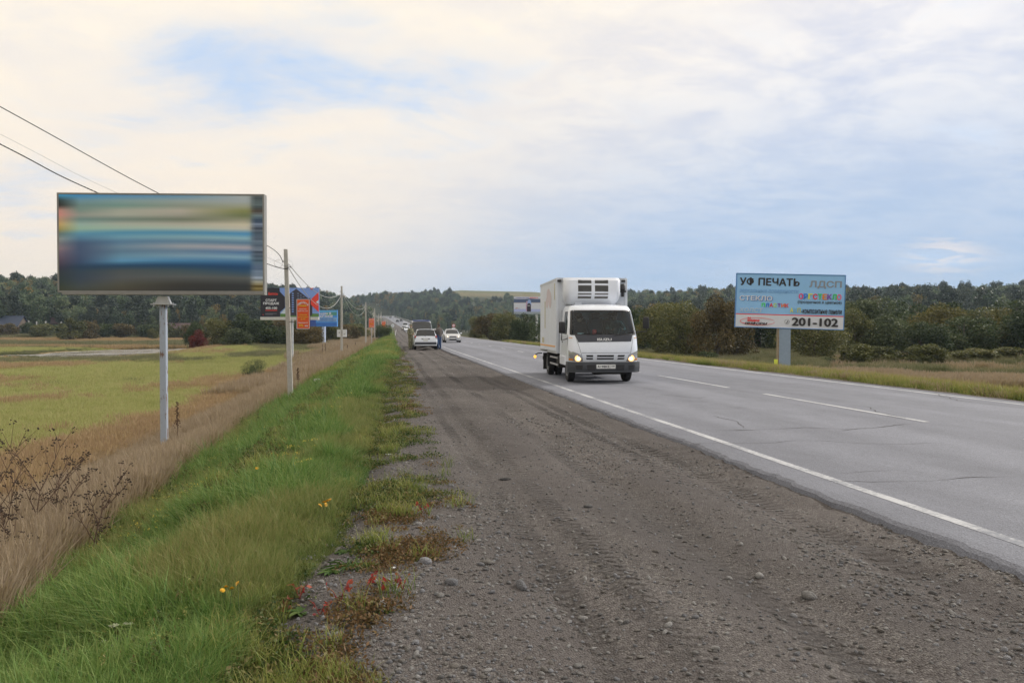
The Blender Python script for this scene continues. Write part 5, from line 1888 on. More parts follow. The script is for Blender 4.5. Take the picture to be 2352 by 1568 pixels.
MB().box((-wp / 2 - 0.17, 0.05, 0.95), (0.20, 0.06, 0.30), 0.008).build("meter_box", ink(215, 225, 80), RB)

# ---- dark building-sale billboard behind the nearest pole
dK = 86
pK = at(668, 755, dK)
gK = float(T(pK.x, pK.y))
sK = dK / F_PX
KB = thing("billboard", "black and red billboard with a grey tower block behind the nearest pole", "billboard", (pK.x, pK.y, gK), -YAW + 0.02)
zk0 = CAM_H + (755 - 727.5) * sK - gK
S = Sheet(KB, -2 * sK, zk0, 133 * sK, 66.5 * sK, ink(120, 150, 215))
def z3(x, y):
    return ((x - 78) / 770, (y - 668) / 384)
NAVY = ink(26, 24, 38)
S.poly([z3(335, 1052), z3(848, 1052), z3(848, 1010), z3(600, 1000), z3(335, 1010)], ink(75, 110, 55))
S.poly([z3(335, 1010), z3(400, 940), z3(420, 960), z3(420, 1010)], ink(210, 225, 240))
S.poly([z3(455, 1035), z3(760, 1035), z3(760, 850), z3(548, 680), z3(455, 750)], ink(45, 45, 60))
for r_ in range(9):
    S.rect(*[z3(490, 0)[0], z3(515, 0)[0]], z3(0, 735 + r_ * 30)[1], z3(0, 750 + r_ * 30)[1], ink(110, 140, 200), "printed_window")
for r_ in range(8):
    for c_ in range(3):
        S.rect(z3(562 + c_ * 36, 0)[0], z3(585 + c_ * 36, 0)[0], z3(0, 735 + r_ * 32 + c_ * 22)[1], z3(0, 752 + r_ * 32 + c_ * 22)[1], ink(85, 95, 120), "printed_window")
RED = ink(212, 62, 50)
S.poly([z3(846, 990), z3(846, 722), z3(742, 822), z3(742, 890)], RED)
S.poly([z3(728, 669), z3(778, 669), z3(752, 697)], RED)
S.poly([z3(845, 828), z3(845, 882), z3(808, 858)], ink(225, 235, 245))
S.poly([z3(79, 1051), z3(335, 1051), z3(335, 985), z3(400, 930), z3(400, 790), z3(330, 715), z3(330, 669), z3(79, 669)], NAVY)
S.text("Витязь", *[z3(182, 0)[0], z3(310, 0)[0]], z3(0, 728)[1], z3(0, 766)[1], RED, bold=0.03)
W_ = ink(235, 238, 245)
S.text("СТАРТ", z3(145, 0)[0], z3(292, 0)[0], z3(0, 816)[1], z3(0, 850)[1], W_, bold=0.04)
S.text("ПРОДАЖ", z3(113, 0)[0], z3(325, 0)[0], z3(0, 858)[1], z3(0, 897)[1], W_, bold=0.04)
S.text("455-100", z3(142, 0)[0], z3(298, 0)[0], z3(0, 921)[1], z3(0, 952)[1], W_, bold=0.04)
S.rect(z3(142, 0)[0], z3(298, 0)[0], z3(0, 962)[1], z3(0, 972)[1], RED)
S.rect(z3(140, 0)[0], z3(290, 0)[0], z3(0, 1005)[1], z3(0, 1010)[1], ink(110, 110, 125))
S.rect(z3(140, 0)[0], z3(240, 0)[0], z3(0, 1018)[1], z3(0, 1023)[1], ink(110, 110, 125))
S.poly([z3(105, 1025), z3(112, 1032), z3(119, 1025), z3(112, 1018)], RED)
for i in range(4):
    MB().box((-2 * sK + 133 * sK * (i - 1.5) / 4, 0.02, zk0 - 0.17), (133 * sK / 4 - 0.02, 0.5, 0.30)).build("ledge_panel", LEDGE, KB)
MB().box((0, 0.3, (zk0 - 0.3) / 2 - 0.2), (0.32, 0.3, zk0 - 0.3 + 0.4), 0.01).build("post", mat("pale_post", (0.5, 0.52, 0.55), 0.55), KB)

# ---- pale blue election billboard further on
dE = 132
pE = at(741, 755, dE)
gE = float(T(pE.x, pE.y))
sE = dE / F_PX
EB = thing("billboard", "smaller blue billboard with white slanting letters on a pale blue post", "billboard", (pE.x, pE.y, gE), -YAW - 0.45)
ze0 = CAM_H + (755 - 749) * sE - gE
S = Sheet(EB, 0, ze0, 5.6, 36 * sE, ink(70, 140, 215))
S.rect(0, 1, .78, 1, ink(40, 95, 170)); S.rect(0.0, 1, 0, .10, ink(95, 175, 225)); S.rect(.62, 1, .12, .32, ink(70, 130, 120))
S.rect(.30, 1, .46, .70, ink(150, 195, 240))
S.poly([(0.02, 1), (.28, 1), (.24, .45), (.15, .25), (.06, .45)], ink(40, 70, 140))
S.text("ВАДИМ", .36, .70, .14, .28, W_, bold=0.04, shear=0.2)
S.poly([(.74, .26), (.80, .26), (.80, .12), (.74, .12)], W_)
S.poly([(.75, .19), (.77, .24), (.81, .10), (.77, .20)], ink(40, 95, 170))
S.text("ЛОГУНОВ", .34, .86, .29, .44, W_, bold=0.05, shear=0.2)
S.text("РОДНОМУ КРАЮ –", .36, .96, .49, .58, ink(35, 80, 160), bold=0.03, shear=0.2)
S.text("РАЗВИТИЕ И ЗАЩИТА", .36, .97, .60, .69, ink(35, 80, 160), bold=0.03, shear=0.2)
frame(EB, 0, ze0, 5.6, 36 * sE, 0.05, -0.02, 0.2, ink(70, 125, 185))
MB().box((0, 0.3, ze0 / 2 - 0.2), (0.52, 0.4, ze0 + 0.4), 0.01).build("post", mat("pale_blue_post", (0.48, 0.56, 0.72), 0.5), EB)

# ---- small billboard beyond the lorry
dS = 140
pS = at(1232, 755, dS)
gS = float(T(pS.x, pS.y))
sS = dS / F_PX
SB = thing("billboard", "small white and blue billboard partly hidden by the lorry", "billboard", (pS.x, pS.y, gS), -YAW - 0.08)
zs0 = CAM_H + (755 - 716) * sS - gS
S = Sheet(SB, -10 * sS, zs0, 84 * sS, 35 * sS, ink(222, 226, 238))
S.rect(0, 1, .16, .40, ink(70, 85, 115)); S.poly([(0, .22), (0, .14), (.2, .18), (.45, .13), (.7, .17), (1, .13), (1, .22)], ink(70, 85, 115))
S.rect(0, 1, .40, .41, ink(235, 200, 170)); S.rect(0, 1, .82, 1, ink(150, 160, 195))
S.poly([(.335, .97), (.385, .97), (.39, .50), (.375, .30), (.345, .30), (.33, .55)], ink(165, 140, 165))
S.poly([(.37, .62), (.48, .62), (.47, .28), (.44, .20), (.41, .20), (.38, .28)], ink(150, 175, 225))
S.poly([(.36, .99), (.47, .99), (.47, .55), (.44, .44), (.39, .44), (.36, .58)], ink(35, 25, 40))
S.rect(.37, .455, .58, .61, W_)
S.text("ГОРДИМСЯ РОССИЕЙ!", .05, .42, .045, .12, ink(60, 70, 150), bold=0.03)
S.text("ВЕРИМ В", .44, .66, .045, .12, ink(205, 60, 60), bold=0.03)
S.poly([(.03, .80), (.10, .78), (.12, .75), (.09, .74), (.04, .77)], ink(150, 60, 70)); S.poly([(.13, .80), (.15, .80), (.145, .73)], ink(40, 40, 50))
for i in range(3):
    MB().box((-10 * sS + 84 * sS * (i - 1) / 3, 0.05, zs0 - 0.20), (84 * sS / 3 - 0.03, 0.45, 0.36)).build("ledge_panel", mat("grey_blue_ledge", (0.36, 0.42, 0.48), 0.6), SB)
MB().box((0, 0.3, zs0 / 2 - 0.2), (0.36, 0.36, zs0 + 0.3), 0.01).build("post", WHITEP, SB)

# ---- orange banners and the white board on the poles
def orange_banner(px0, px1, py0, py1, d, label, on_pole=None, post=False):
    a, b = at(px0, py1, d), at(px1, py0, d)
    w, h = (b - a).xy.length, b.z - a.z
    c = (a + b) / 2
    g = float(T(c.x, c.y))
    t = thing("hanging_banner" if on_pole is not None else "roadside_sign", label, "sign", (c.x, c.y, g if post else a.z), -YAW - 0.10, "orange flooring signs")
    z0 = (a.z - g) if post else 0.0
    S = Sheet(t, 0, z0, w, h, ink(226, 92, 42), 0.03)
    OR, YE = ink(226, 92, 42), ink(245, 205, 60)
    S.rect(0, 1, 0, .014, W_); S.rect(0, 1, .986, 1, W_); S.rect(0, .035, .014, .986, W_); S.rect(.965, 1, .014, .986, W_)
    # arched headline, letter by letter
    word = "Линолеум"
    for i, ch in enumerate(word):
        f = (i - 3.5) / 3.5
        u, v = .5 + f * .38, .075 + .075 * f * f
        S.text(ch, u - .045, u + .045, v, v + .075, W_, bold=0.03, shear=-0.0)
    S.text("Лидер", .20, .80, .185, .255, YE, bold=0.05)
    S.text("Будем рады", .22, .78, .315, .355, W_, bold=0.02)
    S.text("видеть Вас у нас!", .12, .90, .375, .425, W_, bold=0.02)
    S.text("с.Хомутово", .20, .82, .505, .560, YE, bold=0.03)
    S.text("ул.Колхозная", .14, .90, .575, .630, YE, bold=0.03)
    S.text("д.160", .35, .70, .640, .700, YE, bold=0.03)
    S.text("Линолеум от", .14, .90, .770, .825, W_, bold=0.03)
    S.text("375", .20, .50, .845, .925, YE, bold=0.05)
    S.text("руб.", .51, .62, .895, .925, YE, bold=0.03)
    S.text("м/кв", .66, .90, .87, .925, W_, bold=0.04)
    if not post:
        mb = MB()
        for x in (-w / 2 - 0.012, w / 2 + 0.012):
            mb.cyl((x, 0.015, -0.06), (x, 0.015, h + 0.06), 0.009, n=6)
        for z in (-0.012, h + 0.012):
            mb.cyl((-w / 2 - 0.03, 0.015, z), (w / 2 + 0.03, 0.015, z), 0.009, n=6)
        mb.build("wire_frame", BLACKP, t)
        for z in (h * 0.22, h * 0.70):
            MB().cyl((-w / 2 - 0.30, 0.03, z + 0.01), (-w / 2 + 0.02, 0.02, z), 0.012, n=6).build("bracket", BLACKP, t)
    else:
        MB().cyl((0, 0.06, -0.3), (0, 0.06, z0 + h * 0.9), 0.045, n=8).build("post", STEEL, t)
    return t


orange_banner(681, 711.5, 687, 755, 31.2, "orange flooring banner hung on the nearest concrete pole", 0)
orange_banner(847, 859.5, 731, 752, 108, "smaller orange flooring sign on a thin post by the third pole", None, True)
orange_banner(876.5, 886, 737.5, 752, 185, "farthest orange flooring sign among the distant poles", None, True)

a = at(774, 773, 66.6); b_ = at(795, 757, 66.6)
WBd = thing("notice_board", "small white board with black smudges behind the second pole", "sign", ((a.x + b_.x) / 2, (a.y + b_.y) / 2 + 0.35, a.z), -YAW)
w, h = (b_ - a).xy.length, b_.z - a.z
S = Sheet(WBd, 0, 0, w, h, WHITEP, 0.06)
S.poly([(.16, .48), (.28, .48), (.26, .36), (.18, .36)], BLACKP, "smudge"); S.poly([(.68, .72), (.86, .62), (.90, .50), (.84, .58), (.72, .64)], BLACKP, "smudge")
frame(WBd, 0, 0, w, h, 0.02, -0.02, 0.08, ink(200, 205, 212))
MB().box((0, -0.12, h * 0.6), (0.05, 0.30, 0.04)).build("bracket", STEEL, WBd)
# grey boxes on two far poles
for i, (dx_, z_, s_, lab) in enumerate([(0.16, 1.5, (0.42, 0.3, 1.0), "grey meter cabinet on the fifth pole"), (0.22, 2.2, (0.7, 0.35, 0.9), "pale meter cabinet on the sixth pole")]):
    t = POLES[4 + i][0]
    bx = thing("meter_cabinet", lab, "cabinet", (t.location.x + dx_, t.location.y - 0.3, t.location.z + z_), 0)
    MB().box((0, 0, 0), s_, 0.02).build("body", WHITEP, bx)
    MB().box((0.02, -s_[1] / 2 - 0.01, 0), (s_[0] * 0.8, 0.02, s_[2] * 0.8), 0.004).build("door", ink(190, 198, 205), bx)

# ---- round road signs
def round_sign(px, py, r, d, label, front):
    c = at(px, py, d)
    g = float(T(c.x, c.y))
    t = thing("road_sign", label, "road sign", (c.x, c.y, g), -YAW)
    zc = c.z - g
    MB().cyl((0, 0.03, -0.3), (0, 0.03, zc + 0.1), 0.035, n=8).build("post", STEEL, t)
    disc = MB().lathe([(r, 0.0), (r, 0.015), (r * 0.97, 0.02)], (0, -0.01, zc), "Y", 28).build("disc", ink(205, 50, 50) if front else ink(200, 208, 215), t)
    if front:
        MB().lathe([(r * 0.78, 0.0), (r * 0.78, 0.004)], (0, -0.018, zc), "Y", 28).build("white_face", W_, disc)
        MB().box((-r * 0.3, -0.022, zc), (r * 0.45, 0.006, r * 0.34), 0.01).build("red_car_symbol", ink(205, 50, 50), disc)
        MB().box((r * 0.3, -0.022, zc), (r * 0.45, 0.006, r * 0.34), 0.01).build("black_car_symbol", K, disc)
        pl = MB().box((0, -0.01, zc - r - 0.30), (r * 2.1, 0.02, r * 1.0)).build("plate", W_, t)
    else:
        MB().box((0, -0.03, zc), (0.10, 0.05, 0.35), 0.01).build("clamp", STEEL, t)
    return t


round_sign(1042, 747.5, 0.36, 186, "round red and white overtaking sign with a plate beyond the sedan", True)
round_sign(902, 747.5, 0.40, 203, "round sign seen from behind on the verge past the bush", False)
# ------------------------------------------------------------------ vehicles
PAINT_W = mat("white_vehicle_paint", (0.79, 0.835, 0.91), 0.28, var=0.03, coat=0.4)
PAINT_V = mat("silver_white_paint", (0.52, 0.53, 0.55), 0.3, 0.1, var=0.03, coat=0.4)
PAINT_DK = mat("dark_vehicle_paint", (0.03, 0.035, 0.045), 0.3, var=0.03, coat=0.4)
PAINT_RD = mat("dark_red_paint", (0.12, 0.03, 0.03), 0.35, var=0.03)
BOXW = mat("insulated_box_white", (0.69, 0.735, 0.81), 0.5, var=0.05, scale=1.5)
BUMPER = mat("grey_bumper_plastic", (0.055, 0.06, 0.068), 0.6, var=0.12, scale=4)
BLACKR = mat("black_plastic", (0.018, 0.018, 0.02), 0.55, var=0.2)
RUBBER = mat("tyre_rubber", (0.02, 0.02, 0.021), 0.85, var=0.25, scale=8)
RIM = mat("wheel_rim_grey", (0.30, 0.31, 0.32), 0.45, 0.5)
CHASSIS = mat("dirty_chassis", (0.035, 0.033, 0.03), 0.9, var=0.3)
CHROME = mat("bright_metal", (0.7, 0.7, 0.72), 0.18, 1.0, var=0.02)
GLASS = mat_glass("windscreen_glass", (0.62, 0.84, 0.92), 0.86)
GLASS_D = mat("tinted_glass", (0.012, 0.016, 0.02), 0.05, var=0.0, spec=0.8)
LAMP_ON = mat_emit("lit_headlamp", (1.0, 0.58, 0.24), 1.0)
LAMP_HOT = mat_emit("headlamp_core", (1.0, 0.83, 0.58), 1.6)
AMBER = mat_emit("amber_marker", (1.0, 0.5, 0.08), 1.2)
AMBER_D = mat("amber_lens", (0.75, 0.28, 0.05), 0.25)
LENS = mat("clear_lens", (0.55, 0.57, 0.6), 0.12, 0.6)
REDL = mat("tail_lamp_red", (0.42, 0.02, 0.02), 0.2)
PLATE = mat("number_plate_white", (0.70, 0.71, 0.70), 0.45, var=0.05)
SEATC = mat("seat_cloth", (0.07, 0.08, 0.09), 0.9)


def surf_patch(fn, quad, n=(6, 4), eps=0.004):
    """grid over a (x, z) quad (bl, br, tr, tl) laid on the surface y = fn(x, z)"""
    G = []
    for i in range(n[1] + 1):
        f = i / n[1]
        row = []
        for j in range(n[0] + 1):
            e = j / n[0]
            x = (quad[0][0] * (1 - e) + quad[1][0] * e) * (1 - f) + (quad[3][0] * (1 - e) + quad[2][0] * e) * f
            z = (quad[0][1] * (1 - e) + quad[1][1] * e) * (1 - f) + (quad[3][1] * (1 - e) + quad[2][1] * e) * f
            row.append(Vector((x, fn(x, z) - eps, z)))
        G.append(row)
    return G


def solid_patch(mb, fn, quad, n=(6, 4), out_=0.01, back=0.03, m=0):
    A = surf_patch(fn, quad, n, out_)
    B = [[p + Vector((0, back, 0)) for p in r_] for r_ in A]
    nx, nz = n
    vs = [p for r_ in A for p in r_] + [p for r_ in B for p in r_]
    k = nx + 1
    N = k * (nz + 1)
    fs = [(i * k + j, i * k + j + 1, (i + 1) * k + j + 1, (i + 1) * k + j) for i in range(nz) for j in range(nx)]
    edge = [j for j in range(k)] + [i * k + nx for i in range(1, nz + 1)] + [nz * k + j for j in range(nx - 1, -1, -1)] + [i * k for i in range(nz - 1, 0, -1)]
    fs += [(edge[i], edge[(i + 1) % len(edge)], N + edge[(i + 1) % len(edge)], N + edge[i]) for i in range(len(edge))]
    return mb.add(vs, fs, m)


def wheel(parent, c, r, w, side, dual=False, name="wheel"):
    """tyre and rim as one wheel part with sub-parts; side -1: outer face towards -x"""
    e = bpy.data.objects.new(name, None)
    COL.objects.link(e)
    e.parent = parent
    e.location = c
    k = r
    for off in ((0.0, -side * (w + 0.05)) if dual else (0.0,)):
        MB().lathe([(k * .58, -w * .42), (k * .80, -w * .5), (k * .95, -w * .47), (k, -w * .34), (k, w * .34), (k * .95, w * .47), (k * .80, w * .5), (k * .58, w * .42)], (off, 0, 0), "X", 28).build("tyre", RUBBER, e, True)
        s = side
        MB().lathe([(k * .60, -s * w * .40), (k * .60, s * w * .43), (k * .55, s * w * .47), (k * .50, s * w * .30), (k * .22, s * w * .22), (k * .20, s * w * .40), (k * .08, s * w * .42)], (off, 0, 0), "X", 24).build("rim", RIM, e, True)
    return e


# ---- the refrigerated lorry -------------------------------------------------
TX, TY = 5.66, 21.2
lorry = thing("refrigerated_lorry", "white refrigerated box lorry with lit headlamps coming along the road", "lorry", (TX, TY, ROAD_Z + 0.01), -0.06)
lorry.scale = (0.97, 1.0, 0.962)
HW = 0.97
LEV = [(0.58, 0.10), (0.72, 0.045), (0.84, 0.03), (1.02, 0.055), (1.20, 0.10), (1.34, 0.155), (1.55, 0.255), (1.78, 0.365), (2.00, 0.475), (2.06, 0.52), (2.11, 0.60), (2.145, 0.74)]
_lz, _ly = [a for a, _ in LEV], [b for _, b in LEV]


def wid(z):
    return float(np.interp(z, [0.5, 0.8, 1.3, 2.0, 2.15], [HW, HW + .01, HW - .005, HW - .085, HW - .14]))


def fy_(x, z):
    """y of the cab's front skin"""
    y0 = float(np.interp(z, _lz, _ly))
    w = wid(z)
    r = 0.32
    ax = abs(x)
    y = y0 + 0.09 * (ax / w) ** 2
    if ax > w - r:
        q = min(1.0, (ax - (w - r)) / r)
        y += r * 0.85 * (1 - math.sqrt(max(0.0, 1 - q * q)))
    return y


REARY = 1.78


def cab_ring(z):
    w = wid(z)
    f = [-1, -.985, -.96, -.925, -.875, -.80, -.70, -.5, -.25, 0, .25, .5, .70, .80, .875, .925, .96, .985, 1]
    front = [Vector((k * w, fy_(k * w, z), z)) for k in f]
    yf = front[0].y
    side = [REARY, 1.40, 1.36, 0.95, 0.62]
    side = [max(s, yf + 0.05) if s > 0.7 else max(s, yf + 0.03) for s in side]
    L_ = [Vector((-w, s, z)) for s in side]
    R_ = [Vector((w, s, z)) for s in reversed(side)]
    return L_ + front + R_


zs = [0.58, 0.72, 0.84, 1.02, 1.20, 1.325, 1.345, 1.55, 1.78, 1.985, 2.005, 2.06, 2.11, 2.145]
rings = [cab_ring(z) for z in zs]
nR = len(rings[0])
shell, wsc, swl, swr = MB(), MB(), MB(), MB()
for i in range(len(zs) - 1):
    for j in range(nR - 1):
        q = [rings[i][j], rings[i][j + 1], rings[i + 1][j + 1], rings[i + 1][j]]
        inz = 1.34 < (zs[i] + zs[i + 1]) / 2 < 1.99
        tgt = shell
        if inz and 5 + 2 <= j < 5 + 16:
            tgt = wsc
        elif inz and 2 <= j < 4:
            tgt = swl
        elif inz and nR - 1 - 4 <= j < nR - 1 - 2:
            tgt = swr
        tgt.add(q, [(0, 1, 2, 3)])
# roof, in two inset rings, and the back
top = rings[-1]
cen = Vector((0, 1.25, 2.175))
in1 = [p.lerp(cen, 0.22) + Vector((0, 0, 0.016)) for p in top]
in2 = [p.lerp(cen, 0.6) + Vector((0, 0, 0.028)) for p in top]
for A, B in ((top, in1), (in1, in2)):
    for j in range(nR - 1):
        shell.add([A[j], A[j + 1], B[j + 1], B[j]], [(0, 1, 2, 3)])
    shell.add([A[-1], A[0], B[0], B[-1]], [(0, 1, 2, 3)])
shell.add(in2 + [cen + Vector((0, 0, 0.01))], [(j, (j + 1) % nR, nR) for j in range(nR)])
back = [rings[i][0] for i in range(len(zs))] + [rings[i][-1] for i in range(len(zs) - 1, -1, -1)]
shell.add(back, [tuple(range(len(back)))])


def weld(o, d=0.0005):
    bm = bmesh.new(); bm.from_mesh(o.data)
    bmesh.ops.remove_doubles(bm, verts=bm.verts, dist=d)
    bmesh.ops.recalc_face_normals(bm, faces=bm.faces)
    bm.to_mesh(o.data); bm.free()
    o.data.polygons.foreach_set("use_smooth", [True] * len(o.data.polygons))
    o.data.set_sharp_from_angle(angle=R(32))
    return o


cab = weld(shell.build("cab", PAINT_W, lorry, True))
weld(wsc.build("windscreen", GLASS, lorry, True))
weld(swl.build("side_window", GLASS, lorry, True)); weld(swr.build("side_window", GLASS, lorry, True))
# black gasket round the windscreen, dark band with the maker's name
mb = MB()
for z0, z1 in ((1.318, 1.348), (1.975, 2.012)):
    mb.grid(surf_patch(fy_, [(-.93 * wid(z0), z0), (.93 * wid(z0), z0), (.93 * wid(z1), z1), (-.93 * wid(z1), z1)], (24, 1), 0.005))
for s in (-1, 1):
    mb.grid(surf_patch(fy_, [(s * .955 * wid(1.33), 1.33), (s * .905 * wid(1.33), 1.33), (s * .905 * wid(2.0), 2.0), (s * .955 * wid(2.0), 2.0)], (3, 8), 0.005))
mb.build("windscreen_seal", BLACKR, lorry, True)
band = MB()
solid_patch(band, fy_, [(-.72, 1.125), (.74, 1.145), (.80, 1.322), (-.80, 1.322)], (16, 3), 0.006, 0.02)
band_o = band.build("front_band", mat("dark_blue_grey_band", (0.035, 0.04, 0.055), 0.4), lorry, True)
name_o = letters(band_o, "ISUZU", (-.205, .19, 1.165, 1.235), 0.0, mat("badge_silver", (0.62, 0.64, 0.66), 0.3, 0.6), 0.035)
co = name_o.data.vertices
for v in co:
    v.co.y = fy_(v.co.x, v.co.z) - 0.014
# seams of the front hatch
mb = MB()
for a, b in (((-.80, 1.32), (-.60, .62)), ((.82, 1.32), (.66, .62))):
    mb.grid(surf_patch(fy_, [(b[0], b[1]), (b[0] + .008, b[1]), (a[0] + .008, a[1]), (a[0], a[1])], (1, 12), 0.0015))
mb.grid(surf_patch(fy_, [(-.63, .832), (.68, .832), (.68, .840), (-.63, .840)], (16, 1), 0.0015))
mb.build("hatch_seam", BLACKR, lorry)
for x0, x1 in ((-.52, -.33), (-.22, .24), (.36, .55)):
    for z0, z1 in ((.655, .695), (.725, .775)):
        mb = MB()
        k = 0.02 if x0 < 0 and x1 < 0 else (-0.02 if x0 > 0.3 else 0)
        solid_patch(mb, fy_, [(x0 + k, z0), (x1 - abs(k) * (k < 0), z0), (x1, z1), (x0, z1)], (6, 2), 0.004, 0.02)
        mb.build("grille_slot", BLACKR, lorry)
for s in (-1, 1):
    mb = MB()
    quad = [(s * .60, .60), (s * .955, .615), (s * .965, .90), (s * .66, .79)]
    if s < 0:
        quad = [quad[1], quad[0], quad[3], quad[2]]
    solid_patch(mb, fy_, quad, (8, 6), 0.006, 0.04)
    hl = mb.build("headlight", LENS, lorry, True)
    cx_, cz_ = s * .735, .685
    MB().lathe([(0.088, 0.0), (0.088, 0.012), (0.08, 0.018)], (cx_, fy_(cx_, cz_) - 0.024, cz_), "Y", 20).build("lit_reflector", LAMP_ON, hl)
    MB().lathe([(0.052, 0.0), (0.048, 0.008)], (cx_ - s * 0.01, fy_(cx_, cz_) - 0.034, cz_ - 0.008), "Y", 16).build("bulb", LAMP_HOT, hl)
    mb = MB()
    quad = [(s * .86, .62), (s * .95, .63), (s * .955, .68), (s * .86, .67)]
    if s < 0:
        quad = [quad[1], quad[0], quad[3], quad[2]]
    solid_patch(mb, fy_, quad, (4, 2), 0.012, 0.02)
    mb.build("turn_lamp", AMBER_D, hl)
    mb = MB()
    cx_ = s * .90
    solid_patch(mb, fy_, [(cx_ - .04, 1.235), (cx_ + .04, 1.235), (cx_ + .03, 1.255), (cx_ - .05, 1.255)], (3, 1), 0.010, 0.02)
    mb.build("side_repeater", ink(200, 150, 90), lorry)


# bumper follows the front in plan
def bfy(x, z):
    return fy_(min(abs(x), HW - 0.002) * (1 if x > 0 else -1), .84) - 0.085 + (0.03 if z < 0.36 else 0)


mb = MB()
solid_patch(mb, bfy, [(-1.0, .30), (1.0, .30), (1.0, .585), (-1.0, .585)], (28, 5), 0.0, 0.30)
bump = mb.build("bumper", BUMPER, lorry, True)
for s in (-1, 1):
    for x0, x1, z0, z1 in ((.62, .82, .385, .50), (.28, .52, .37, .51)):
        mb = MB()
        a, b = sorted((s * x0, s * x1))
        solid_patch(mb, bfy, [(a + .02, z0), (b - .02, z0), (b, z1), (a, z1)], (4, 3), 0.004, 0.02)
        mb.build("fog_lamp_recess", BLACKR, bump)
pl = MB().box((0.0, bfy(0, .45) - 0.018, .465), (0.52, 0.014, 0.112), 0.004).build("number_plate", PLATE, lorry)
yp = bfy(0, .45) - 0.027
letters(pl, "А198КЕ", (-.235, .10, .432, .500), yp, BLACKR, 0.03)
letters(pl, "138", (.135, .235, .455, .500), yp, BLACKR, 0.02)
MB().box((0.115, yp + 0.001, .465), (0.004, 0.003, 0.10)).build("plate_divider", BLACKR, pl)
# wipers
for x0, x1 in ((-.62, -.05), (.12, .80)):
    mb = MB()
    mb.tube([(x0 - .02 + .15, fy_(x0, 1.31) - 0.02, 1.30), (x0 + .35, fy_(x0 + .35, 1.36) - 0.03, 1.345), (x1, fy_(x1, 1.39) - 0.02, 1.375)], 0.008, 6)
    mb.tube([(x0, fy_(x0, 1.36) - 0.018, 1.355), (x1, fy_(x1, 1.40) - 0.018, 1.385)], 0.007, 5)
    mb.build("wiper", BLACKR, lorry)
# mirrors on bent arms
for s, cx_, cz_, arm in ((-1, -1.14, 1.53, 1.26), (1, 1.20, 1.66, 1.40)):
    mb = MB()
    mb.box((cx_, 0.32, cz_), (0.175, 0.075, 0.32), 0.035, seg=3)
    mo = mb.build("mirror", BLACKR, lorry, True)
    MB().box((cx_, 0.362, cz_), (0.14, 0.008, 0.27), 0.003).build("mirror_glass", CHROME, mo)
    y0 = fy_(s * .955, 1.30) + 0.05
    MB().tube([(s * .93, y0, arm), (s * 1.0, y0 - 0.02, arm - 0.05 if s < 0 else arm), (cx_ + 0.02 * s, 0.31, arm - 0.08 if s < 0 else arm + 0.02), (cx_, 0.32, cz_ - 0.1)], 0.013, 7).build("mirror_arm", BLACKR, mo)
for s in (-1, 1):
    MB().box((s * (HW + .004), 1.33, 1.12), (0.022, 0.12, 0.035), 0.008).build("door_handle", BLACKR, lorry)
    mb = MB()
    mb.box((s * (HW + .002), 1.40, 1.45), (0.006, 0.012, 1.15)); mb.box((s * (HW + .002), 0.42, 1.05), (0.006, 0.010, .55))
    mb.build("door_seam", BLACKR, lorry)
# wheel arch step
    MB().box((s * .95, 1.22, .60), (.10, .95, .28), 0.03).build("step_skirt", PAINT_W, lorry, True)
# inside the cab
MB().box((0, 1.05, 1.02), (1.75, 0.9, 0.30)).box((0, 0.42, 1.24), (1.7, .38, .16), 0.05).build("dashboard", SEATC, lorry)
for cx_ in (-.5, .02, .5):
    MB().box((cx_, 1.18, 1.20), (.46, .48, .12), 0.05).box((cx_, 1.45, 1.50), (.46, .12, .60), 0.05).box((cx_, 1.46, 1.88), (.26, .09, .17), 0.04).build("seat", SEATC, lorry, True)
mb = MB()
for a in np.linspace(0, 2 * math.pi, 25)[:-1]:
    b = a + 2 * math.pi / 24
    c0 = Vector((.5, .66, 1.36)); e1, e2 = Vector((1, 0, 0)), Vector((0, .45, .89))
    mb.cyl(c0 + (e1 * math.cos(a) + e2 * math.sin(a)) * .2, c0 + (e1 * math.cos(b) + e2 * math.sin(b)) * .2, .014, n=5, cap=False)
mb.build("steering_wheel", BLACKR, lorry)
MB().box((0.06, .52, 1.86), (.26, .02, .075), 0.02).build("rear_view_mirror", BLACKR, lorry)
MB().box((-.62, .36, 1.355), (.17, .01, .05)).build("windscreen_paper", PLATE, lorry)
MB().box((-.23, .38, 1.40), (.11, .08, .14), 0.02).build("red_dash_toy", ink(190, 60, 55), lorry, True)

# insulated box body with its cooling unit
BY0, BY1, BZ0, BZ1, BW = 1.98, 5.95, .76, 3.0, 1.02
box = MB().box((0, (BY0 + BY1) / 2, (BZ0 + BZ1) / 2), (BW * 2, BY1 - BY0, BZ1 - BZ0), 0.025, seg=2).build("box_body", BOXW, lorry)
TRIM = mat("aluminium_trim", (0.58, 0.60, 0.63), 0.35, 0.6)
for s in (-1, 1):
    MB().box((s * (BW + .001), (BY0 + BY1) / 2, BZ1 - .03), (0.02, BY1 - BY0, .07)).build("roof_rail", TRIM, box)
    MB().box((s * (BW + .001), (BY0 + BY1) / 2, BZ0 + .03), (0.02, BY1 - BY0, .08)).build("floor_rail", TRIM, box)
    MB().box((s * BW, BY0 + .0, (BZ0 + BZ1) / 2), (0.09, 0.045, BZ1 - BZ0 - .02), 0.01).build("corner_post", BOXW, box)
    MB().box((s * (BW + .004), (BY0 + BY1) / 2 + .2, BZ0 + .20), (0.004, BY1 - BY0 - .5, .045)).build("orange_stripe", ink(225, 165, 90), box)
MB().box((0, BY0 - .002, BZ1 - .03), (BW * 2, 0.03, .06)).build("front_rail", TRIM, box)
TAPE = mat("yellowed_tape", (0.52, 0.49, 0.36), 0.6, var=0.1)
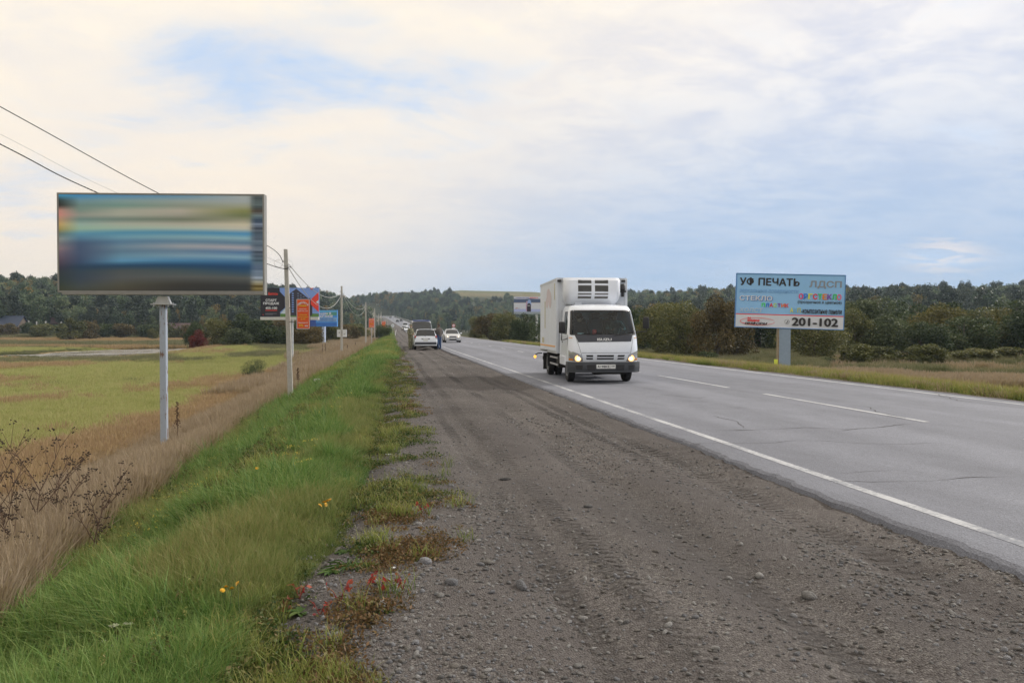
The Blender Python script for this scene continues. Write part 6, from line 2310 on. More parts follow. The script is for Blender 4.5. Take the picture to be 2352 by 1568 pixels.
MB().box((-(BW + .003), 2.55, 2.62), (.003, .14, .50)).build("tape_strip", TAPE, box)
MB().box((-(BW + .003), 4.7, 1.95), (.003, .20, .88)).build("tape_strip", TAPE, box)
MB().box((-(BW + .003), 5.2, 1.12), (.003, .55, .18)).build("tape_strip", TAPE, box)
PINK = mat("faded_red_logo", (0.63, 0.55, 0.58), 0.55, var=0.08)
mb = MB()
for y_, z_, ry, rz_ in ((3.9, 2.55, .42, .22), (3.5, 2.40, .30, .26), (4.2, 2.34, .3, .18)):
    mb.lathe([(1.0, 0), (1.0, 0.002)], (0, 0, 0), "X", 24)
    n0 = len(mb.v) - 48
    for i in range(n0, len(mb.v)):
        v = mb.v[i]; mb.v[i] = (v[0] - BW - .004 - 0.0015 * (y_ > 4) - 0.003 * (y_ < 3.6), y_ + v[1] * ry, z_ + v[2] * rz_)
mb.build("faded_logo", PINK, box)
# cooling unit: tapering below
def cool_ring(z):
    w = float(np.interp(z, [2.20, 2.34, 2.50, 2.95, 2.985], [.74, .80, .83, .83, .80]))
    y = float(np.interp(z, [2.20, 2.30, 2.45, 2.60, 2.90, 2.985], [1.78, 1.66, 1.52, 1.49, 1.52, 1.60]))
    P = [Vector((-w, BY0, z))]
    for a in np.linspace(0, math.pi / 2, 7):
        P.append(Vector((-w + .20 * (1 - math.cos(a)), y + .20 * (1 - math.sin(a)), z)))
    for q in (-.3, 0, .3):
        P.append(Vector((q, y - .01, z)))
    for a in np.linspace(math.pi / 2, 0, 7):
        P.append(Vector((w - .20 * (1 - math.cos(a)), y + .20 * (1 - math.sin(a)), z)))
    return P + [Vector((w, BY0, z))]
zc = [2.20, 2.26, 2.34, 2.42, 2.50, 2.60, 2.75, 2.90, 2.955, 2.985]
G = [cool_ring(z) for z in zc]
mb = MB(); mb.grid(G)
mb.add(G[-1], [tuple(range(len(G[-1])))]); mb.add(G[0], [tuple(range(len(G[0])))])
cool = weld(mb.build("cooling_unit", mat("cooling_unit_white", (0.79, 0.83, 0.91), 0.35, var=0.03), lorry, True))
cool.location = (-.05, 0, 0)


def cfy(x, z):
    y = float(np.interp(z, [2.20, 2.30, 2.45, 2.60, 2.90, 2.985], [1.78, 1.66, 1.52, 1.49, 1.52, 1.60]))
    return y - 0.01


VENT = mat("vent_mesh", (0.13, 0.13, 0.125), 0.7, var=0.3, scale=60)
for s in (-1, 1):
    for z0, z1 in ((2.815, 2.915), (2.575, 2.755), (2.485, 2.525), (2.375, 2.435)):
        mb = MB()
        a, b = sorted((s * .05, s * .44))
        solid_patch(mb, cfy, [(a, z0), (b, z0), (b, z1), (a, z1)], (4, 3), 0.004, 0.02)
        vo = mb.build("vent", VENT, cool)
        if z1 - z0 > 0.08:
            for z in np.arange(z0 + .022, z1 - .01, .028):
                MB().box(((a + b) / 2, cfy(0, z) - .008, z), (b - a - .02, .006, .007)).build("vent_slat", BLACKR, vo)
MB().box((-.45, 1.80, 2.16), (.22, .20, .22), 0.01).build("side_duct", BOXW, lorry)
MB().box((.1, 1.90, 2.20), (1.5, .12, .05), 0.005).build("unit_bracket", TRIM, lorry)
for x_ in (-.62, -.2, .3, .72):
    MB().cyl((x_, 1.83, 2.2), (x_, 1.85, 2.2), .014, n=8).build("bolt", BLACKR, lorry)
mb = MB()
mb.lathe([(.05, 0), (.085, .03), (.075, .16), (.05, .20)], (.90, 1.86, 2.62), "Z", 14); mb.box((.90, 1.86, 2.60), (.20, .10, .05), .01); mb.cyl((.90, 1.86, 2.44), (.90, 1.86, 2.60), .045, n=10)
mb.build("air_filter", BLACKR, lorry, True)
for x_ in (-.98, .94):
    MB().box((x_ * .99, BY0 - .06, BZ1 - .09), (.11, .08, .06), .01).build("roof_marker_lamp", BLACKR, lorry)

# running gear
mb = MB()
for s in (-1, 1):
    mb.box((s * .38, 3.3, .62), (.09, 5.2, .18))
mb.box((0, 2.3, .42), (1.3, .10, .12)); mb.box((0, .95, .38), (1.5, .12, .10)); mb.cyl((-.8, 4.55, .38), (.8, 4.55, .38), .07, n=10); mb.ball((0, 4.55, .38), (.2, .24, .2), 12); mb.box((0, 1.1, .52), (1.2, .9, .30)); mb.box((.25, .70, .27), (.9, .3, .10)); mb.cyl((0, 1.2, .55), (0, 4.5, .42), .05, n=8)
mb.build("chassis", CHASSIS, lorry)
MB().box((.72, 2.9, .50), (.45, .9, .36), .06, seg=2).build("fuel_tank", CHASSIS, lorry, True)
MB().box((-.70, 2.65, .50), (.42, .55, .36), .03).build("battery_box", CHASSIS, lorry, True)
for s in (-1, 1):
    wheel(lorry, (s * .80, 1.02, .375), .375, .20, s)
    wheel(lorry, (s * .86, 4.55, .375), .375, .20, s, True)
    MB().box((s * .80, 5.10, .42), (.46, .012, .55)).build("mudflap", BLACKR, lorry)
    MB().box((s * .80, 4.0, .50), (.46, .012, .40)).build("mudflap", BLACKR, lorry)
    mb = MB()
    for z in (.42, .62):
        mb.box((s * .98, 2.95, z), (.03, 1.55, .05))
    mb.build("side_guard", mat("side_guard_grey", (0.40, 0.41, 0.42), .5, .4), lorry)
    MB().box((s * .86, 4.55, .80), (.5, 1.0, .02), .005).build("rear_mudguard", BLACKR, lorry)
MB().box((0, 5.85, .50), (1.9, .06, .12), .01).build("rear_underrun_bar", CHASSIS, lorry)
mk = MB().tube([(-.98, 5.75, .66), (-1.12, 5.75, .66), (-1.20, 5.75, .62), (-1.22, 5.75, .58)], .018, 6).build("marker_stalk", BLACKR, lorry)
MB().ball((-1.225, 5.74, .54), (.05, .04, .055), 12).build("amber_marker_lamp", AMBER, mk, True)


# ---- cars -------------------------------------------------------------------
def car(name, label, loc, rz, st, paint, L, wr=0.30, group=None, detail=True, bumper_dark=False):
    """st: stations (y, z_sill, z_belt, z_top, w_belt, w_top) from nose to tail; glass is cut from the loft itself.
    y grows from the nose backwards"""
    t = thing(name, label, "car", loc, rz, group)

    def ring(s):
        y, zs_, zb, zt, wb, wt_ = s
        zm = zs_ + (zb - zs_) * 0.55
        half = [(-wb * .93, zs_), (-wb * .99, zs_ + (zm - zs_) * .4), (-wb * 1.01, zm), (-wb * .985, zb - .02), (-wb * .95, zb), (-wt_ - (wb * .95 - wt_) * .06, zt - (zt - zb) * .10), (-wt_ * .86, zt - (zt - zb) * .02), (-wt_ * .45, zt + .012)]
        return [Vector((x, y, z)) for x, z in half] + [Vector((0, y, zt + .018))] + [Vector((-x, y, z)) for x, z in reversed(half)]
    # densify
    S_ = []
    for a, b in zip(st[:-1], st[1:]):
        k = 3 if (b[0] - a[0]) > 0.35 else 1
        for i in range(k):
            S_.append((tuple(np.array(a[:6]) + (np.array(b[:6]) - np.array(a[:6])) * i / k), a[6] if len(a) > 6 else ""))
    S_.append((st[-1][:6], ""))
    Rg = [ring(s[0]) for s in S_]
    n_ = len(Rg[0])
    body, glass = MB(), {}
    for i in range(len(Rg) - 1):
        g_ = S_[i][1]
        for j in range(n_ - 1):
            q = [Rg[i][j], Rg[i][j + 1], Rg[i + 1][j + 1], Rg[i + 1][j]]
            tgt = body
            if g_ in ("windscreen", "rear_window") and 5 <= j < n_ - 1 - 5:
                tgt = glass.setdefault(g_, MB())
            elif g_.startswith("side") and j == 4:
                tgt = glass.setdefault(g_ + "L", MB())
            elif g_.startswith("side") and j == n_ - 1 - 5:
                tgt = glass.setdefault(g_ + "R", MB())
            tgt.add(q, [(0, 1, 2, 3)])
    for r_ in (Rg[0], Rg[-1]):
        body.add(r_, [tuple(range(n_))])
    body.add([Rg[i][0] for i in range(len(Rg))] + [Rg[i][-1] for i in range(len(Rg) - 1, -1, -1)], [tuple(range(2 * len(Rg)))], 0)
    bo = weld(body.build("body", paint, t, True))
    if not detail:
        m = bo.data
        m.materials.append(GLASS_D); m.materials.append(RUBBER)
    for k, v in glass.items():
        weld(v.build("side_window" if k.startswith("side") else k, GLASS_D, t, True))
    wy0, wy1 = L * 0.18, L * 0.79
    hw = max(s[4] for s in st) - .10
    for y in (wy0, wy1):
        for s in (-1, 1):
            wheel(t, (s * hw, y, wr), wr, .19, s)
            MB().lathe([(wr * 1.16, -.03), (wr * 1.16, .03)], (s * (hw + .075), y, wr + .02), "X", 22).build("wheel_arch", BLACKR, t)
    return t


def front_face(t, L, w, z0, grille=True, lamps=True, lamp_on=True, yb=0.0, zl=.66, plate=True):
    for s in (-1, 1):
        o = MB().ball((s * w * .72, yb + .07, zl), (w * .20, .09, .085), 14).build("headlight", LENS, t, True)
        if lamp_on:
            MB().ball((s * w * .72, yb + .02, zl), (.085, .05, .07), 12).build("lit_lamp", LAMP_HOT, o, True)
    if grille:
        MB().box((0, yb - .005, zl + .01), (w * .85, .05, .13), .02).build("grille", BLACKR, t)
        MB().box((0, yb - .035, zl + .02), (w * .80, .02, .03), .005).build("grille_bar", CHROME, t)
    MB().box((0, yb - .05, zl - .28), (w * .95, .05, .11), .02).build("intake", BLACKR, t)
    if plate:
        MB().box((0, yb - .09, zl - .16), (.52, .012, .11)).build("number_plate", PLATE, t)


def mirrors(t, y, z, w, m=BLACKR):
    for s in (-1, 1):
        MB().box((s * (w + .10), y, z), (.19, .09, .13), .03, seg=2).build("mirror", m, t, True)


WAGON = [(0.0, .30, .60, .64, .74, .50), (.12, .22, .72, .76, .80, .60), (.75, .20, .88, .92, .83, .66), (1.05, .20, .93, .96, .84, .68, "windscreen"), (1.75, .20, .95, 1.40, .845, .60), (1.88, .20, .95, 1.44, .845, .61, "side1"), (2.70, .20, .95, 1.47, .845, .62), (2.78, .20, .95, 1.47, .845, .62, "side2"), (3.75, .20, .95, 1.45, .84, .61), (3.95, .22, .95, 1.43, .835, .60, "rear_window"), (4.12, .26, .93, .97, .83, .70), (4.19, .30, .80, .84, .81, .72), (4.22, .34, .62, .66, .79, .72)]
wg = car("estate_car", "white estate car parked on the gravel with its back to the camera", (2.80, 60.0, 0.0), 0, WAGON, PAINT_W, 4.2)
# the loft runs nose to tail along +y, so turn the car: nose away from the camera
wg.rotation_euler = (0, 0, math.pi)
wg.location = (2.72, 64.2, 0.0)


def tail(t, L):
    for s in (-1, 1):
        o = MB().box((s * .745, L - .055, .80), (.13, .12, .40), .03, seg=2).build("tail_lamp", REDL, t, True)
        MB().box((s * .745, L + .008, .82), (.10, .02, .13), .008).build("reversing_lens", LENS, o)
    MB().box((0, L - .02, .455), (1.60, .14, .24), .05, seg=2).build("rear_bumper", mat("dark_grey_bumper", (.06, .065, .08), .6), t, True)
    MB().box((0, L - .01, .33), (1.50, .12, .07), .02).build("bumper_lip", PAINT_W, t, True)
    MB().box((0, L - .02, .70), (.62, .10, .17), .01).build("plate_recess", BLACKR, t)
    p = MB().box((0, L + .035, .70), (.34, .012, .20)).build("number_plate", PLATE, t)
    MB().box((0, L + .0, .83), (.70, .05, .03), .01).build("tailgate_trim", CHROME, t)
    MB().tube([(0, L - .02, .95), (.10, L - .05, 1.0), (.28, L - .09, 1.01)], .010, 5).build("rear_wiper", BLACKR, t)
    MB().box((0, L - .32, 1.46), (1.0, .16, .03), .01).build("roof_spoiler", PAINT_W, t, True)
    for s in (-1, 1):
        MB().tube([(s * .52, 1.95, 1.465), (s * .54, 2.8, 1.50), (s * .52, 3.7, 1.47)], .014, 6).build("roof_rack_rail", BLACKR, t)


tail(wg, 4.18)
mirrors(wg, 1.30, 1.0, .84, PAINT_W)

VAN = [(0.0, .34, .80, .86, .84, .66), (.10, .28, .98, 1.05, .90, .74), (.55, .25, 1.12, 1.20, .93, .80, "windscreen"), (1.25, .25, 1.18, 2.06, .945, .74), (1.36, .25, 1.18, 2.16, .945, .76, "side1"), (2.05, .25, 1.18, 2.20, .95, .78), (2.15, .25, 1.18, 2.20, .95, .78, "side2"), (3.2, .25, 1.18, 2.21, .95, .78), (3.3, .25, 1.18, 2.21, .95, .78, "side3"), (4.3, .25, 1.18, 2.19, .945, .77), (4.62, .30, 1.15, 2.12, .93, .74), (4.68, .36, 1.0, 1.95, .90, .72)]
vn = car("passenger_van", "tall pale van with a dark windscreen nose to nose with the parked estate car", (2.72, 66.4, 0.0), 0, VAN, PAINT_V, 4.68, .33)
front_face(vn, 4.68, .90, .5, lamp_on=False, zl=.84)
mirrors(vn, .95, 1.30, .95)
MB().box((0, 1.30, 2.17), (1.42, .16, .05), .02).build("sky_reflection_bar", ink(60, 80, 150), vn, True)  # blue bar added to stand for sky reflected along the windscreen's top

SEDAN = [(0.0, .26, .56, .60, .72, .48), (.10, .20, .66, .70, .80, .58), (.85, .19, .84, .88, .845, .66), (1.15, .19, .88, .91, .85, .67, "windscreen"), (1.80, .19, .90, 1.34, .85, .57), (1.92, .19, .90, 1.39, .85, .58, "side1"), (2.60, .19, .90, 1.41, .85, .58), (2.68, .19, .90, 1.41, .85, .58, "side2"), (3.30, .19, .90, 1.36, .845, .56), (3.38, .19, .90, 1.34, .845, .56, "rear_window"), (3.85, .20, .90, .96, .84, .66), (4.25, .24, .86, .90, .81, .64), (4.34, .30, .62, .66, .77, .60)]
sd = car("sedan", "white sedan with lit headlamps approaching on the road behind the lorry", (6.75, 86.5, ROAD_Z + .01), 0, SEDAN, PAINT_V, 4.34)
front_face(sd, 4.34, .78, .3, zl=.61)
mirrors(sd, 1.35, .98, .85, PAINT_W)
sd2 = car("sedan", "second pale sedan half hidden behind the man in the brown jacket", (6.15, 101, ROAD_Z + .01), 0, SEDAN, PAINT_V, 4.34)
front_face(sd2, 4.34, .78, .3, zl=.61, lamp_on=False)
mirrors(sd2, 1.35, .98, .85, BLACKR)


def far_car(px, py, d, paint, lamps, label, s=1.0, tall=1.0, toward=True, name="far_car"):
    p = at(px, py, d)
    y = p.y
    t = car(name, label, (p.x, y, float(ZR(y)) + ROAD_Z), 0 if toward else math.pi, SEDAN if tall == 1.0 else VAN, paint, 4.34 if tall == 1.0 else 4.68)
    t.scale = (s, s, s)
    t["group"] = "cars far off on the climbing road"
    if toward:
        front_face(t, 4.34, .78, .3, zl=.61 if tall == 1 else .84, lamp_on=lamps, grille=False, plate=False)
    return t


far_car(935, 757, 235, PAINT_W, False, "white car in the far queue just left of the van")
far_car(931, 750, 300, PAINT_W, True, "pale van with lit headlamps leading the far queue", 1.0, 2)
far_car(929, 755, 262, PAINT_DK, True, "dark car with a single bright lamp beside the far queue")
far_car(912.5, 740, 480, PAINT_DK, False, "dark car on the upper road, seen between the queue and the bend", toward=False)
far_car(921, 738, 500, PAINT_DK, False, "small dark car at the outer side of the upper road", toward=False)
far_car(896.5, 732, 660, PAINT_DK, False, "dark car high up near the bend of the road")
far_car(903, 730.5, 690, PAINT_W, False, "white car high up near the bend of the road", toward=False)
# ------------------------------------------------------------------ people
SKIN = mat("skin", (0.40, 0.25, 0.18), 0.6, var=0.05)
DENIM = mat("blue_jeans", (0.035, 0.075, 0.17), 0.9, var=0.15)
BROWNJ = mat("brown_grey_jacket", (0.085, 0.072, 0.065), 0.85, var=0.15)
DARKJ = mat("dark_jacket", (0.025, 0.028, 0.035), 0.85)
GREENJ = mat("dark_green_jacket", (0.018, 0.06, 0.055), 0.8, var=0.3, scale=14)
SHOE = mat("dark_shoe", (0.02, 0.02, 0.02), 0.7)
HAIR = mat("brown_hair", (0.05, 0.035, 0.025), 0.8)
EYE = mat("eye_dark", (0.02, 0.015, 0.012), 0.3)
LIP = mat("lip", (0.33, 0.15, 0.12), 0.6)


def camo_mat():
    m, t, b = nodes_of("camouflage_cloth")
    c = t.nodes.new("ShaderNodeTexCoord")
    n = t.nodes.new("ShaderNodeTexNoise"); n.inputs["Scale"].default_value = 9; n.inputs["Detail"].default_value = 3
    t.links.new(c.outputs["Object"], n.inputs["Vector"])
    rp = t.nodes.new("ShaderNodeValToRGB"); rp.color_ramp.interpolation = "CONSTANT"
    e = rp.color_ramp.elements
    e[0].position, e[0].color = 0, (0.07, 0.065, 0.04, 1)
    e[1].position, e[1].color = 0.43, (0.15, 0.15, 0.09, 1)
    for p, q in ((0.52, (0.24, 0.22, 0.14)), (0.60, (0.10, 0.11, 0.06))):
        x = e.new(p); x.color = (*q, 1)
    t.links.new(n.outputs["Fac"], rp.inputs[0]); t.links.new(rp.outputs[0], b.inputs["Base Color"])
    b.inputs["Roughness"].default_value = 0.95
    return m


CAMO = camo_mat()


def person(label, loc, rz, J, top, legs, head_tilt=0.0, scale=1.0, headgear=None, group=None):
    """J: joint -> (x, y, z, r); the body faces -y. One skinned surface, clothes by bone."""
    bones = [("pelvis", "waist", top), ("waist", "chest", top), ("chest", "neck", top), ("neck", "jaw", SKIN), ("jaw", "skull", SKIN)]
    for s in ("l", "r"):
        bones += [("chest", "sh" + s, top), ("sh" + s, "el" + s, top), ("el" + s, "wr" + s, top), ("wr" + s, "pa" + s, SKIN),
                  ("pelvis", "hi" + s, legs), ("hi" + s, "kn" + s, legs), ("kn" + s, "an" + s, legs), ("an" + s, "to" + s, SHOE)]
        w, p = Vector(J["wr" + s][:3]), Vector(J["pa" + s][:3])
        d = (p - w).normalized()
        sd_ = d.cross(Vector((0, -1, 0.2))).normalized()
        if sd_.length < .1:
            sd_ = Vector((1, 0, 0))
        for k, (o, ln) in enumerate(((-.028, .062), (-.010, .078), (.010, .074), (.028, .058))):
            b1 = p + sd_ * o + d * .025
            J[f"fa{s}{k}"] = (*b1, .010)
            J[f"fb{s}{k}"] = (*(b1 + d * ln * .55 + Vector((0, -.006, 0))), .009)
            J[f"fc{s}{k}"] = (*(b1 + d * ln + Vector((0, -.02, 0))), .008)
            bones += [("pa" + s, f"fa{s}{k}", SKIN), (f"fa{s}{k}", f"fb{s}{k}", SKIN), (f"fb{s}{k}", f"fc{s}{k}", SKIN)]
        th = w.lerp(p, .45) + Vector((0, -.035, 0)) + d * .02
        J["ta" + s] = (*th, .011); J["tb" + s] = (*(th + d * .035 + Vector((0, -.015, 0))), .009)
        bones += [("wr" + s, "ta" + s, SKIN), ("ta" + s, "tb" + s, SKIN)]
    names = list(J)
    me = bpy.data.meshes.new("person")
    me.from_pydata([J[n][:3] for n in names], [(names.index(a), names.index(b)) for a, b, _ in bones], [])
    o = bpy.data.objects.new("person", me)
    COL.objects.link(o)
    sk = o.modifiers.new("skin", "SKIN")
    sk.use_smooth_shade = True
    for i, n in enumerate(names):
        v = me.skin_vertices[0].data[i]
        v.radius = (J[n][3], J[n][3] * (0.80 if n in ("chest", "waist", "pelvis") else 1.0))
        v.use_root = n == "pelvis"
    sb = o.modifiers.new("sub", "SUBSURF"); sb.levels = 1; sb.render_levels = 1
    dg = bpy.context.evaluated_depsgraph_get()
    m2 = bpy.data.meshes.new_from_object(o.evaluated_get(dg))
    bpy.data.objects.remove(o)
    mats = [top, legs, SKIN, SHOE]
    m2.materials.clear()
    for q in mats:
        m2.materials.append(q)
    A = np.array([J[a][:3] for a, b, _ in bones]); B = np.array([J[b][:3] for a, b, _ in bones])
    RR_ = np.array([(J[a][3] + J[b][3]) / 2 for a, b, _ in bones])
    mi = [mats.index(m) for _, _, m in bones]
    for p in m2.polygons:
        c = np.array(p.center)
        t_ = np.clip(((c - A) * (B - A)).sum(1) / np.maximum(((B - A) ** 2).sum(1), 1e-9), 0, 1)
        dd = np.linalg.norm(c - (A + (B - A) * t_[:, None]), axis=1) / RR_
        k = int(np.argmin(dd))
        p.material_index = mi[k]
        p.use_smooth = True
    t = thing("person", label, "person", loc, rz, group)
    t.scale = (scale,) * 3
    link("body", m2, t)
    sx, sy, sz = J["skull"][:3]
    hr = J["skull"][3]
    mb = MB()
    mb.ball((sx, sy - hr * .98, sz - hr * .25), (.014, .022, .022), 8, 0)
    for s in (-1, 1):
        mb.ball((sx + s * hr * .92, sy + .01, sz - hr * .2), (.012, .022, .034), 8, 0)
        mb.ball((sx + s * .032, sy - hr * .86, sz + hr * .08), (.014, .012, .009), 8, 1)
    mb.box((sx, sy - hr * .88, sz - hr * .75), (.048, .012, .012), .004, 2)
    mb.build("face", [SKIN, EYE, LIP], t, True)
    if headgear == "cap":
        mb = MB()
        mb.lathe([(hr * 1.08, 0), (hr * 1.12, hr * .5), (hr * .95, hr * .80), (hr * .3, hr * .86)], (sx, sy, sz + hr * .22), "Z", 16)
        mb.box((sx, sy - hr * 1.25, sz + hr * .28), (hr * 1.5, hr * .9, .012), .004)
        mb.build("cap", CAMO, t, True)
    else:
        mb = MB()
        mb.ball((sx, sy + hr * .14, sz + hr * .22), (hr * 1.04, hr * 1.03, hr * .95), 14)
        mb.build("hair", HAIR, t, True)
    return t


def stand(lean=0.0):
    return {"pelvis": (0, 0, .95, .185), "waist": (0, .0, 1.12, .185), "chest": (0, .0, 1.34, .205), "neck": (0, -.01, 1.50, .062), "jaw": (0, -.035, 1.575, .078), "skull": (0, -.025, 1.665, .098),
            "shl": (.205, 0, 1.41, .088), "ell": (.29, .03, 1.14, .072), "wrl": (.225, -.10, .92, .036), "pal": (.215, -.13, .86, .030),
            "shr": (-.205, 0, 1.41, .088), "elr": (-.29, .03, 1.14, .072), "wrr": (-.225, -.10, .92, .036), "par": (-.215, -.13, .86, .030),
            "hil": (.10, 0, .90, .122), "knl": (.11, -.015, .50, .090), "anl": (.11, .03, .10, .068), "tol": (.11, -.13, .045, .042),
            "hir": (-.10, 0, .90, .122), "knr": (-.11, -.015, .50, .090), "anr": (-.11, .03, .10, .068), "tor": (-.11, -.13, .045, .042)}


J = stand()
J.update({"ell": (.28, -.02, 1.14, .072), "wrl": (.12, -.20, 1.10, .038), "pal": (.06, -.23, 1.11, .030), "elr": (-.28, .0, 1.13, .072), "wrr": (-.12, -.20, 1.04, .038), "par": (-.06, -.23, 1.04, .030)})
pp = at(943, 755, 59.6)
person("man in camouflage clothes and cap standing at the parked estate car", (pp.x, pp.y, 0.0), R(48), J, CAMO, CAMO, headgear="cap", scale=1.03)
J = stand()
J.update({"wrl": (.24, -.16, .95, .036), "pal": (.22, -.20, .90, .030)})
pp = at(1008.5, 755, 60.8)
person("man in brown jacket and jeans standing between estate car and road", (pp.x, pp.y, 0.0), R(-140), J, BROWNJ, DENIM, scale=1.05)


def seat(hands):
    J = {"pelvis": (0, .06, .10, .150), "waist": (0, .06, .26, .135), "chest": (0, .04, .46, .165), "neck": (0, .02, .62, .062), "jaw": (0, -.015, .69, .078), "skull": (0, -.005, .78, .098),
         "hil": (.10, .02, .08, .10), "knl": (.13, -.36, .12, .075), "anl": (.13, -.40, -.24, .05), "tol": (.13, -.52, -.28, .042),
         "hir": (-.10, .02, .08, .10), "knr": (-.13, -.36, .12, .075), "anr": (-.13, -.40, -.24, .05), "tor": (-.13, -.52, -.28, .042),
         "shl": (.19, .03, .54, .072), "shr": (-.19, .03, .54, .072)}
    if hands:
        J.update({"ell": (.27, -.16, .36, .052), "wrl": (.17, -.36, .34, .036), "pal": (.15, -.41, .35, .030), "elr": (-.27, -.16, .36, .052), "wrr": (-.17, -.36, .34, .036), "par": (-.15, -.41, .35, .030)})
    else:
        J.update({"ell": (.24, -.04, .28, .052), "wrl": (.12, -.24, .22, .036), "pal": (.09, -.28, .20, .030), "elr": (-.24, -.04, .28, .052), "wrr": (-.12, -.24, .22, .036), "par": (-.09, -.28, .20, .030)})
    return J


person("driver in a dark green jacket behind the lorry's steering wheel", (TX + .55, TY + 1.10, ROAD_Z + 1.10), -.06, seat(True), GREENJ, DENIM, scale=.92)
person("passenger in a dark jacket beside the lorry's side window", (TX - .42, TY + 1.16, ROAD_Z + 1.05), -.06, seat(False), DARKJ, DENIM, scale=.90)
# ------------------------------------------------------------------ far houses, fence, barrier
ROOF_B = mat("blue_roof_sheet", (0.03, 0.045, 0.09), 0.45, var=0.1)
ROOF_R = mat("dark_red_roof_sheet", (0.065, 0.03, 0.035), 0.5, var=0.1)
WALL_W = mat("pale_house_wall", (0.55, 0.54, 0.52), 0.8)
WALL_D = mat("log_house_wall", (0.13, 0.10, 0.08), 0.85, var=0.2)


def house(px, d, w, l, hw, hr, rz, roof, wall, label):
    p = col_at(px, d)
    t = thing("house", label, "house", p, rz)
    MB().box((0, 0, hw / 2 - .3), (w, l, hw + .6)).build("wall", wall, t)
    mb = MB()
    mb.prism([(-w / 2, hw), (w / 2, hw), (0, hw + hr)], -l / 2, l / 2)
    mb.build("gable", WALL_D, t)
    r_ = MB()
    for s in (-1, 1):
        e = .5
        r_.add([(0, -l / 2 - e, hw + hr + .12), (0, l / 2 + e, hw + hr + .12), (s * (w / 2 + e), l / 2 + e, hw - e * hr / (w / 2) + .12), (s * (w / 2 + e), -l / 2 - e, hw - e * hr / (w / 2) + .12),
                (0, -l / 2 - e, hw + hr), (0, l / 2 + e, hw + hr), (s * (w / 2 + e), l / 2 + e, hw - e * hr / (w / 2)), (s * (w / 2 + e), -l / 2 - e, hw - e * hr / (w / 2))], [(0, 1, 2, 3), (4, 5, 6, 7), (0, 3, 7, 4), (1, 2, 6, 5), (2, 3, 7, 6)])
    ro = r_.build("roof", roof, t)
    MB().box((w * .18, l * .15, hw + hr * .9), (.5, .5, 1.6)).build("chimney", WALL_D, ro)
    for x in (-w * .25, w * .25):
        MB().box((x, -l / 2 - .03, hw * .55), (1.1, .06, 1.2)).build("window", GLASS_D, t)
    return t


house(10, 285, 6, 13, 2.4, 3.0, R(80), ROOF_B, WALL_D, "house with a dark blue roof and white gable at the left edge")
house(112, 300, 7, 10, 2.4, 2.0, R(95), ROOF_R, WALL_D, "low house with a dark roof behind the round olive bush")
house(402, 290, 7, 11, 2.0, 1.7, R(80), ROOF_R, WALL_D, "low house with a dark red roof right of the big post")
p0, p1 = col_at(30, 278), col_at(250, 282)
t = thing("fence", "long dark brown metal fence before the far houses", "fence", p0, math.atan2(p1.y - p0.y, p1.x - p0.x))
Lf = (p1 - p0).xy.length
FENCE = mat("brown_fence_sheet", (0.075, 0.05, 0.045), 0.55, var=0.1)
for i in range(12):
    MB().box((Lf * (i + .5) / 12, 0, .9 + .4 * vnoise(i * .5, 0, 3)), (Lf / 12 - .06, .05, 2.0)).build("fence_panel", FENCE, t)
    MB().box((Lf * i / 12, -.06, 1.0), (.1, .1, 2.6)).build("fence_post", STEEL, t)
for i, (px, top, lab) in enumerate([(66, 736, "pale thin post right of the blue roofed house"), (84, 738, "pale post between the far bushes"), (105, 737, "pale post above the round olive bush"), (140.5, 739, "pale post left of the largest olive bush")]):
    p = col_at(px, 268)
    zt = CAM_H + (755 - top) * 268 / F_PX
    tag(MB().box((0, 0, (zt - p.z) / 2), (.26, .26, zt - p.z), .03).box((0, 0, zt - p.z - .3), (.7, .12, .12)).build("service_post", mat("pale_post_concrete", (.5, .5, .5), .8), None), lab, "post", "posts by the far houses").location = p

gr = thing("guard_rail", "grey crash barrier along the outer side of the climbing road", "crash barrier", (0, 0, 0))
ysr = np.arange(330, 800, 8.0)
pts = [Vector((float(XL(y)) + ROAD_W + 2.0, y, float(ZR(y)) + .62)) for y in ysr]
mb = MB()
for z0, z1 in ((-.15, 0.0), (0.02, .17)):
    for a, b in zip(pts[:-1], pts[1:]):
        mb.add([a + Vector((0, 0, z0)), b + Vector((0, 0, z0)), b + Vector((-.06, 0, (z0 + z1) / 2)), a + Vector((-.06, 0, (z0 + z1) / 2)), b + Vector((0, 0, z1)), a + Vector((0, 0, z1))], [(0, 1, 2, 3), (3, 2, 4, 5)])
mb.build("beam", STEEL, gr)
for p in pts[::2]:
    MB().box((p.x + .06, p.y, p.z - .35), (.1, .1, .9)).build("post", STEEL, gr)

# guide post bent over on the verge
p = at(908, 758, 172); g = float(ZR(p.y))
gp = MB().tube([(0, 0, -.1), (.02, 0, .5), (.10, 0, .9), (.22, 0, 1.25)], [.07, .07, .065, .05], 8).build("guide_post", WHITEP, None, True)
gp.location = (p.x, p.y, g - .1)
tag(gp, "white guide post bent sideways on the verge by the round sign's back", "guide post")

# ------------------------------------------------------------------ plants one can pick out
DEAD = mat("dead_brown_stem", (0.10, 0.06, 0.04), 0.9, var=0.2)
SEED = mat("dark_seed_head", (0.050, 0.033, 0.023), 0.95, var=0.3)
SORREL = mat("sorrel_seed_brown", (0.06, 0.026, 0.014), 0.9, var=0.3)


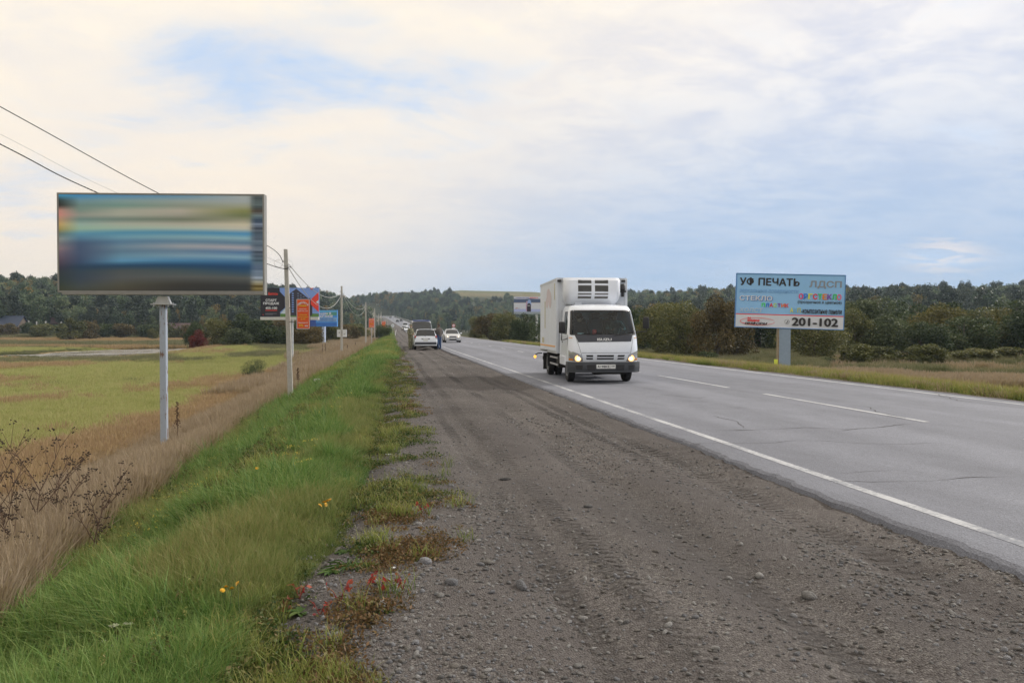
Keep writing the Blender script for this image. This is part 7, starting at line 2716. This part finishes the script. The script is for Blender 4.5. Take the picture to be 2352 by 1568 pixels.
def dead_weed(px, py, d, top, label, seed, spread=.35):
    p = at(px, py, d)
    g = float(T(p.x, p.y))
    h = CAM_H + (755 - top) * d / F_PX - g
    t = thing("dead_weed", label, "weed", (p.x, p.y, g), 0, "dead dark weeds at the edge of the dry grass")
    r = random.Random(seed)
    st, hd = MB(), MB()

    def limb(a, dirv, ln, rad, lev):
        q = [Vector(a)]
        dv = Vector(dirv).normalized()
        for k in range(4):
            dv = (dv + Vector((r.uniform(-.14, .14), r.uniform(-.14, .14), r.uniform(-.02, .12)))).normalized()
            q.append(q[-1] + dv * ln / 4)
        st.tube(q, [rad, rad * .85, rad * .7, rad * .55, rad * .35], 5)
        if lev == 0 or ln < .12:
            for _ in range(r.randint(4, 7)):
                c = q[-1] + Vector((r.gauss(0, .022), r.gauss(0, .022), r.gauss(0, .014)))
                s = r.uniform(.005, .009)
                hd.ball(c, (s * 1.3, s * 1.3, s), 6)
            return
        for k in (1, 2, 3, 4):
            for _ in range(2 if k > 2 else 1):
                az = r.uniform(0, 6.28)
                nd = dv * .8 + Vector((math.cos(az), math.sin(az), .35)) * .75
                limb(q[k], nd, ln * r.uniform(.38, .55), rad * .55, lev - 1)
    limb((0, 0, -.03), (r.uniform(-.1, .1), 0, 1), h * .80, .011, 2)
    st.build("stem", DEAD, t)
    hd.build("seed_heads", SEED, t)
    return t


dead_weed(92, 1260, 8.6, 1052, "tallest dead weed with dark seed heads near the left edge", 3)
dead_weed(25, 1280, 8.3, 1085, "dead weed with dark seed heads cut by the left edge", 8)
dead_weed(205, 1285, 8.0, 1128, "slender dead weed at the right of the dark weed clump", 5)
dead_weed(150, 1240, 9.2, 1120, "low dead weed in the middle of the dark weed clump", 12)
dead_weed(45, 1330, 7.4, 1190, "dead weed lowest in the clump at the left edge", 18)
dead_weed(118, 1215, 9.8, 1085, "dead weed behind the tallest one at left", 19)
dead_weed(-30, 1250, 8.8, 1060, "dead weed just outside the left edge", 15)
dead_weed(2310, 935, 27.5, 922, "low dark weed at the far road edge by the right border", 21)
dead_weed(2345, 937, 27.0, 918, "second low dark weed at the far road edge, nearer the border", 22)


def sorrel(px, d, y0, y1, label, seed):
    a, b = at(px, y1, d), at(px, y0, d)
    g = float(T(a.x, a.y))
    t = thing("sorrel_stalk", label, "weed", (a.x, a.y, g), 0, "dark sorrel stalks in the dry grass")
    h = b.z - g
    r = random.Random(seed)
    MB().tube([(0, 0, -.05), (.01, 0, h * .5), (.0, 0, h)], [.008, .007, .003], 6).build("stem", SORREL, t)
    mb = MB()
    for k in range(150):
        f = r.random()
        z = h * (.52 + .48 * f)
        w = .038 * (1 - .75 * f) + .008
        mb.ball((r.gauss(0, w), r.gauss(0, w), z), (.010, .010, .013), 5)
    mb.build("seed_spike", SORREL, t)


sorrel(407, 22.5, 922, 975, "tall dark sorrel stalk beside the big billboard's post", 1)
sorrel(1088 / 1.469, 92, 790, 803, "dark sorrel stalk left of the second pole", 4)
sorrel(1098 / 1.469, 92, 788, 802, "taller dark sorrel stalk left of the second pole", 5)
sorrel(1172 / 1.469, 78, 791, 803, "dark sorrel stalk right of the second pole", 6)
sorrel(1199 / 1.469, 88, 786, 797, "dark sorrel stalk farther right of the second pole", 7)
sorrel(1005 / 1.469, 36, 845, 852, "small dark sorrel stalk right of the nearest pole", 8)

# yellow composite flowers
PETAL = mat("yellow_petal", (0.75, 0.42, 0.02), 0.6, var=0.1)
STEM = mat("green_stem", (0.06, 0.10, 0.025), 0.7, var=0.2)
WHITE_FL = mat("white_floret", (0.40, 0.42, 0.30), 0.7, var=0.1)


def flower(px, py, d, r, label, grp, seed):
    c = at(px, py, d)
    g = float(T(c.x, c.y))
    h = max(.06, c.z - g)
    t = thing("yellow_flower", label, "flower", (c.x, c.y, g), seed * 1.3, grp)
    rr = random.Random(seed)
    MB().tube([(.03, 0, 0), (.01, 0, h * .6), (0, 0, h)], [.0025, .002, .002], 5).build("stem", STEM, t)
    mb = MB()
    tx, ty = rr.uniform(-.5, .5), rr.uniform(-1.0, -.3)
    rot = Matrix.Rotation(tx, 3, "Y") @ Matrix.Rotation(-ty, 3, "X")
    for ring_, n, z in ((1.0, 16, 0.0), (.65, 12, .004), (.35, 8, .007)):
        for k in range(n):
            a = 2 * math.pi * k / n + rr.uniform(-.1, .1)
            w = r * .16
            d0, d1 = Vector((math.cos(a), math.sin(a), 0)), Vector((-math.sin(a), math.cos(a), 0))
            P = [Vector((0, 0, z)) - d1 * w * .4, Vector((0, 0, z)) + d1 * w * .4, d0 * r * ring_ + d1 * w + Vector((0, 0, z + r * .12)), d0 * r * ring_ - d1 * w + Vector((0, 0, z + r * .12))]
            mb.add([rot @ q + Vector((0, 0, h)) for q in P], [(0, 1, 2, 3)])
    mb.build("blossom", PETAL, t)


for i, (x, y) in enumerate([(511, 1355), (519, 1348), (533, 1351), (546, 1339)]):
    flower(x, y, 4.35 - .03 * i, .014, "bright yellow flower in the clump low on the near verge", "yellow flowers low on the near verge", i + 1)
for i, (x, y) in enumerate([(735, 1160), (745, 1153), (752, 1150), (757, 1148), (748, 1158)]):
    flower(x, y, 6.35 + .04 * i, .019, "yellow flower in the clump beside the gravel edge", "yellow flowers beside the gravel edge", i + 11)
for i, (x, y, d, lab) in enumerate([(821, 1421, 4.5, "single yellow flower at the edge of the gravel by the strap leaved rosette"), (811, 1415, 4.55, "small yellow bud at the edge of the gravel by the strap leaved rosette"), (860, 1277, 5.6, "single yellow flower among low weeds on the gravel margin"), (590, 1075, 8.2, "yellow flower alone midway up the verge"), (674, 1128, 7.3, "pale yellow flower left of the gravel edge clump"), (845, 1140, 7.6, "yellow flower right of the gravel edge clump")]):
    flower(x, y, d, .018, lab, "single yellow flowers on the verge", i + 31)


def umbel(px, py, d, r, label, seed):
    c = at(px, py, d)
    g = float(T(c.x, c.y))
    h = max(.10, c.z - g)
    t = thing("white_umbel", label, "flower", (c.x, c.y, g), 0, "white umbels low on the verge")
    rr = random.Random(seed)
    mb = MB().tube([(.02, 0, 0), (.01, 0, h * .6), (0, 0, h - .03)], [.003, .0025, .002], 5)
    fl = MB()
    for k in range(16):
        a, q = rr.uniform(0, 6.28), r * math.sqrt(rr.random())
        p = Vector((q * math.cos(a), q * math.sin(a), h + rr.uniform(-.004, .004)))
        mb.tube([(0, 0, h - .03), p], .0012, 4)
        for _ in range(5):
            fl.ball(p + Vector((rr.gauss(0, .004), rr.gauss(0, .004), 0)), (.0034, .0034, .002), 5)
    mb.build("stem", STEM, t)
    fl.build("florets", WHITE_FL, t)


for i, (x, y, lab) in enumerate([(240, 1472, "white umbel at the lower left of the verge"), (262, 1436, "white umbel just above the lower left one"), (294, 1431, "white umbel right of the paired ones"), (340, 1475, "white umbel nearest the yellow flower clump's foot")]):
    umbel(x, y, 4.28 - .05 * (i % 2), .017, lab, i)

# leafy weeds on the gravel margin
LEAF_G = mat_leaf("broad_weed_leaf", [(0.02, 0.05, 0.012), (0.05, 0.11, 0.022), (0.085, 0.15, 0.03), (0.13, 0.16, 0.04)], 0.3, objvar=.3)
LEAF_R = mat_leaf("reddened_weed_leaf", [(0.16, 0.016, 0.018), (0.34, 0.035, 0.035), (0.42, 0.08, 0.05), (0.20, 0.11, 0.04)], 0.35, objvar=.3)


def rosette(px, py, n, ln, wd, label, seed, straps=False):
    p = on_ground(px, py)
    u = p.x - float(XL(p.y))
    z = max(float(T(p.x, p.y)), float(ZR(p.y)) + float(gravel_z(np.array([u]), np.array([p.y]))[0]))
    rr = np.random.default_rng(seed)
    t = thing("leaf_rosette", label, "weed", (p.x, p.y, z - .005), 0, "leafy rosettes on the gravel margin")
    for k in range(n):
        a = 2 * math.pi * k / n + rr.uniform(-.25, .25)
        l = ln * rr.uniform(.7, 1.2)
        d0, d1 = np.array([math.cos(a), math.sin(a), 0]), np.array([-math.sin(a), math.cos(a), 0])
        V, Fs = [], []
        for i, f in enumerate(np.linspace(0, 1, 6)):
            w = wd * (math.sin(math.pi * min(.97, f * .85 + .12)) if not straps else (1 - f) ** .5 * .9 + .05)
            zz = l * (.45 * f - .42 * f * f) * rr.uniform(.9, 1.1)
            V += [d0 * l * f - d1 * w / 2 + np.array([0, 0, zz + .006]), d0 * l * f + np.array([0, 0, zz]), d0 * l * f + d1 * w / 2 + np.array([0, 0, zz + .006])]
        for i in range(5):
            Fs += [(3 * i, 3 * i + 1, 3 * i + 4, 3 * i + 3), (3 * i + 1, 3 * i + 2, 3 * i + 5, 3 * i + 4)]
        link("leaf", np_mesh("leaf", np.array(V), np.array(Fs), LEAF_G, tint=np.full(10, .3 + .5 * rr.random()), smooth_=True), t)


rosette(798, 1418, 22, .16, .014, "strap leaved green rosette at the grass edge", 1, True)
rosette(848, 1535, 12, .085, .035, "broad leaved green rosette at the bottom of the gravel margin", 2)
rosette(760, 1400, 12, .08, .03, "broad leaved rosette left of the strap leaved one", 3)
rosette(790, 1320, 12, .08, .03, "broad leaved rosette above the strap leaved one", 4)
rosette(690, 1480, 12, .09, .035, "broad leaved rosette near the red weeds at the grass edge", 5)
rosette(880, 1560, 10, .06, .025, "small rosette at the very bottom of the picture", 6)


def red_weed(px, py, h, n, label, seed):
    p = on_ground(px, py)
    u = p.x - float(XL(p.y))
    z = max(float(T(p.x, p.y)), float(ZR(p.y)) + float(gravel_z(np.array([u]), np.array([p.y]))[0]))
    rr = np.random.default_rng(seed)
    t = thing("red_weed", label, "weed", (p.x, p.y, z), 0, "reddened weeds on the gravel margin")
    mb = MB()
    C = []
    for k in range(3):
        a = rr.uniform(0, 6.28)
        e = Vector((math.cos(a) * h * .5, math.sin(a) * h * .5, h * rr.uniform(.6, 1)))
        mb.tube([(0, 0, 0), e * .5 + Vector((0, 0, .02)), e], [.003, .0025, .0015], 4)
        for _ in range(n // 3):
            C.append(np.array(e) * rr.uniform(.3, 1.05) + rr.normal(0, .012, 3))
    mb.build("stem", mat("red_stem", (.22, .05, .04), .7), t)
    C = np.array(C); C[:, 2] = np.maximum(C[:, 2], .008)
    V, Fs = leaf_cloud(rr, C, .034, .55, .1)
    link("leaves", np_mesh("leaves", V, Fs, LEAF_R, tint=rr.random(len(Fs)), smooth_=False), t)


for i, (x, y, h, n, lab) in enumerate([(655, 1418, .12, 12, "scarlet weed in the grass edge below the green slope"), (688, 1412, .10, 10, "second scarlet weed at the grass edge, nearer the gravel"), (850, 1485, .10, 12, "red leaved weed beside the broad leaved rosette"), (925, 1500, .12, 12, "lone red weed furthest out on the gravel"), (780, 1530, .14, 14, "red weed at the bottom of the grass edge"), (970, 1275, .12, 14, "rusty red weed on the gravel margin midway up"), (735, 1555, .12, 12, "crimson weed at the bottom edge of the picture"), (890, 1505, .08, 9, "small red weed between rosette and lone red weed")]):
    red_weed(x, y, h, n, lab, i + 40)

# creeping mats of low weed where grass gives way to gravel
g5 = np.random.default_rng(55)


def mat_proto(seed, material, n=90, r=.10, h=.045, leaf=.018):
    g = np.random.default_rng(seed)
    a, q = g.uniform(0, 6.28, n), r * np.sqrt(g.random(n))
    C = np.stack([q * np.cos(a), q * np.sin(a), h * g.random(n) * (1 - .6 * q / r)], 1)
    V, Fs = leaf_cloud(g, C, leaf, .5, .5)
    return np_mesh("mat", V, Fs, material, tint=g.random(n), smooth_=False)


pro = [mat_proto(i, WEED) for i in range(4)] + [mat_proto(10 + i, RUST) for i in range(3)] + [tuft("t", GRASS2, 700 + i, 30, .10, .08, .0035, lean=.6, curl=.6, tint0=.2, tint1=.8) for i in range(3)]
x, y, d = in_view(42000, 3.2, 60, 1.9, x0=450, x1=1250, g=g5)
u = U(x, y)
den = smooth(-4.15, -4.85, u - EG(y) + 0.7 * (fbm(x * 0.8, y * .45, 121, 4) - .5)) * smooth(.36, .60, fbm(x * 2.6, y * 1.8, 122, 4)) * (u > -6.0) * smooth(-3.2, -3.7, u - EG(y))
k = g5.random(len(x)) < den * .7
x, y, d, u = x[k], y[k], d[k], u[k]
z = np.maximum(T(x, y), ZR(y) + gravel_z(u, y)) - .004
idx = g5.integers(0, 4, len(x))
rp = fbm(x * .9, y * .5, 123, 3) + .15 * smooth(-4.9, -4.2, u - EG(y))
idx = np.where(rp > .66, 4 + g5.integers(0, 3, len(x)), idx)
idx = np.where(g5.random(len(x)) < .12, 7 + g5.integers(0, 3, len(x)), idx)
lay("low_weeds", x, y, z, g5.uniform(.6, 1.4, len(x)) * (1 + .02 * d), idx, pro, "creeping weeds thinning out onto the gravel", g=g5, tilt=.1)

# tall green weeds and leafy stalks mixed into the verge
def stalk_proto(seed, material, h, n, leaf):
    g = np.random.default_rng(seed)
    f = g.random(n)
    C = np.stack([g.normal(0, .02, n) + .05 * f, g.normal(0, .02, n), h * (.15 + .85 * f)], 1)
    V, Fs = leaf_cloud(g, C, leaf, .35, .7)
    return np_mesh("stalk", V, Fs, material, tint=g.random(n), smooth_=False)


pro = [stalk_proto(i, WEED, .42, 70, .045) for i in range(3)] + [stalk_proto(5 + i, GRASS2, .5, 60, .035) for i in range(2)] + [stalk_proto(9, RUST, .35, 60, .03)]
x, y, d = place(5200, lambda x, y, d: (U(x, y) < -5.2) & (U(x, y) > UB(y) - .9) & (fbm(x * .7, y * .4, 131, 3) > .50), 3.5, 45, 2.0, x1=1000)
lay("verge_weeds", x, y, T(x, y), g1.uniform(.35, .9, len(x)) * (0.6 + .5 * smooth(-6.2, -7.8, U(x, y))), np.where(g1.random(len(x)) < .12, 5, g1.integers(0, 5, len(x))), pro, "leafy stalks rising out of the verge grass")
pro = [mat_proto(60, mat("small_yellow_blossom", (.75, .60, .10), .7), 9, .05, .02, .014)]
x, y, d = place(2600, lambda x, y, d: (U(x, y) < -5.0) & (U(x, y) > UB(y)) & (fbm(x * .5, y * .3, 141, 3) > .53), 6, 60, 2.0, x1=1000)
lay("wild_flowers", x, y, T(x, y) + .20, g1.uniform(.6, 1.3, len(x)), np.zeros(len(x), int), pro, "tiny pale yellow blossoms sprinkled over the verge")

# litter
LIT = mat("grey_crumpled_film", (.42, .41, .40), .5, var=.3, scale=20)
def crumple(name, px, py, s, material, label, cat, seed, flat_=.5):
    p = on_ground(px, py)
    u = p.x - float(XL(p.y))
    z = max(float(T(p.x, p.y)), float(ZR(p.y)) + float(gravel_z(np.array([u]), np.array([p.y]))[0]) if u > -5 else -99)
    bm = bmesh.new(); bmesh.ops.create_icosphere(bm, subdivisions=3, radius=1)
    g = np.random.default_rng(seed)
    for v in bm.verts:
        c = v.co
        k = .7 + .6 * float(fbm(c.x * 2.2 + seed, c.y * 2.2 + c.z * 2, seed, 3))
        v.co = Vector((c.x * k * s, c.y * k * s * .6, (max(c.z, -.3) * k + .2) * s * flat_))
    me = bpy.data.meshes.new(name); bm.to_mesh(me); bm.free(); me.materials.append(material)
    o = link(name, me); o.location = (p.x, p.y, z)
    return tag(o, label, cat)
crumple("crumpled_bag", 729, 884, .16, LIT, "crumpled grey bag lying where green and dry grass meet", "litter", 3).location.z += .18
crumple("paper_scrap", 894, 1101, .055, WHITEP, "flat white scrap lying on the gravel margin", "litter", 4, .12)
crumple("rubber_scrap", 1160, 1171, .06, RUBBER, "black strip of rubber lying on the gravel", "litter", 5, .25)
crumple("paper_scrap", 905, 1432, .02, WHITEP, "tiny white scrap beside the broad leaved rosette", "litter", 6, .4)

# ------------------------------------------------------------------ air
def haze():
    m = bpy.data.materials.new("haze")
    m.use_nodes = True
    t = m.node_tree
    t.nodes.clear()
    o = t.nodes.new("ShaderNodeOutputMaterial")
    v = t.nodes.new("ShaderNodeVolumePrincipled")
    v.inputs["Color"].default_value = (0.66, 0.83, 1.0, 1)
    v.inputs["Density"].default_value = HAZE_DENSITY
    v.inputs["Anisotropy"].default_value = 0.2
    t.links.new(v.outputs[0], o.inputs["Volume"])
    b = MB().box((0, 0, 53), (5400, 5400, 118)).build("haze", m)
    tag(b, "thin blue air between the camera and the hills", "haze", kind="stuff")


HAZE_DENSITY = 0.0002
if HAZE_DENSITY:
    haze()
